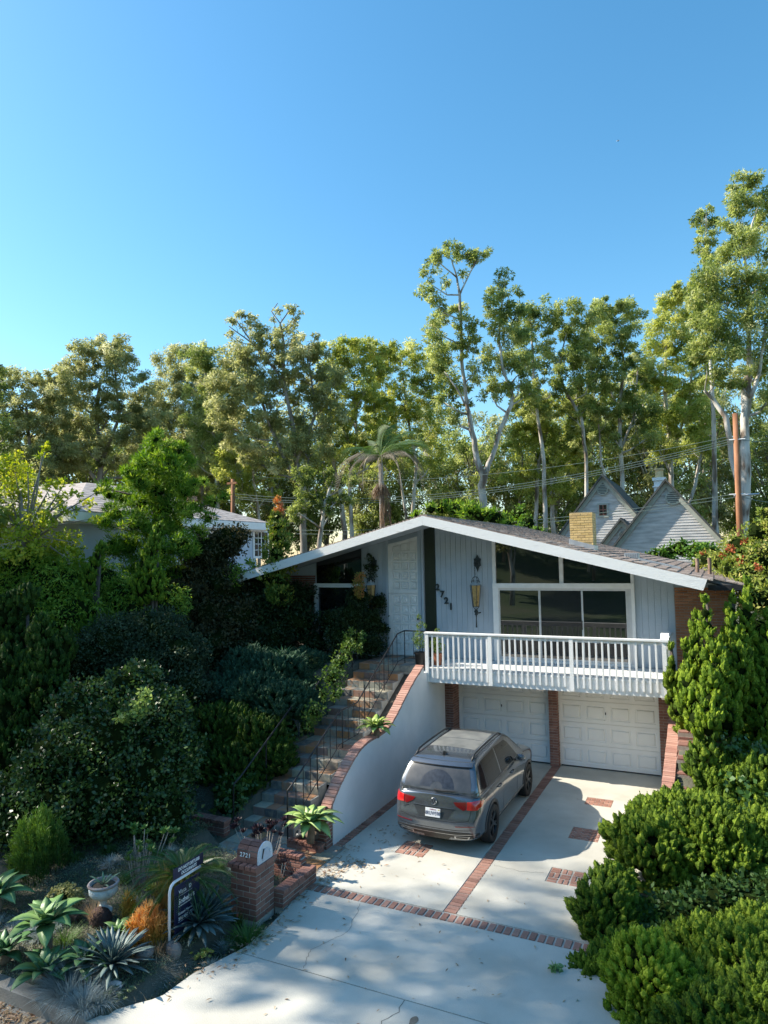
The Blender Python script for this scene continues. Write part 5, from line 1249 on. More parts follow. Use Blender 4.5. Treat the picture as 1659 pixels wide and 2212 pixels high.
rosette_plant('mound of lime-green rosettes behind the orange firestick', pz(345, 1990, 0), [(g_.uniform(-.16, .14), g_.uniform(-.1, .15), g_.uniform(.28, .48), g_.uniform(1, 1.5)) for _ in range(12)], None, lime_r, .075, pale_stem)
rosette_plant('yellow rosette cluster at the driveway corner right of the sign foot', pz(433, 2078, 0), [(g_.uniform(-.13, .13), g_.uniform(-.1, .12), g_.uniform(.06, .15), g_.uniform(.7, 1.2)) for _ in range(14)], None, M('yellow_rosette', [(.36, .38, .05), (.52, .50, .10), (.60, .58, .2)], .45, 9), .06, None)
rosette_plant('low green rosettes on the ground left of the white rock', pz(240, 2140, 0), [(g_.uniform(-.35, .35), g_.uniform(-.12, .15), .03, g_.uniform(.7, 1.2)) for _ in range(16)], None, M('greyish_rosette', [(.16, .22, .10), (.3, .34, .18)], .5, 9), .055, None)
rosette_plant('pale green ground rosettes in the small brick planter', (-6.5, 9.7, .13), [(g_.uniform(-.1, .06), g_.uniform(-.4, .3), .03, g_.uniform(.6, 1.)) for _ in range(14)], None, MATS['greyish_rosette'], .055, None)
rosette_plant('yellow-green rosette clump on the slope left of the stairs', (-9.35, 12.2, H(-9.35, 12.2)+.05), [(g_.uniform(-.16, .16), g_.uniform(-.12, .12), g_.uniform(.03, .16), g_.uniform(.9, 1.4)) for _ in range(12)], None, lime_r, .06, None)
rosette_plant('brown dried flower rosette on a stalk in front of the mailbox', pz(470, 1960, 0), [(0, 0, .36, 1.)], None, M('dry_flower', [(.22, .10, .04), (.4, .2, .1)], .8, 9), .05, pale_stem, cat='dried flower', name='dried_flower')
# rocks
def rock(label, p, r, mat, seed, name='rock'):
    g = np.random.default_rng(seed); bm = bmesh.new(); bmesh.ops.create_icosphere(bm, subdivisions=3, radius=1)
    k = g.normal(size=(6, 3)); ph = g.random(6)*6
    for v in bm.verts:
        d = sum(math.sin(float(np.dot(k[i]*1.6, v.co))+ph[i]) for i in range(6))*.07; v.co = Vector((v.co.x*r[0], v.co.y*r[1], v.co.z*r[2]))*(1+d)
    me = bpy.data.meshes.new(name); bm.to_mesh(me); bm.free(); me.materials.append(mat); return tag(link(name, me, None, p), label, 'rock')
rock('dark red-brown lava rock below the stone urn', pz(215, 1985, .05), (.17, .14, .16), M('lava_rock', [(.03, .018, .015), (.09, .05, .045)], .95, 9, 1., 25), 1)
rock('white rock among the groundcover near the kerb', pz(250, 2128, .02), (.10, .07, .05), M('white_rock', [(.55, .52, .55), (.75, .73, .74)], .9, 8, .6, 25), 2)
rock('grey rock at the foot of the sign post', pz(376, 2055, .03), (.10, .09, .12), M('grey_rock', [(.14, .13, .125), (.26, .24, .23)], .95, 9, .8, 25), 3)
rock('blue-grey rock behind the silvery grass', pz(310, 2065, .05), (.13, .12, .10), MATS['grey_rock'], 4)
rock('dark glossy rock on the brick edging beside the agave stem', (-7.22, 11.22, .22), (.13, .10, .09), M('black_rock', [(.02, .022, .026), (.07, .075, .08)], .35, 9, .8, 25), 5)
rock('brown rough rock under the thick-stemmed agave', (-6.98, 11.25, .22), (.14, .10, .10), M('brown_rock', [(.07, .05, .04), (.18, .13, .10)], .95, 9, .8, 25), 6)
# round flowering bush
def shrub(name, label, cat, p, clumps, mat, L=.06, Wd=.035, dens=1., seed=0, group=None, core=True, nper=26, trunk=None, tm=.5, tv=.18, updir=.2, droop=0., shell=.6, subr=.30, flat=.85, corek=.72, stem_mat=None):
    """clumps: world-space (x,y,z,r) centres; leaves and an added shade core as parts"""
    t = thing(name, label, cat, p, 0, group); g = np.random.default_rng(seed); lb = LB(); cb_ = MB(); p = Vector(p)
    for (x, y, z, r_) in clumps:
        c_ = (x-p.x, y-p.y, z-p.z); area = 4*math.pi*r_*r_; nl = dens*area*1.25/(L*Wd*.5); nsub = max(6, int(nl/nper))
        blob_leaves(lb, g, c_, r_, nsub, nper, L, Wd, flat, droop, tm, tv, subr*min(1, .55/max(r_, .2)) if r_ > .55 else subr, shell, updir)
        if core: core_blob(cb_, g, c_, r_, flat, corek)
    link('foliage', lb.mesh('foliage', mat), t)
    if core: tag(link('shade_core', cb_.mesh('shade_core', inner), t), kind='stuff')
    if trunk: 
        tb = MB()
        for tr in trunk: tb.tube([(Vector(q[:3])-p) for q in tr], [q[3] for q in tr], 7)
        link('trunk', tb.mesh('trunk', stem_mat or bark_dark, True), t)
    return t
euph = LEAF('pale_flower_heads', [(.06, .09, .03), (.20, .22, .08), (.36, .35, .15), (.44, .42, .2)], .2)
c_ = pz(138, 1945, .22); shrub('round_bush', 'rounded olive bush dotted with pale yellow flower heads left of the urn', 'shrub', (c_.x, c_.y, c_.z-.22), [(c_.x, c_.y, c_.z, .25)], euph, .03, .024, 1.1, 1, nper=12, subr=.12, shell=.9)
# ground cover mats
def mat_cover(name, label, x0, x1, y0, y1, n, mat, seed, L=.03, hmax=.04, cond=None):
    g = np.random.default_rng(seed); P = np.stack([g.uniform(x0, x1, n), g.uniform(y0, y1, n), np.zeros(n)], 1); ok = np.ones(n, bool)
    for i in range(n):
        if cond and not cond(P[i, 0], P[i, 1]): ok[i] = False; continue
        P[i, 2] = Hs(P[i, 0], P[i, 1])+g.random()*hmax
    P = P[ok]; n = len(P); D = g.normal(size=(n, 3)); D[:, 2] = abs(D[:, 2])+.3; lb = LB(); lb.leaves(P, D, L*(.6+.8*g.random(n)), L*.5, g, .5+.5*np.sin(P[:, 0]*5+np.sin(P[:, 1]*4)*2)*.6+g.normal(size=n)*.15)
    return tag(link(name, lb.mesh(name, mat)), label, 'ground cover', kind='stuff')
gc = LEAF('ground_cover', [(.06, .10, .05), (.12, .17, .09), (.20, .24, .15), (.32, .32, .24)], .2)
mat_cover('ground_cover', 'low grey-green groundcover between the succulents along the kerb', -11, -6.3, 6.2, 10.6, 42000, gc, 1, cond=lambda x, y: x < xleft(min(y, 9.8))-.02)
mat_cover('ground_cover', 'bluish low groundcover on the slope left of the lower stairs', -12, -8.85, 10.6, 14, 16000, LEAF('blue_cover', [(.07, .11, .10), (.12, .18, .15), (.19, .25, .2)], .2), 2)

# fronds: sago palm
def frond_mesh(name, mat, n=34, lw=.16, curl=.6, ll=.28, wid=.02, droopl=.2, seed=0, rachis=True):
    g = np.random.default_rng(seed); lb = LB()
    for s_ in (-1, 1):
        t = np.linspace(.10, .99, n); a = curl*t; y = t*np.cos(a*.7); z = -np.sin(a*.7)*t*t*1.0
        P = np.stack([np.zeros(n), y, z], 1); D = np.stack([s_*np.ones(n), .75+.4*t, -.25-droopl*np.ones(n)+.2*g.normal(size=n)*.3], 1)
        L = ll*np.sin(np.pi*(t*.85+.12))**.6; lb.leaves(P, D, L, wid, g, .3+.5*g.random(n), N=np.tile([0, -.3, 1.], (n, 1)))
    m_ = 12; t = np.linspace(0, 1, m_); a = curl*t; y = t*np.cos(a*.7); z = -np.sin(a*.7)*t*t; C = np.stack([np.zeros(m_), y, z], 1)
    w = .012*(1-t*.7)[:, None]*np.array([[1, 0, 0]]); q = np.stack([C[:-1]-w[:-1], C[:-1]+w[:-1], C[1:]+w[1:], C[1:]-w[1:]], 1); lb.V.append(q.reshape(-1, 3)+np.array([0, 0, .004])); lb.T.append(np.full(m_-1, .9))
    return lb.mesh(name, mat)
sago_m = LEAF('sago_leaf', [(.02, .06, .012), (.045, .11, .02), (.10, .18, .035)], .2, .35, .5)
sp_ = pz(395, 1895, .55); sg_ = thing('sago_palm', 'dark sago palm with a stiff feather crown beside the bottom of the stairs', 'sago palm', sp_)
link('trunk', MB().tube([(0, 0, -.6), (0, 0, -.02)], [.14, .12], 10).mesh('trunk', bark_dark), sg_)
fm = frond_mesh('frond', sago_m, 40, ll=.17, wid=.017, curl=.75)
rosette(sg_, fm, 52, .78, 75, -8, base=.08, seed=21, jit=5, power=.9)
# yuccas on the upper bank
yl = leaf_mesh('yucca_leaf', agl('yucca_green', [(.10, .18, .06), (.16, .26, .09), (.24, .33, .13)]), W=.085, curl=.25, thick=.012, segs=5, prof=lambda t: (1-t**2.2) if t < 1 else 0)
for (x, y, L, lab) in ((612, 1418, .62, 'largest green yucca at the middle of the juniper bank'), (655, 1425, .48, 'green yucca right of the largest one, nearest the stairs'), (572, 1432, .42, 'small green yucca at the left of the group on the bank')):
    p = at(x, y+8, 18.3); t = thing('yucca', lab, 'yucca', p, 0, 'yuccas on the juniper bank'); rosette(t, yl, 46, L, 85, 5, base=.05, seed=int(x), jit=8)
def merge_into(a, b, name=None):
    for ch in [q for q in bpy.data.objects if q.parent == a]:
        ch.parent = b; ch.location = a.location-b.location
        if name: ch.name = name
    bpy.data.objects.remove(a)
# ================================================================ SHRUBS, HEDGES, JUNIPERS
def W3(x, y, Z, rpx): p = at(x, y, Z); return (p.x, p.y, p.z, rpx*Z/FPX)
def base_of(cl):
    x = sum(c[0] for c in cl)/len(cl); y = sum(c[1] for c in cl)/len(cl); return (x, y, Hs(x, y))
# --- clipped, cloud-like junipers: lobes of upward scale-leaf tufts
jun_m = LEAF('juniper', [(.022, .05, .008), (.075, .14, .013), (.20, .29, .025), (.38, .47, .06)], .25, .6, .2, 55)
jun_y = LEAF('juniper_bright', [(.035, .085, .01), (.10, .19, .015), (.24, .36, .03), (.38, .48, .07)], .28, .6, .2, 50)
jun_l = LEAF('juniper_sunlit_lime', [(.035, .085, .008), (.12, .21, .015), (.29, .40, .03), (.48, .57, .07)], .3, .6, .2, 50)  # brighter juniper copy, full sun put into the colour
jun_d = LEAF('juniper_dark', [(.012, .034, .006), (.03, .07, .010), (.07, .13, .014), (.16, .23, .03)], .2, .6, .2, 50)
jun_b = LEAF('juniper_blue', [(.014, .042, .022), (.032, .08, .042), (.07, .14, .075)], .15, .6, .2, 40)
def juniper(name, label, cat, clumps, mat, seed, lobe=.12, tuft_=44, L=.035, up_=.9, cover=1., lo=False, group=None, spikes=0, trunk=None, flat=.8, tm=.42, lean=(0, 0, 0)):
    p = Vector(base_of(clumps)); t = thing(name, label, cat, p, 0, group); g = np.random.default_rng(seed); lb = LB(); cb_ = MB()
    lean = np.array(lean, float); cc_ = CAM-p; tocam = np.array([cc_.x, cc_.y, cc_.z]); tocam = tocam/np.linalg.norm(tocam)
    allc = np.array([(x-p.x, y-p.y, z-p.z, r_) for (x, y, z, r_) in clumps])
    for ci, (x, y, z, r_) in enumerate(clumps):
        c_ = np.array([x-p.x, y-p.y, z-p.z]); n = int(cover*4*math.pi*r_*r_/(lobe*lobe)*1.25)+5
        d = sph(g, n); d = d[(d[:, 2] > -.8)]; d = d[(d@tocam > -.2) | (g.random(len(d)) < .25)]; ph = g.random(3)*6
        bump = 1+.10*np.sin(d[:, 0]*5+ph[0])*np.sin(d[:, 1]*5+ph[1])+.08*np.sin(d[:, 2]*7+ph[2])
        C = c_+d*(r_*bump*(.84+.2*g.random(len(d))))[:, None]*np.array([1, 1, flat])
        keep = np.ones(len(d), bool)                       # drop lobes buried in a neighbour clump
        for cj, q in enumerate(allc):
            if cj != ci: keep &= (np.linalg.norm((C-q[:3])/np.array([1, 1, flat]), axis=1) > q[3]*.72)
        d = d[keep]; C = C[keep]; n = len(d)
        if n == 0: continue
        lr = lobe*(.6+.8*g.random(n))
        ax = nrm(d*.8+np.array([0, 0, up_])+lean+g.normal(size=(n, 3))*.2)
        e1 = nrm(np.cross(ax, g.normal(size=(n, 3)))); e2 = np.cross(ax, e1); ttn = g.normal(size=n)*.11
        # bulb of each spray: ragged pointed lobe
        U = np.array([.0, .22, .5, .78, 1.0]); RR = np.array([.45, .95, 1.0, .62, .04]); na = 6
        if lo: U = np.array([.0, .35, .7, 1.0]); RR = np.array([.5, 1.0, .75, .04]); na = 5
        nU = len(U)
        A = np.arange(na)*2*math.pi/na; jit = .72+.5*g.random((n, nU, na)); jit[:, -1] = 1
        rad = (lr*.50)[:, None, None]*RR[None, :, None]*jit
        G = C[:, None, None]+ax[:, None, None]*(((U-.45)*1.8)[None, :, None]*lr[:, None, None]+(g.random((n, nU, na))-.5)*lr[:, None, None]*.22)[..., None]+e1[:, None, None]*(rad*np.cos(A))[..., None]+e2[:, None, None]*(rad*np.sin(A))[..., None]
        for q in range(nU-1):
            for j in range(na):
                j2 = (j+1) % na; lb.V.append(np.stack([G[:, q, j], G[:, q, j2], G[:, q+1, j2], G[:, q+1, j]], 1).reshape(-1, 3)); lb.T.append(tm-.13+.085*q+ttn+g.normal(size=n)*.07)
        m_t = 6 if lo else int(tuft_*.32); k = n*m_t; i = np.repeat(np.arange(n), m_t); u = g.random(k)**.8; a = g.random(k)*6.283
        rr_ = lr[i]*.52*np.interp(u, U, RR)*(.85+.3*g.random(k)); out = e1[i]*np.cos(a)[:, None]+e2[i]*np.sin(a)[:, None]
        P = C[i]+ax[i]*((u-.5)*1.8*lr[i])[:, None]+out*rr_[:, None]; D = ax[i]*1.1+out*.6+g.normal(size=(k, 3))*.3
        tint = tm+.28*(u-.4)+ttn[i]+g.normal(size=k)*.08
        Ls = L*(.6+.8*g.random(k)); lb.leaves(P, D, Ls, Ls*.42, g, tint, N=out+g.normal(size=(k, 3))*.3)
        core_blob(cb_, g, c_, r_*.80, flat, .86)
    link('foliage', lb.mesh('foliage', mat), t); link('shade_core', cb_.mesh('shade_core', inner), t)
    tb = MB()
    for (x, y, z, r_) in clumps: c_ = Vector((x-p.x, y-p.y, z-p.z)); tb.tube([(c_.x*.2, c_.y*.2, -.1), (c_.x*.6, c_.y*.6, c_.z*.5), tuple(c_)], [.05, .04, .03], 6)
    link('trunk', tb.mesh('trunk', bark_dark, True), t); return t
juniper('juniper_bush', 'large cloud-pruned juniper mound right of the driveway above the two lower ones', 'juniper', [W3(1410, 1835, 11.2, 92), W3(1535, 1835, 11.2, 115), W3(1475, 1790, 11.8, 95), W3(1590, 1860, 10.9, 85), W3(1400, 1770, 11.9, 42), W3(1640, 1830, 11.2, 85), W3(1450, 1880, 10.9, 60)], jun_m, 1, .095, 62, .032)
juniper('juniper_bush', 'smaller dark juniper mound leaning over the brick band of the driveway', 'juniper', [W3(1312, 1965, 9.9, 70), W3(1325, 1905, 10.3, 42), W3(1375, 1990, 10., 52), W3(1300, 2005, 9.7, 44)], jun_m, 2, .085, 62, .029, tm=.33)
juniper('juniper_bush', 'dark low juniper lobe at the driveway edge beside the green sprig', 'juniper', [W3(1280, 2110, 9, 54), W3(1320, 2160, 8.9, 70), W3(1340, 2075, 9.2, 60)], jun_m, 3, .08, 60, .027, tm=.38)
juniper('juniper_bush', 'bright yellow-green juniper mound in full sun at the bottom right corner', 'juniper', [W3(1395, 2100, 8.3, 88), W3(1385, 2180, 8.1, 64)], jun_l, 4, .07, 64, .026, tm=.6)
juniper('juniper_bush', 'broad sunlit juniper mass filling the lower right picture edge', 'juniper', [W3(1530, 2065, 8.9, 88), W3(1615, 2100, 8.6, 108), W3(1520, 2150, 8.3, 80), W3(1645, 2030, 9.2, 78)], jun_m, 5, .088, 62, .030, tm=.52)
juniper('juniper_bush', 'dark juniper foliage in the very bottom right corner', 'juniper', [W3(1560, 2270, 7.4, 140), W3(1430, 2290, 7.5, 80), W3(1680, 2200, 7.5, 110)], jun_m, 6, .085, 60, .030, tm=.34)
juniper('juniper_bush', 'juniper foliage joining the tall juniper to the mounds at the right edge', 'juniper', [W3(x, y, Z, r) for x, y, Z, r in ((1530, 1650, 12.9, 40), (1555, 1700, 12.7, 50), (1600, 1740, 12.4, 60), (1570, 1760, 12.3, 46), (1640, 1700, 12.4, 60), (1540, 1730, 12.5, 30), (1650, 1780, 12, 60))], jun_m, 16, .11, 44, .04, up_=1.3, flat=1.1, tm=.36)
# tall spired juniper against the house
dark_leaf_r = LEAF('under_leaf', [(.02, .05, .012), (.04, .09, .02), (.08, .15, .04)], .2)
gt_ = random.Random(12); tj = []
for (xa, ya, xb, yb, r0, r1) in ((1500, 1325, 1555, 1790, 6, 34), (1532, 1292, 1540, 1560, 6, 26), (1480, 1395, 1500, 1560, 6, 24), (1562, 1335, 1600, 1800, 8, 38), (1592, 1290, 1580, 1560, 6, 28), (1618, 1262, 1640, 1800, 8, 40), (1655, 1330, 1665, 1700, 10, 40), (1545, 1400, 1520, 1640, 10, 26), (1630, 1420, 1600, 1700, 12, 34), (1500, 1440, 1570, 1720, 10, 28)):
    n_ = int((yb-ya)/32); ph_ = gt_.uniform(0, 6); Zc = gt_.uniform(-.5, .5)
    for q in range(n_+1): u = q/n_; tj.append(W3(xa+(xb-xa)*u+10*math.sin(u*7+ph_), ya+(yb-ya)*u, 15+Zc-u*1.8, r0+(r1-r0)*min(1, u*1.8)))
juniper('tall_juniper', 'tall twisting juniper with upright sprays against the right end of the house', 'juniper', tj, jun_l, 7, .105, 40, .046, lo=True, up_=1.7, flat=1.5, tm=.42, cover=.75)
shrub('dark_shrub', 'dark leafy filler added to give the gaps among the junipers their shade', 'shrub', base_of([W3(1590, 1600, 14.4, 60)]), [W3(x, y, Z, r) for x, y, Z, r in ((1580, 1440, 16, 55), (1620, 1500, 15.6, 60), (1560, 1540, 15.4, 50), (1600, 1600, 15, 65), (1590, 1690, 14.2, 60), (1650, 1650, 14.2, 60), (1640, 1760, 13.6, 70), (1570, 1770, 13.4, 50), (1640, 1400, 16.2, 60), (1440, 1990, 9.9, 62), (1500, 1975, 9.9, 60), (1560, 1960, 9.9, 62), (1630, 1950, 9.9, 66), (1430, 2040, 9.3, 44), (1480, 2010, 9.6, 55), (1680, 1940, 9.8, 60))], dark_leaf_r, L=.08, Wd=.05, dens=.6, seed=77, nper=16)  # clumps added behind the juniper gaps, shade put into their dark leaves
juniper('juniper_spray', 'narrow upright juniper sprays in front of the right wall of the driveway', 'juniper', [W3(x, y, 12.6, r) for x, y, r in ((1448, 1745, 18), (1430, 1775, 24), (1470, 1770, 22), (1462, 1715, 10), (1400, 1790, 26), (1350, 1815, 14), (1335, 1790, 6))], jun_m, 8, .10, 60, .034, up_=1.8, flat=1.8, tm=.4)
juniper('juniper_spray', 'thin juniper stem rising in front of the right end of the balcony', 'juniper', [W3(x, y, 14.6, r) for x, y, r in ((1452, 1440, 10), (1450, 1470, 14), (1452, 1510, 15), (1466, 1545, 16), (1450, 1400, 5), (1482, 1570, 20), (1495, 1610, 24), (1508, 1650, 24), (1525, 1700, 30))], jun_m, 9, .095, 60, .036, up_=1.8, flat=1.7, tm=.5)
# left side hollywood junipers
juniper('twisted_juniper', 'dark twisted juniper with flame-like tips at the left picture edge', 'juniper', [W3(x, y, Z+1.5, r) for x, y, Z, r in ((15, 1330, 14, 26), (60, 1300, 14, 22), (30, 1400, 14, 40), (90, 1380, 13.6, 28), (20, 1480, 13.4, 52), (110, 1440, 13.4, 36), (75, 1470, 13.4, 40), (30, 1570, 13, 62), (90, 1530, 13, 46), (20, 1660, 12.6, 66), (140, 1400, 13.6, 22), (60, 1620, 12.8, 50))], jun_d, 10, .105, 30, .05, lo=True, up_=1.8, flat=1.7, tm=.4)
juniper('twisted_juniper', 'slim leaning juniper spire left of the tall green conifer', 'juniper', [W3(x, y, Z+2, r) for x, y, Z, r in ((218, 1185, 16, 7), (212, 1205, 16, 10), (204, 1225, 16, 13), (196, 1250, 16, 16), (186, 1275, 16, 18), (180, 1310, 16, 24), (170, 1350, 15.6, 30), (195, 1390, 15.4, 28))], jun_y, 11, .09, 36, .05, lo=True, up_=1.8, flat=2., tm=.35)
juniper('twisted_juniper', 'sunlit juniper spire rising in front of the tall green conifer', 'juniper', [W3(x, y, Z+2, r) for x, y, Z, r in ((343, 1138, 16, 7), (338, 1158, 16, 10), (332, 1180, 16, 14), (326, 1205, 16, 17), (318, 1230, 16, 20), (330, 1260, 15.8, 24), (310, 1270, 15.8, 22))], jun_y, 12, .09, 36, .05, lo=True, up_=1.8, flat=2., tm=.4)
juniper('creeping_juniper', 'blue-green creeping juniper bank left of the upper stairs', 'juniper', [W3(x, y, Z+1.4, r) for x, y, Z, r in ((560, 1500, 15.4, 75), (620, 1520, 15.0, 70), (500, 1490, 15.8, 60), (650, 1490, 16.2, 42), (600, 1455, 16.2, 70), (540, 1440, 16.6, 60), (650, 1435, 17.4, 50), (690, 1430, 17.8, 26))], jun_b, 13, .095, 30, .06, lo=True, up_=.7, flat=.6, tm=.5)
juniper('juniper_hedge', 'rounded dark juniper hedge behind the lower left handrail', 'juniper', [W3(x, y, Z+2.1, r) for x, y, Z, r in ((480, 1580, 13.8, 75), (560, 1600, 13.4, 65), (590, 1640, 13.0, 48), (430, 1640, 13.4, 80), (520, 1670, 12.9, 75), (570, 1580, 13.9, 50))], jun_d, 14, .10, 32, .055, lo=True, up_=.9, flat=.8, tm=.42)

# --- ivy
ivy_m = LEAF('ivy_leaf', [(.02, .055, .012), (.04, .10, .02), (.08, .16, .04), (.13, .22, .07)], .25, .35, .45)
def ivy(label, clumps, seed, L=.085, dens=.45, mat=ivy_m, core=False, **k):
    return shrub('ivy', label, 'ivy', base_of(clumps), clumps, mat, L, L*.85, dens, seed, core=core, nper=8, shell=.8, updir=0., droop=.4, **k)
ivy('glossy ivy hanging over the hedge side behind the lower handrail', [W3(x, y, Z+2.5, r) for x, y, Z, r in ((610, 1600, 13.0, 30), (600, 1650, 12.8, 34), (575, 1700, 12.5, 34), (545, 1750, 12.2, 30), (620, 1560, 13.4, 18))], 1)
ivy('ivy climbing through the tall juniper beside the house', [W3(x, y, Z, r) for x, y, Z, r in ((1520, 1540, 13.6, 26), (1570, 1600, 13.0, 34), (1600, 1700, 12.3, 44), (1640, 1640, 12.6, 40), (1560, 1420, 14.2, 26), (1610, 1780, 11.9, 36), (1640, 1740, 11.8, 40), (1540, 1480, 14, 20))], 2, .09, .30)
ivy('green leafy sprig sticking out beside the dark juniper at the driveway edge', [W3(x, y, 8.9, r) for x, y, r in ((1198, 2085, 9), (1205, 2100, 10), (1218, 2110, 11), (1232, 2115, 11), (1240, 2135, 9))], 3, .055, .28, LEAF('sprig_leaf', [(.10, .22, .07), (.22, .36, .14), (.3, .44, .2)], .35))
ivy('ivy and small weeds at the bottom edge of the driveway', [W3(x, y, 8.3, r) for x, y, r in ((1255, 2185, 22), (1290, 2200, 34), (1330, 2215, 30))], 4, .05, .5, core=True)
vine_m = LEAF('vine_leaf', [(.025, .06, .01), (.055, .12, .02), (.12, .20, .04), (.24, .32, .08)], .3)
shrub('climbing_vine', 'leafy vine smothering the upper left handrail beside the stairs', 'vine', onz(740, 1500, 1.8), [W3(x-14+8*math.sin(x*1.3), y, Z+0.4, r*(.75+.3*math.sin(x))) for x, y, Z, r in ((775, 1375, 17.6, 22), (760, 1400, 17.2, 30), (745, 1430, 16.7, 32), (730, 1465, 16.2, 28), (715, 1500, 15.6, 24), (700, 1540, 15.2, 26), (690, 1570, 14.9, 22), (790, 1400, 17.2, 24), (735, 1500, 15.8, 22))], vine_m, .065, .05, .55, 5, core=True, nper=9, corek=.42, droop=.3, shell=.3, subr=.5)

ivy('dense ivy edging the left side of the lower flight of stairs', [(-9.15-.10*math.sin(i*2.1), 11.55+i*.27, max(.25, zst(11.55+i*.27)+.18+.1*math.sin(i*1.7)), .31+.06*math.sin(i*3)) for i in range(11)], 6, .085, .75, core=True)
# --- broadleaf shrubs and small trees on the left bank
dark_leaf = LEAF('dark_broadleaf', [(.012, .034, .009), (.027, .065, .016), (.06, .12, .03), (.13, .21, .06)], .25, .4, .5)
olive_leaf = LEAF('olive_leaf', [(.022, .042, .018), (.042, .072, .034), (.09, .13, .065)], .2)
fern_leaf = LEAF('feathery_leaf', [(.035, .10, .014), (.09, .20, .025), (.22, .36, .045), (.38, .50, .09)], .4)
bronze_leaf = LEAF('bronze_leaf', [(.03, .035, .015), (.06, .06, .025), (.10, .09, .04)], .25)
lime_leaf = LEAF('lime_leafy', [(.08, .16, .02), (.20, .30, .03), (.38, .44, .05), (.48, .50, .08)], .45)
conif = LEAF('conifer_needle', [(.025, .085, .010), (.07, .18, .018), (.17, .32, .03), (.36, .50, .08)], .35)
def SH(name, label, cat, spots, mat, dz=0, **k):
    cl = [W3(a_, b_, c_+dz, d_) for a_, b_, c_, d_ in spots]; return shrub(name, label, cat, base_of(cl), cl, mat, **k)
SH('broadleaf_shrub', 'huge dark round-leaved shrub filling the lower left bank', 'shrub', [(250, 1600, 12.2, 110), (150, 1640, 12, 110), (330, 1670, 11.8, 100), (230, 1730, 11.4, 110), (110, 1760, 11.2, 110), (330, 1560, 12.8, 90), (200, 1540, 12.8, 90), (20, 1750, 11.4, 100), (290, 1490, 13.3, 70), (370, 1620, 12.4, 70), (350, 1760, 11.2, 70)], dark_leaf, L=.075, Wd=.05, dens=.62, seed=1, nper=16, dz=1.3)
SH('broadleaf_shrub', 'small sunlit tuft of round leaves poking out of the huge dark shrub', 'shrub', [(305, 1525, 11.9, 20), (290, 1545, 11.9, 16), (262, 1550, 11.9, 14), (312, 1500, 11.9, 13)], LEAF('sunlit_round_leaf', [(.10, .17, .05), (.22, .33, .09), (.3, .4, .14)], .4), L=.07, Wd=.05, dens=.5, seed=2, nper=10, core=False, dz=1)  # sunlight on this tuft is put into a lighter leaf colour
SH('grey_green_shrub', 'grey-green fine-leaved shrub in the middle of the left bank', 'shrub', [(250, 1400, 14.4, 85), (330, 1380, 14.8, 80), (190, 1430, 14, 70), (310, 1450, 14, 75), (390, 1420, 14.4, 65), (400, 1490, 13.8, 60)], olive_leaf, L=.07, Wd=.035, dens=.62, seed=3, nper=18, dz=2.6)
SH('acacia_shrub', 'feathery yellow-green shrub catching the sun high on the left bank', 'shrub', [(120, 1270, 15.2, 80), (60, 1230, 15.6, 70), (210, 1260, 15.6, 60), (270, 1290, 15.6, 60), (350, 1300, 15.6, 55), (160, 1330, 14.8, 70), (90, 1340, 14.6, 60), (20, 1290, 15, 70), (300, 1330, 15.2, 60)], fern_leaf, L=.11, Wd=.03, dens=.6, seed=4, nper=20, droop=.5, tm=.6, dz=3)
SH('bronze_shrub', 'tall dark bronze-leaved shrub right of the conifer by the blue-grey neighbour wall', 'shrub', [(450, 1200, 18.3, 60), (490, 1170, 18.5, 45), (430, 1260, 18, 65), (480, 1270, 17.8, 65), (450, 1330, 17.4, 70), (510, 1340, 17.2, 60), (420, 1390, 16.8, 65), (400, 1300, 17.2, 60), (520, 1155, 18.6, 22), (470, 1400, 16.6, 70)], bronze_leaf, L=.09, Wd=.05, dens=.55, seed=5, nper=18, dz=2.6)
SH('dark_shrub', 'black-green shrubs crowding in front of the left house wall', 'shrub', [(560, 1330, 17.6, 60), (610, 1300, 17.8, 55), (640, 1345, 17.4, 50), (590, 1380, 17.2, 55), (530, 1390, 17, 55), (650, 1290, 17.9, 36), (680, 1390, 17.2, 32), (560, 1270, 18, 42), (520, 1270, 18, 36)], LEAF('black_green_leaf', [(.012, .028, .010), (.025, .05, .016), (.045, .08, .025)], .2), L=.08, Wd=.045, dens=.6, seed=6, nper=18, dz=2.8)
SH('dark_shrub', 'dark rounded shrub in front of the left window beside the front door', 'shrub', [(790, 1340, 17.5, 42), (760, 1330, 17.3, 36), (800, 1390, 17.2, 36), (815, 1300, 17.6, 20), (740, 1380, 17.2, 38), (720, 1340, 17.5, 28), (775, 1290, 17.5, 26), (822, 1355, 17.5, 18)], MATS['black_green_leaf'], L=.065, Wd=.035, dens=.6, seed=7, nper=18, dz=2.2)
red_leaf = LEAF('red_tip_leaf', [(.10, .16, .03), (.30, .28, .06), (.52, .26, .09), (.60, .22, .10)], .35)
SH('red_tip_shrub', 'slender upright branch of reddish leaves in front of the left window', 'shrub', [(778, 1245, 17.4, 10), (774, 1262, 17.4, 13), (776, 1280, 17.4, 12)], red_leaf, L=.06, Wd=.03, dens=.7, seed=8, nper=10, core=False, dz=1.9)
SH('wall_creeper', 'thin creeper on the siding left of the front door', 'vine', [(800, 1205, 17.9, 9), (795, 1225, 17.9, 11), (800, 1245, 17.9, 12), (812, 1228, 17.9, 8), (822, 1300, 17.8, 12), (806, 1330, 17.8, 15)], MATS['black_green_leaf'], L=.05, Wd=.03, dens=.5, seed=9, nper=8, core=False, dz=2.2)
col_leaf = LEAF('columnar_leaf', [(.05, .10, .02), (.12, .20, .03), (.28, .32, .06), (.46, .34, .10)], .35)
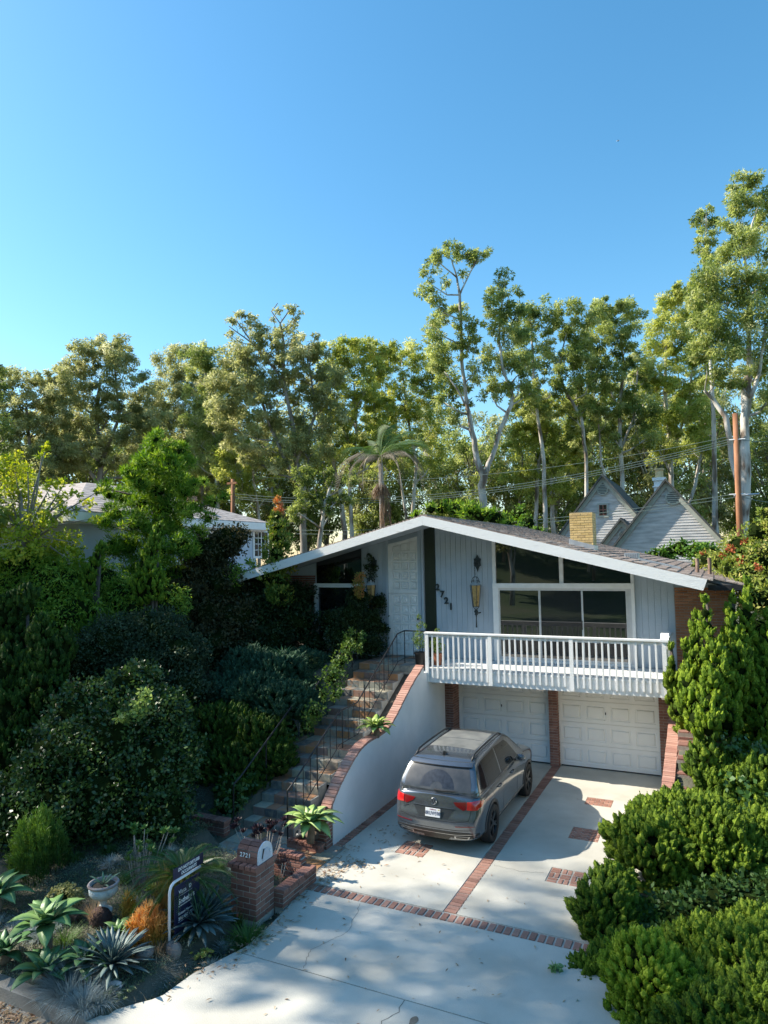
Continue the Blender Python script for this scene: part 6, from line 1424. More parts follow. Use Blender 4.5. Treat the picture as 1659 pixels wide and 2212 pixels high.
ct_ = SH('columnar_tree', 'narrow upright tree with red-orange new tips in front of the neighbour house', 'tree', [(598, 1115, 19.4, 14), (600, 1140, 19.4, 22), (602, 1165, 19.4, 28), (598, 1195, 19.3, 32), (603, 1225, 19.2, 32), (596, 1255, 19.1, 30), (605, 1285, 19, 30), (575, 1245, 19.1, 22)], col_leaf, L=.10, Wd=.05, dens=.55, seed=10, nper=14, core=True, corek=.5, updir=.9, tm=.4, dz=1)
ctt_ = SH('columnar_tree_tip', 'glowing orange-red young tips at the top of the narrow upright tree', 'tree', [(597, 1082, 19.4, 7), (597, 1095, 19.4, 11), (600, 1108, 19.4, 12)], red_leaf, L=.10, Wd=.05, dens=.6, seed=11, nper=12, core=False, updir=.9, tm=.7, dz=1)
merge_into(ctt_, ct_)
SH('leafy_sapling', 'loose light green foliage in front of the pale blue neighbour wall', 'shrub', [(530, 1225, 18.8, 22), (510, 1250, 18.6, 22), (550, 1232, 18.9, 14), (495, 1232, 18.7, 16)], fern_leaf, L=.10, Wd=.04, dens=.35, seed=12, nper=10, core=False, tm=.7, dz=1.6)
# conifer: layered needle pads
cs = [(338, 935, 9), (335, 950, 14), (325, 970, 20), (350, 990, 18), (372, 965, 16), (390, 975, 16), (310, 1000, 22), (335, 1020, 26), (370, 1010, 26), (398, 1000, 20), (280, 1025, 18), (300, 1045, 24), (340, 1060, 30), (385, 1045, 26), (400, 1065, 20), (225, 1050, 14), (235, 1070, 16), (270, 1075, 24), (310, 1090, 28), (355, 1100, 30), (395, 1095, 20), (420, 1050, 12), (440, 1040, 8), (250, 1110, 22), (230, 1130, 18), (290, 1130, 28), (340, 1145, 32), (380, 1135, 26), (410, 1110, 14), (430, 1100, 14), (460, 1085, 14), (485, 1075, 9), (280, 1180, 30), (340, 1195, 34), (395, 1180, 30), (240, 1180, 24), (430, 1150, 16), (450, 1120, 14), (300, 1230, 34), (370, 1240, 34)]
gz = random.Random(7)
cl = [W3(x, y, 20.4+gz.uniform(-.9, .7), r*1.08) for x, y, r in cs]
bp_ = at(330, 1330, 20.4); tk = [[(bp_.x, bp_.y, 2, .14), (*at(335, 1150, 20.4), .10), (*at(335, 960, 20.4), .03)]]+[[(*at(335, y+30, 20.4), .04), (*at(x, y+5, 20.4), .015)] for x, y, r in cs[::3]]
shrub('tall_conifer', 'tall bright green conifer with tufted branches in front of the neighbour roof', 'tree', base_of(cl), cl, conif, L=.14, Wd=.022, dens=.85, seed=13, nper=22, core=True, corek=.5, trunk=tk, updir=.5, tm=.56, tv=.24)
# sparse yellow-leaved tree at far left
ls = [(30, 1000, 22), (5, 1020, 20), (60, 1020, 18), (90, 985, 9), (100, 965, 6), (40, 1050, 26), (10, 1080, 28), (70, 1080, 22), (110, 1050, 14), (140, 1045, 12), (130, 1080, 14), (160, 1070, 12), (150, 1100, 14), (20, 1130, 30), (70, 1130, 26), (110, 1120, 18), (40, 1180, 34), (100, 1180, 30), (150, 1170, 24), (215, 1060, 8), (190, 1090, 12), (200, 1120, 12), (10, 1200, 32), (150, 1210, 28)]
cl = [W3(x, y, 18.2+gz.uniform(-.8, .8), r*1.25) for x, y, r in ls]; b0 = at(60, 1280, 18.2)
tk = [[(b0.x, b0.y, 1.5, .10), (*at(50, 1180, 18.2), .07), (*at(45, 1060, 18.2), .03)]]+[[(*at(50, 1180, 18.2), .035), (*at((50+x)/2+gz.uniform(-10, 10), (1170+y)/2-10, 18.2), .025), (*at(x, y, 18.2), .008)] for x, y, r in ls]
shrub('yellow_leafed_tree', 'open branching tree with sunlit yellow-green leaves at the left picture edge', 'tree', base_of(cl), cl, lime_leaf, L=.10, Wd=.055, dens=.42, seed=14, nper=12, core=False, trunk=tk, stem_mat=bark_grey, tm=.55, tv=.25)
# right-hand hedge above the tall juniper
yh = LEAF('yellow_hedge_leaf', [(.08, .15, .03), (.20, .28, .05), (.38, .42, .09), (.50, .42, .14)], .35)
mh_ = SH('mixed_hedge', 'sunlit yellow-green hedge with orange berries at the right picture edge', 'hedge', [(1640, 1150, 17.5, 32), (1600, 1185, 18.5, 40), (1650, 1210, 17, 50), (1560, 1215, 19.5, 30), (1530, 1210, 20.5, 24), (1590, 1230, 18.4, 36), (1650, 1290, 16, 55), (1620, 1250, 17, 40), (1655, 1370, 15.4, 55), (1660, 1110, 17.5, 22), (1505, 1225, 21, 16)], yh, L=.09, Wd=.045, dens=.55, seed=15, nper=16)
bc_ = SH('berry_cluster', 'rusty orange berry clusters in the hedge beside the roof end', 'berries', [(1578, 1185, 17.8, 9), (1560, 1200, 18.6, 8), (1600, 1210, 17.2, 9), (1610, 1170, 17.6, 8), (1640, 1225, 16, 9), (1520, 1195, 20, 6)], LEAF('rusty_berries', [(.30, .08, .03), (.5, .16, .06)], .1), L=.05, Wd=.045, dens=.6, seed=16, nper=8, core=False)
merge_into(bc_, mh_, 'berries')
SH('clipped_hedge', 'low bright green hedge behind the roof in front of the shingled gables', 'hedge', [(1440, 1195, 27, 20), (1470, 1185, 27, 22), (1410, 1200, 27, 16), (1500, 1190, 26, 22), (1530, 1195, 25, 22)], LEAF('hedge_leaf', [(.04, .12, .015), (.09, .20, .025), (.18, .30, .04)], .3), L=.12, Wd=.07, dens=.6, seed=17, nper=16)
SH('feathery_bush', 'soft yellow-green bush behind the roof ridge', 'shrub', [(930, 1100, 34, 14), (955, 1098, 34, 18), (985, 1100, 34, 20), (1010, 1105, 33, 22), (1040, 1112, 33, 22), (1070, 1120, 33, 22), (1095, 1135, 33, 16), (900, 1112, 34, 9)], fern_leaf, L=.22, Wd=.07, dens=.6, seed=18, nper=16, updir=.8, tm=.62)
SH('laurel_tree', 'deep green rounded tree right of the feathery bush behind the roof', 'tree', [(1120, 1110, 38, 22), (1140, 1130, 37, 20), (1165, 1150, 36, 14)], MATS['hedge_leaf'], L=.2, Wd=.09, dens=.5, seed=19, nper=16, tm=.7)
# pot plants
for (x, y, z, h, lab, mt, sd_) in ((-6.98, 16.62, 2.87, .95, 'leafy shrub growing in the black pot by the front door', vine_m, 20), (-6.62, 16.95, 2.82, .60, 'small leafy plant growing in the terracotta pot', vine_m, 21)):
    cl = [(x+.02, y, z+h*.3, .16), (x-.05, y, z+h*.5, .13), (x+.06, y, z+h*.75, .11), (x+.02, y, z+h, .07), (x-.14, y, z+h*.35, .09)]
    shrub('potted_shrub', lab, 'plant', (x, y, z), cl, mt, L=.045, Wd=.024, dens=.32, seed=sd_, nper=8, core=False, trunk=[[(x, y, z-.02, .012), (x+.02, y, z+h*.9, .006)]], tm=.7)
# ================================================================ BACKGROUND
# --- neighbour house on the left
NX = -16.6
nb = thing('neighbour_house', 'pale blue-grey neighbour house with hipped shingle roof behind the conifer', 'house', (-20, 20, 2.5))
nb_m = M('pale_blue_stucco', [(.44, .50, .58), (.50, .56, .64)], .9, 3, .3, 60)
nsh = M('pinkish_shingle', [(.26, .22, .20), (.38, .33, .31), (.46, .41, .39)], .9, 5, .6, 20)
def nbb(mb, name, mat, par=None, **k):
    o = mb.build(name, mat, par or nb, **k)
    if par is None: o.matrix_parent_inverse = Matrix.Translation(-nb.location)
    return o
E0 = onx(585, 1130, NX); ez = E0.z; ey = E0.y; NX0 = -27.5; NY0 = 14.5
nbb(MB().box(NX0, NX-.45, NY0, ey-.4, 1.5, ez-.25), 'wall', nb_m)
# hip roof built of stepped shingle courses
def hip(x0, x1, y0, y1, z, h, run, n, mat, parn, par=None):
    base = nbb(MB().box(x0+.3, x1-.3, y0+.3, y1-.3, z-.12, z+.02), parn, white_paint)
    rows = []
    for i in range(n):
        a = i/n; b = (i+1)/n; q = MB(); u0, u1 = run*a, run*b+.02; zz0, zz1 = z+h*a, z+h*b
        V = []
        for u, zz in ((u0, zz0), (u0, zz0+.045), (u1, zz1+.045), (u1, zz1-.02)):
            V += [(x0+u, y0+u, zz), (x1-u, y0+u, zz), (x1-u, y1-u, zz), (x0+u, y1-u, zz)]
        F_ = []
        for r_ in range(3):
            for k in range(4): F_.append((r_*4+k, r_*4+(k+1) % 4, r_*4+4+(k+1) % 4, r_*4+4+k))
        q.add(V, F_); o = nbb(q, 'shingle_course', mat)
    return base
hip(NX0-.5, NX, NY0-.6, ey, ez-.03, 1.35, 3.6, 15, nsh, 'roof')
gt = MB()
for (a, b, c, d) in ((NX-.02, NX+.09, NY0-.6, ey+.05), (NX0-.5, NX, ey, ey+.10), (NX0-.5, NX+.05, NY0-.72, NY0-.6)): gt.box(a, b, c, d, ez-.30, ez-.03)
nbb(gt, 'gutter', white_paint)
nbb(MB().box(NX0-.3, NX-.1, NY0-.4, ey-.1, ez-.34, ez-.26), 'soffit', white_paint)
a = onx(547, 1147, NX-.45); b = onx(577, 1203, NX-.45)
w0 = nbb(MB().box(NX-.46, NX-.40, a.y-.06, b.y+.06, b.z-.06, a.z+.06), 'window', white_paint)
for k in range(2):
    y0 = a.y+(b.y-a.y)*k/2+.04; y1 = a.y+(b.y-a.y)*(k+1)/2-.04
    pn = link('pane', MB().box(NX-.405, NX-.385, y0, y1, b.z+.04, a.z-.04).mesh('pane', glass_mid), w0)
    mt = MB(); [mt.box(NX-.385, NX-.372, y0, y1, z-.012, z+.012) for z in np.linspace(b.z+.04, a.z-.04, 5)[1:-1]]; mt.box(NX-.385, NX-.372, (y0+y1)/2-.01, (y0+y1)/2+.01, b.z+.04, a.z-.04); link('muntin', mt.mesh('muntin', white_paint), w0)
a = onx(440, 1150, NX-.4); nbb(MB().box(NX-.47, NX-.36, a.y-1.1, a.y+1.0, a.z-.5, a.z+.05), 'window_awning', white_paint)
nbb(MB().lathe([(0, -.4), (.16, -.4), (.16, .02), (.22, .02), (.2, .16), (0, .2)], 16, tuple(at(414, 1082, 26.5))), 'roof_ventilator', M('copper', [(.30, .14, .09), (.40, .22, .15)], .6, 8))

# --- shingled gables at the right
gh = thing('shingled_house', 'grey shingled house with two steep gables and round vents behind the main house', 'house', (-2, 42, 2.5))
gsh = M('grey_shingle', [(.38, .37, .36), (.53, .515, .50), (.66, .64, .62)], .9, 1.2, .5, 12, stretch=(1, 1, 6))
gtrim = M('grey_green_trim', [(.36, .38, .33), (.46, .48, .42)], .7, 4); groof = M('dark_roof', [(.05, .055, .055), (.10, .105, .10)], .9, 3, .5, 15); groofL = M('mossy_roof', [(.22, .27, .24), (.34, .38, .34)], .9, 3, .5, 15)
def gbb(mb, name, mat, par=None, **k):
    o = mb.build(name, mat, par or gh, **k)
    if par is None: o.matrix_parent_inverse = Matrix.Translation(-gh.location)
    return o
def gable(ax, ay, lx, ly, rx, ry, Y, depth, zlow, name):
    A = ony(ax, ay, Y); Lp = ony(lx, ly, Y); Rp = ony(rx, ry, Y)
    sl = (A.z-Lp.z)/(A.x-Lp.x); sr = (A.z-Rp.z)/(Rp.x-A.x); s_ = (sl+sr)/2
    # clapboard courses
    core = gbb(MB().prism_y([(A.x-(A.z-zlow)/s_+.1, zlow), (A.x+(A.z-zlow)/s_-.1, zlow), (A.x, A.z-.15)], Y+.06, Y+depth), name, gsh)
    z = zlow; h = .15
    while z < A.z-.35:
        hw0 = (A.z-.2-z)/s_; hw1 = max(.02, (A.z-.2-z-h)/s_); 
        n_ = 1
        V = [(A.x-hw0, Y+.0, z), (A.x+hw0, Y+.0, z), (A.x+hw1, Y+.022, z+h), (A.x-hw1, Y+.022, z+h), (A.x-hw0, Y+.07, z), (A.x+hw0, Y+.07, z)]
        link('shingle_course', MB().add(V, [(0, 1, 2, 3), (0, 4, 5, 1)]).mesh('shingle_course', gsh), core); z += h
    for s1, mm in ((-1, groofL), (1, groof)):
        hw = (A.z-zlow)/s_+.35; x_ = A.x+s1*hw; z_ = A.z-hw*s_
        q = MB().prism_y([(A.x, A.z+.10), (x_, z_+.10), (x_, z_-.05), (A.x, A.z-.05)] if s1 > 0 else [(A.x, A.z+.10), (A.x, A.z-.05), (x_, z_-.05), (x_, z_+.10)], Y-.35, Y+depth); gbb(q, 'roof', mm if s1 > 0 else groof)
        q = MB().prism_y([(A.x, A.z-.06), (x_, z_-.06), (x_, z_-.06-.34), (A.x, A.z-.06-.34)] if s1 > 0 else [(A.x, A.z-.06), (A.x, A.z-.40), (x_, z_-.40), (x_, z_-.06)], Y-.12, Y-.04); gbb(q, 'bargeboard', gtrim)
    return A, s_
def round_vent(x, y, Y, r):
    c_ = ony(x, y, Y); rg_ = gbb(MB().tube([(c_.x, Y-.02, c_.z), (c_.x, Y-.10, c_.z)], r, 24), 'round_vent', gtrim)
    for i in range(6):
        z = -r*.7+i*r*.28; hw = math.sqrt(max(0, (r*.8)**2-z*z)); link('louvre', MB().box(c_.x-hw, c_.x+hw, Y-.125, Y-.101, c_.z+z-r*.05, c_.z+z+r*.06).mesh('louvre', M('louvre_dark', [(.07, .075, .08)], .7)), rg_)
GY1, GY2 = 42.5, 40.0
gable(1302, 1028, 1200, 1160, 1412, 1158, GY1, 9, 3.2, 'gable_wall'); gable(1438, 1038, 1330, 1185, 1575, 1172, GY2, 1.3, 3.2, 'gable_wall')
round_vent(1302, 1058, GY1, .33); round_vent(1454, 1075, GY2-.0, .40)
gable(1342, 1122, 1308, 1167, 1388, 1170, GY2+.9, 3, 3.4, 'small_gable'); round_vent(1345, 1155, GY2+.8, .24)
a = ony(1294, 1091, GY1); b = ony(1311, 1113, GY1); w0 = gbb(MB().box(a.x-.10, b.x+.10, GY1-.05, GY1+.0, b.z-.12, a.z+.10), 'window', gtrim)
rf_ = M('red_frame', [(.25, .10, .07)], .6)
link('frame', MB().box(a.x, b.x, GY1-.07, GY1-.05, b.z, a.z).mesh('frame', rf_), w0)
for i in range(2):
    for j in range(2):
        link('pane', MB().box(a.x+.05+i*(b.x-a.x)/2, a.x-.02+(i+1)*(b.x-a.x)/2, GY1-.085, GY1-.071, b.z+.05+j*(a.z-b.z)/2, b.z-.02+(j+1)*(a.z-b.z)/2).mesh('pane', glass_mid), w0)
a = ony(1412, 1035, 44); b = ony(1437, 1085, 44)
cs_ = gbb(MB().box(a.x, b.x, 44, 44.9, 6.5, a.z-.1).box(a.x-.08, b.x+.08, 43.92, 44.98, a.z-.5, a.z-.42).box(a.x-.08, b.x+.08, 43.92, 44.98, a.z-.1, a.z+.08), 'chimney', white_paint)
link('chimney_pot', MB().lathe([(0, 0), (.27, 0), (.24, .1), (.22, .45), (.30, .5), (.30, .58), (0, .58)], 16).mesh('chimney_pot', M('clay_pot', [(.55, .40, .20), (.66, .52, .3)], .8, 8)), cs_, ((a.x+b.x)/2, 44.45, a.z+.08))
a = ony(1198, 1115, 44); 0 and gbb(MB().prism_y([(a.x, a.z), (a.x+1.6, a.z+1.8), (a.x+1.6, a.z-1.6), (a.x, a.z-1.6)], 43.8, 44), 'side_roof', groofL)
gbb(MB().box(ony(1385, 1105, 43).x-1.2, ony(1400, 1105, 43).x+.4, 46, 46.1, 5, ony(1395, 1098, 46).z), 'linking_roof', groof)

# --- utility poles and wires
pole_m = M('red_brown_pole', [(.16, .065, .03), (.30, .13, .06), (.38, .18, .10)], .85, 3, .4, 12, stretch=(1, 1, .3))
t0, t1 = at(1588, 893, 33), at(1599, 1200, 33)
up_t = thing('utility_pole', 'red-brown wooden utility pole in front of the pale eucalyptus trunks at the right', 'utility pole', (t1.x, t1.y, t1.z))
link('pole', MB().tube([Vector((0, 0, -3)), t0-t1], [.17, .12], 12).mesh('pole', pole_m, True), up_t)
for y in (950, 1068): q = at(1592, y, 33)-t1; link('insulator', MB().tube([q+Vector((-.35, -.12, 0)), q+Vector((.35, -.12, 0))], .03, 6).mesh('insulator', white_paint), up_t)
q = at(1615, 1070, 33)-t1; link('street_light_arm', MB().tube([q+Vector((-.6, 0, 0)), q+Vector((.5, 0, .05))], .05, 8).mesh('street_light_arm', vm), up_t)
s0, s1 = at(503, 1035, 46), at(503, 1150, 46)
up2_ = thing('utility_pole', 'short red-brown pole with a cross-arm standing behind the neighbour house', 'utility pole', s1)
link('pole', MB().tube([Vector((0, 0, -3)), s0-s1], [.17, .13], 10).mesh('pole', pole_m, True), up2_)
q = at(503, 1044, 46)-s1; link('cross_arm', MB().box(q.x-.4, q.x+.4, q.y-.14, q.y-.05, q.z-.07, q.z+.07).mesh('cross_arm', pole_m), up2_)
wm = M('wire', [(.17, .22, .20)], .5)
def wire(label, a, b, sag, r=.018):
    a = Vector(a); b = Vector(b); pts = [a.lerp(b, i/24)-Vector((0, 0, sag*4*(i/24)*(1-i/24))) for i in range(25)]
    tag(link('power_line', MB().tube(pts, r, 4).mesh('power_line', wm)), label, 'cable', 'power lines')
for i, (y0, y1, lab) in enumerate(((945, 1066, 'highest thin power line strung between the two wooden poles'), (950, 1072, 'second power line from the top between the wooden poles'), (955, 1076, 'third power line from the top between the wooden poles'))):
    wire(lab, at(1590, y0, 33), at(503, y1, 46), 1.35)
wire('lower cable running from the right pole to behind the roof ridge', at(1594, 1066, 33), at(640, 1145, 44), .55, .018); wire('lowest cable from the right pole passing over the yellow chimney', at(1594, 1073, 33), at(640, 1153, 44), .55, .018)
wire('faint high cable crossing in front of the palm', at(1590, 940, 33), at(560, 1030, 46), 1.0, .014)
wire('cable leaving the right pole towards the right picture edge', at(1590, 948, 33), at(1760, 930, 33), .3); wire('lower cable leaving the right pole towards the right picture edge', at(1594, 1070, 33), at(1760, 1075, 33), .3)

# --- king palm behind the roof
pc = at(822, 985, 36); pb = at(829, 1200, 36)
palm = thing('palm_tree', 'palm with drooping half-dead fronds and a brown skirt behind the roof ridge', 'palm tree', (pb.x, pb.y, pb.z))
off = pc-pb
link('trunk', MB().tube([(0, 0, -3), off*.6, off-Vector((0, 0, .4))], [.17, .14, .12], 12).mesh('trunk', M('palm_trunk', [(.22, .19, .17), (.38, .35, .32)], .9, 5, .5, 12, stretch=(.3, .3, 3)), True), palm)
pg = LEAF('palm_green', [(.02, .055, .012), (.05, .11, .02), (.12, .19, .05)], .3, .4, .5); pd_ = LEAF('palm_dry', [(.13, .10, .07), (.25, .21, .16), (.36, .32, .26)], .25)
pf1 = frond_mesh('frond', pg, 44, ll=.34, wid=.011, curl=1.0, droopl=.6); pf2 = frond_mesh('frond', pd_, 38, ll=.28, wid=.009, curl=1.5, droopl=1.4, seed=3)
for (azd, el, L, me) in ((95, 80, 3.1, pf1), (60, 62, 3.2, pf1), (25, 45, 2.9, pf1), (130, 60, 2.5, pf1), (170, 38, 3.0, pf1), (190, 24, 3.4, pf2), (5, 35, 3.2, pf1), (-5, 22, 3.5, pf2), (-30, 15, 2.9, pf2), (215, 12, 2.7, pf2), (250, 5, 2.5, pf2), (280, 30, 2.6, pf1), (300, 0, 2.3, pf2), (40, 30, 2.8, pf1), (150, 25, 2.8, pf1), (75, 45, 2.8, pf1), (-80, -25, 2.3, pf2), (330, 30, 3.0, pf1)):
    link('frond', me, palm, off, Matrix.Rotation(R(azd-90), 4, 'Z') @ Matrix.Rotation(R(el), 4, 'X'), L*.88)
sk = LB(); g = np.random.default_rng(3); n = 500; a = g.random(n)*6.28; sc_ = off-Vector((0, 0, 1.7))
P = np.stack([np.cos(a)*.18+sc_.x, np.sin(a)*.18+sc_.y, sc_.z+g.random(n)*.3], 1); D = np.stack([np.cos(a)*.42, np.sin(a)*.42, -1+g.normal(size=n)*.3], 1); sk.leaves(P, D, .75, .022, g, g.random(n)); sk.leaves((P+np.array([.25, 0, -.6]))[:120], (D*np.array([.15, .15, 1]))[:120], 1.7, .03, g, (g.random(n)*.6)[:120])
link('flower_skirt', sk.mesh('flower_skirt', LEAF('skirt', [(.15, .09, .05), (.27, .18, .11), (.38, .30, .2)], .2)), palm)

# --- eucalyptus
euc = LEAF('eucalyptus_leaf', [(.06, .105, .028), (.16, .225, .055), (.36, .42, .13), (.64, .66, .34)], .52, .5, .4)
euc_o = LEAF('eucalyptus_olive', [(.08, .11, .04), (.20, .23, .08), (.40, .42, .18), (.64, .64, .38)], .52, .5, .4)
euc_y = LEAF('eucalyptus_yellow', [(.08, .13, .025), (.22, .29, .05), (.47, .52, .13), (.68, .68, .30)], .50, .5, .4)
def eucalyptus(label, Z, trunks, clumps, mat=euc, bark=bark_pale, seed=0, L=.20, dens=.37, zj=1., tm=.58, thin=1., group='eucalyptus trees behind the houses'):
    """trunks: lists of (x,y,width) in photo pixels at distance Z; clumps (x,y,r)"""
    g = np.random.default_rng(seed); rr = random.Random(seed)
    b = at(trunks[0][0][0], trunks[0][0][1], Z); t = thing('eucalyptus_tree', label, 'tree', b, 0, group); k = Z/FPX; clumps = [(x, y, r_*1.12) for x, y, r_ in clumps]
    tb = MB(); nodes = []
    for tr in trunks:
        pts = []; tr = [(a_, b_, c_*.85) for a_, b_, c_ in tr]
        if tr[0][1] > 1090: tr = [(tr[0][0], tr[0][1]+140, tr[0][2]*1.15)]+tr
        for i, (x, y, w) in enumerate(tr):
            p = at(x, y, Z)+fw*rr.uniform(-.3, .3)-b; pts.append(p)
        ps = [tuple(p) for p in pts]; ws = [w*k/2 for _, _, w in tr]
        P2 = []; W2 = []
        for i in range(len(pts)-1):
            for u in (0, .33, .66): P2.append(pts[i].lerp(pts[i+1], u)+Vector((rr.uniform(-1, 1), rr.uniform(-1, 1), 0))*ws[i]*.35*(u > 0)); W2.append(ws[i]+(ws[i+1]-ws[i])*u)
        P2.append(pts[-1]); W2.append(ws[-1]); tb.tube(P2, W2, 8); nodes += list(zip(P2, W2))
    lb = LB()
    for (x, y, r_) in clumps:
        dz = rr.uniform(-1, 1)*zj*r_*k*1.1; c_ = at(x, y, Z+dz)-b; R_ = r_*k
        best = None
        for p, w in nodes:
            if p.z < c_.z+.2: 
                d_ = (p-c_).length+max(0, 1.0-(c_.z-p.z))*1.5
                if best is None or d_ < best[0]: best = (d_, p, w)
        if best and best[0] > .3:
            p, w = best[1], best[2]; w0 = min(w*.55, .11); mid = p.lerp(c_, .5)+Vector((rr.uniform(-.3, .3), rr.uniform(-.3, .3), -.1*best[0])); br = [p, mid, c_]; tb.tube(br, [w0, w0*.7, w0*.35], 5); nodes.append((mid, w0*.8)); nodes.append((Vector(c_), w0*.4))
            for q in range(3): e_ = c_+Vector((rr.uniform(-1, 1), rr.uniform(-1, 1), rr.uniform(-.2, 1)))*R_*.8; tb.tube([mid.lerp(c_, .6), e_], [w0*.4, w0*.12], 4)
        nsub = max(7, int(thin*9*(R_/.8)**2)); nl = int(2.1*dens*4*math.pi*R_*R_/(L*L*.32*.5)); nper = max(6, nl//nsub)
        blob_leaves(lb, g, c_, R_, nsub, nper, L, L*.34, .9, .45, tm, .17, .36 if R_ < 1.4 else .27, .35)
    link('trunk', tb.mesh('trunk', bark, True), t); link('crown', lb.mesh('crown', mat), t); return t
def _unused(): pass
def fill(x0, x1, y0, y1, r, n, seed, shape=None):
    q = random.Random(seed); out = []; tries = 0
    while len(out) < n and tries < 4000:
        tries += 1; x, y = q.uniform(x0, x1), q.uniform(y0, y1)
        if shape and not shape((x-x0)/(x1-x0), (y-y0)/(y1-y0)): continue
        rr = r*q.uniform(.65, 1.25)
        if all((x-a)**2+(y-b)**2 > (.62*(rr+c_))**2 for a, b, c_ in out): out.append((x, y, rr))
    return out
ell = lambda u, v: (u-.5)**2+(v-.5)**2 < .25
dome = lambda u, v: abs(u-.5) < .5*math.sqrt(max(0, min(1, v*1.6+.08)))
# the tall two-stemmed tree in the centre
eucalyptus('tallest central eucalyptus, white forked trunk with an open top against the sky', 44,
  [[(1043, 1130, 22), (1042, 1060, 20), (1045, 1030, 20), (1030, 990, 15), (1018, 930, 14), (1010, 880, 10), (1000, 800, 9), (995, 720, 8), (992, 640, 7), (988, 600, 5), (975, 560, 3)],
   [(1045, 1030, 16), (1065, 985, 13), (1082, 925, 12), (1105, 875, 11), (1108, 850, 8), (1085, 800, 7), (1078, 740, 6), (1085, 660, 4), (1090, 610, 2)], [(992, 640, 5), (1010, 600, 4), (1030, 560, 3)], [(992, 640, 5), (965, 640, 4), (935, 620, 2)], [(988, 600, 4), (950, 570, 3), (935, 545, 2)], [(1010, 880, 6), (985, 840, 5), (960, 800, 3)]],
  [(955, 545, 20), (935, 570, 18), (980, 535, 18), (1005, 545, 20), (1040, 540, 18), (1030, 560, 18), (925, 590, 16), (915, 630, 14), (930, 640, 18), (950, 655, 16), (965, 610, 12), (1000, 590, 10), (960, 690, 22), (985, 670, 20), (1005, 700, 22), (930, 700, 22), (945, 735, 26), (975, 760, 26), (1010, 750, 24), (940, 780, 24), (965, 820, 28), (1000, 850, 26), (1035, 800, 26), (1030, 720, 20), (960, 870, 24), (985, 900, 20),
   (1088, 600, 18), (1075, 625, 20), (1100, 640, 22), (1085, 670, 26), (1115, 680, 24), (1065, 700, 26), (1100, 720, 30), (1130, 730, 24), (1070, 760, 28), (1110, 775, 30), (1140, 790, 24), (1085, 820, 28), (1120, 830, 26), (1060, 850, 22), (1145, 850, 20), (1060, 650, 16)], seed=1, dens=.34)
eucalyptus('very tall eucalyptus at the right picture edge with twin pale trunks behind the utility pole', 40,
  [[(1612, 1180, 26), (1606, 1080, 24), (1606, 1000, 24), (1612, 900, 20), (1615, 860, 26), (1620, 760, 12), (1616, 640, 9), (1610, 560, 6), (1600, 480, 4)], [(1606, 1100, 18), (1585, 990, 14), (1565, 900, 14), (1545, 860, 10), (1520, 845, 6)], [(1615, 860, 12), (1640, 800, 8), (1650, 700, 6)], [(1610, 560, 5), (1630, 480, 4), (1640, 430, 2)]],
  [(1600, 400, 24), (1635, 400, 26), (1585, 425, 20), (1660, 430, 28), (1615, 450, 28), (1580, 480, 26), (1650, 480, 28), (1600, 520, 32), (1640, 540, 32), (1570, 550, 32), (1545, 590, 34), (1600, 600, 36), (1650, 610, 34), (1520, 640, 34), (1570, 650, 38), (1625, 670, 36), (1540, 700, 38), (1590, 720, 38), (1650, 720, 36), (1520, 750, 34), (1560, 770, 34), (1620, 780, 34), (1540, 810, 26), (1600, 820, 26), (1655, 800, 34), (1655, 870, 34), (1520, 690, 30), (1500, 650, 22)], seed=2, dens=.42)
eucalyptus('slim eucalyptus top standing clear of the tall right-hand tree', 46,
  [[(1545, 1150, 14), (1540, 900, 10), (1530, 700, 6), (1525, 560, 5), (1522, 460, 2)]], [(1520, 455, 14), (1515, 475, 18), (1530, 490, 20), (1520, 515, 20), (1535, 540, 20), (1512, 545, 14), (1528, 570, 18), (1540, 610, 22)], seed=3)
eucalyptus('eucalyptus with a domed crown left of the right-hand group', 50,
  [[(1345, 1120, 12), (1340, 980, 11), (1335, 880, 9), (1345, 800, 7), (1338, 720, 4)], [(1340, 980, 8), (1370, 900, 6), (1380, 800, 4)], [(1335, 880, 6), (1300, 800, 4)], [(1335, 1120, 8), (1300, 1000, 6), (1290, 900, 4)]],
  fill(1235, 1400, 655, 960, 24, 52, 4, dome)+[(1290, 668, 14), (1345, 665, 16), (1380, 680, 14)], seed=4, dens=.4)
eucalyptus('yellowish eucalyptus between the domed crown and the tallest right-hand tree', 52,
  [[(1455, 1120, 14), (1450, 980, 11), (1440, 850, 9), (1440, 750, 5)], [(1450, 980, 8), (1490, 880, 6), (1500, 780, 4)], [(1470, 1120, 10), (1500, 1050, 8), (1520, 960, 5)]],
  fill(1395, 1530, 620, 980, 26, 50, 5, dome)+[(1440, 645, 16), (1480, 625, 20), (1500, 610, 18)], mat=euc_y, seed=5, dens=.4)
eucalyptus('leaning grey-trunked eucalyptus between the central tree and the domed crown', 48,
  [[(1180, 1140, 12), (1175, 1000, 10), (1160, 900, 8), (1150, 800, 6), (1148, 700, 4)], [(1270, 1110, 10), (1268, 980, 9), (1255, 900, 8), (1225, 850, 7), (1205, 800, 5), (1225, 720, 3)]],
  fill(1125, 1275, 665, 900, 22, 36, 6)+[(1150, 665, 16), (1205, 695, 14), (1240, 700, 12)], seed=6, dens=.34)
eucalyptus('bushy eucalyptus with many thin stems right of the central fork', 52,
  [[(1155, 1140, 11), (1165, 1000, 9), (1180, 930, 6)], [(1195, 1150, 12), (1190, 1040, 9), (1200, 960, 6)], [(1120, 1120, 7), (1130, 980, 5)]],
  fill(1100, 1260, 860, 1060, 24, 34, 7), mat=euc_y, seed=7, dens=.42)
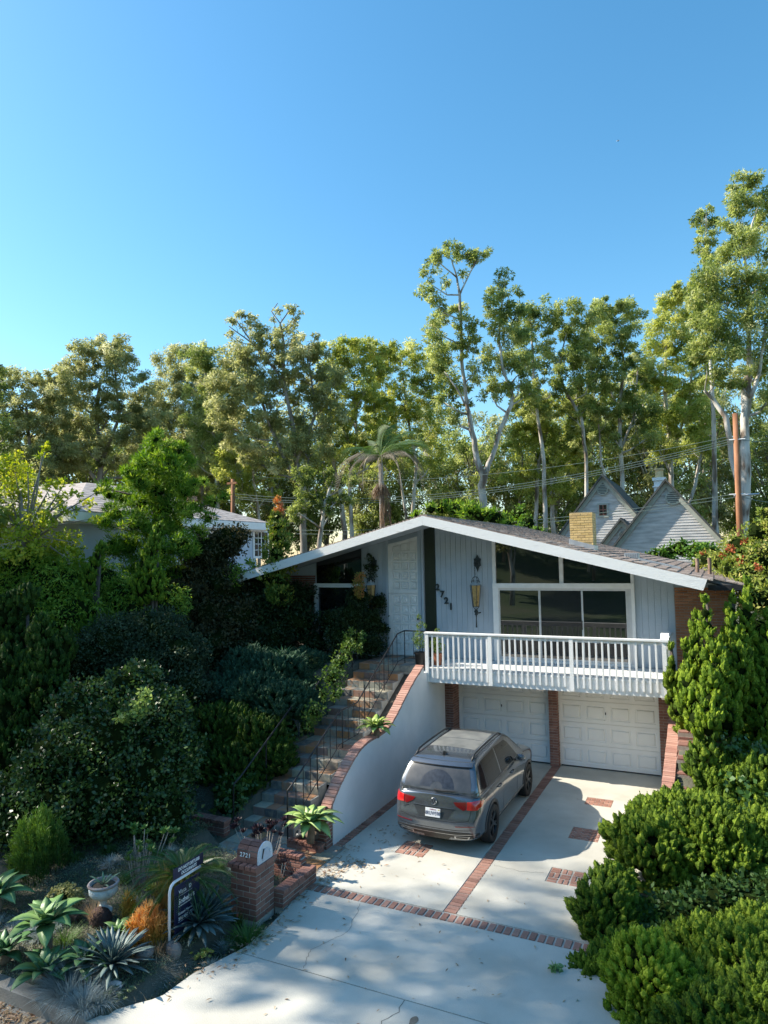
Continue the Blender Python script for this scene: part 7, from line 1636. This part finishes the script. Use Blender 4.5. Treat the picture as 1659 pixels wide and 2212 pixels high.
eucalyptus('broad many-branched eucalyptus left of the palm with bare twigs above its crown', 46,
  [[(655, 1170, 18), (655, 1050, 16), (640, 1000, 14), (630, 900, 10), (612, 820, 8), (612, 740, 6), (606, 700, 4), (625, 670, 2)], [(655, 1060, 12), (610, 980, 10), (575, 900, 8), (550, 820, 5)], [(612, 820, 6), (560, 760, 5), (530, 720, 4), (510, 690, 2)], [(640, 1000, 10), (680, 900, 7), (670, 800, 4)], [(606, 700, 3), (585, 670, 3), (600, 655, 2)], [(550, 745, 4), (515, 720, 3), (495, 705, 2)]],
  [(520, 680, 12), (500, 695, 11), (535, 700, 12), (545, 680, 10), (495, 720, 9), (555, 700, 10), (575, 715, 10), (600, 672, 8), (625, 665, 11), (640, 672, 10), (640, 690, 7), (590, 690, 6)]+fill(460, 730, 715, 1010, 25, 84, 8, ell), mat=euc_o, bark=bark_grey, seed=8, dens=.36)
eucalyptus('olive eucalyptus with a rounded crown above the neighbour roof', 54,
  [[(215, 1100, 16), (222, 1000, 13), (205, 900, 9), (220, 820, 6)], [(222, 1000, 10), (260, 900, 7), (250, 800, 4)], [(215, 1050, 9), (160, 960, 7), (120, 900, 4)]],
  fill(100, 340, 745, 1010, 28, 76, 9, dome)+[(180, 775, 22), (230, 760, 20), (275, 762, 18), (130, 800, 18)], mat=euc_o, bark=bark_grey, seed=9, dens=.38)
eucalyptus('dense olive-brown eucalyptus between the rounded crown and the many-branched tree', 58,
  [[(400, 1110, 12), (405, 1000, 9), (390, 900, 6)], [(440, 1110, 9), (430, 1000, 7), (450, 900, 5)]],
  fill(300, 490, 755, 1060, 29, 66, 10, dome), mat=euc_o, bark=bark_grey, seed=10, dens=.42)
eucalyptus('eucalyptus with a narrow raised tip left of the many-branched tree', 52,
  [[(470, 1120, 10), (465, 980, 8), (450, 850, 6), (438, 760, 3)]], [(435, 748, 13), (445, 765, 16), (428, 775, 14), (470, 760, 12)]+fill(415, 545, 770, 1000, 24, 38, 11), seed=11, dens=.36)
eucalyptus('green eucalyptus at the far left picture edge', 52,
  [[(60, 1100, 12), (65, 980, 9), (60, 880, 6)]], fill(-40, 150, 815, 1040, 27, 60, 12)+[(35, 815, 16), (75, 815, 14), (105, 812, 12)], mat=euc_o, bark=bark_grey, seed=12, dens=.40)
eucalyptus('dark eucalyptus cut by the left picture edge', 46, [[(-10, 1100, 12), (-15, 900, 8), (-5, 810, 4)]], [(-8, 800, 18), (-2, 830, 16), (-20, 860, 26), (0, 920, 28), (-10, 980, 28)], seed=13, tm=.3)
eucalyptus('pale-trunked eucalyptus directly behind the palm', 50,
  [[(760, 1150, 11), (755, 1030, 9), (770, 930, 7), (765, 830, 4)], [(745, 1150, 14), (735, 1060, 12), (720, 1000, 9), (700, 920, 5)]],
  fill(690, 840, 738, 1000, 24, 50, 14)+[(765, 742, 16), (800, 740, 14), (735, 760, 14)], mat=euc_y, seed=14, dens=.38)
eucalyptus('airy eucalyptus between the palm and the tallest central tree', 54,
  [[(890, 1130, 11), (900, 1000, 8), (880, 900, 6), (870, 800, 3)], [(880, 1130, 8), (860, 1010, 6), (850, 900, 4)]],
  fill(805, 950, 755, 1010, 22, 48, 15)+[(885, 755, 14), (850, 770, 12)], mat=euc_y, seed=15, dens=.32)
eucalyptus('leafy lower eucalyptus limb above the roof left of the palm', 42, [[(690, 1170, 12), (700, 1090, 9), (720, 1040, 6)]], fill(640, 760, 1010, 1110, 18, 16, 16), seed=16, dens=.36, tm=.35)
eucalyptus('light green eucalyptus sprouting low beside the short pole', 50, [[(560, 1130, 8), (550, 1060, 6), (545, 1010, 4)]], fill(475, 600, 960, 1080, 20, 18, 17), mat=euc_y, seed=17, dens=.38)

# --- generic trees: background belt, shade trees left of the frame, trees on the hill behind
def generic(seed, h, R_, n, mat, bark, L=.40):
    g = random.Random(seed); ng = np.random.default_rng(seed); tb = MB(); lb = LB(); nodes = []
    P = [Vector((g.uniform(-.3, .3)*i, g.uniform(-.3, .3)*i, h*i/6)) for i in range(6)]; tb.tube(P, [.30-.045*i for i in range(6)], 8)
    cl = []
    for i in range(n):
        a = g.uniform(0, 6.28); z = h*(.30+.70*(i+.5)/n); w = R_*math.sin(math.pi*min(1, .25+.72*(1-(z-h*.3)/(h*.7))))**.6; rr = w*math.sqrt(g.random()); c_ = Vector((rr*math.cos(a), rr*math.sin(a), z)); cl.append(c_)
        q = P[min(5, int(z/h*5.2))]; tb.tube([q*.85, (q+c_)/2, c_], [.09, .06, .02], 5)
        r1 = R_*g.uniform(.24, .40); nl = int(.34*12.6*r1*r1/(L*L*.15)); blob_leaves(lb, ng, c_, r1, max(8, nl//26), 26, L, L*.32, .9, .4, .54, .17, .30, .35)
    return tb.mesh('trunk', bark, True), lb.mesh('crown', mat)
GEN = [generic(41, 19, 4.2, 34, euc, bark_grey), generic(42, 21, 3.8, 34, euc_o, bark_pale), generic(43, 17, 4.6, 34, euc, bark_grey)]
GEN_S = generic(44, 20, 4.6, 11, euc, bark_grey, .34)
def gtree(label, x, y, z, s, rz, k, group, cat='tree', name='eucalyptus_tree'):
    t = thing(name, label, cat, (x, y, z), rz, group); t.scale = (s, s, s); tm_, cm_ = GEN[k % 3] if k < 900 else GEN_S; link('trunk', tm_, t); link('crown', cm_, t); return t
g = random.Random(77)
for i, px_ in enumerate(range(-60, 1740, 52)):
    Z = g.uniform(62, 74); p = at(px_+g.uniform(-18, 18), 1180, Z); top = 800 if px_ < 1200 else 760
    hh = (1150-top-g.uniform(-10, 50))*Z/FPX+2; gtree('eucalyptus in the dim back row of the belt, seen only between nearer trunks', p.x, p.y, 2.6, hh/20, g.uniform(0, 6), i, 'back row of the eucalyptus belt')
# shade trees left of the street front, out of frame
for i, (x, y, s, sz) in enumerate(((-20, 10.6, .8, .56), (-24, 9.8, .6, .62))):
    gtree('broad garden tree left of the planted bank, outside the picture', x, y, 0, s, i*1.3, i, 'shade trees left of the garden').scale = (s, s, sz)
for i, (x, y, s) in enumerate(((-31, 1.6, 1.28), (-40, -3.0, 1.6))):
    gtree('tall distant street tree left of the garden, outside the picture', x, y, 0, s, i*2.1, 901, 'shade trees left of the garden').scale = (s*.95, s*.8, s)
for i in range(58):
    y = -(g.uniform(20, 46) if i < 40 else g.uniform(46, 90)); x = g.uniform(-60, 15); gtree('tree on the hillside behind the viewpoint, seen only as a reflection', x, y, -.2+34*sstep(-16, -95, y)+1, g.uniform(.4, .8), g.uniform(0, 6), i, 'trees on the hillside')
# a tiny aeroplane high in the sky
ap = at(1335, 304, 900); t = thing('aeroplane', 'tiny white aeroplane high in the blue sky at the upper right', 'aeroplane', ap)
link('fuselage', MB().tube([(-2.2, 0, 0), (-1.8, 0, .1), (1.6, 0, .1), (2.2, 0, 0)], [.1, .3, .3, .05], 8).mesh('fuselage', white_paint, True), t); link('wing', MB().add([(.4, -2.2, .1), (-.3, -2.2, .1), (-.4, 0, .1), (.7, 0, .1), (.4, 2.2, .1), (-.3, 2.2, .1)], [(0, 1, 2, 3), (3, 2, 5, 4)]).mesh('wing', white_paint), t)
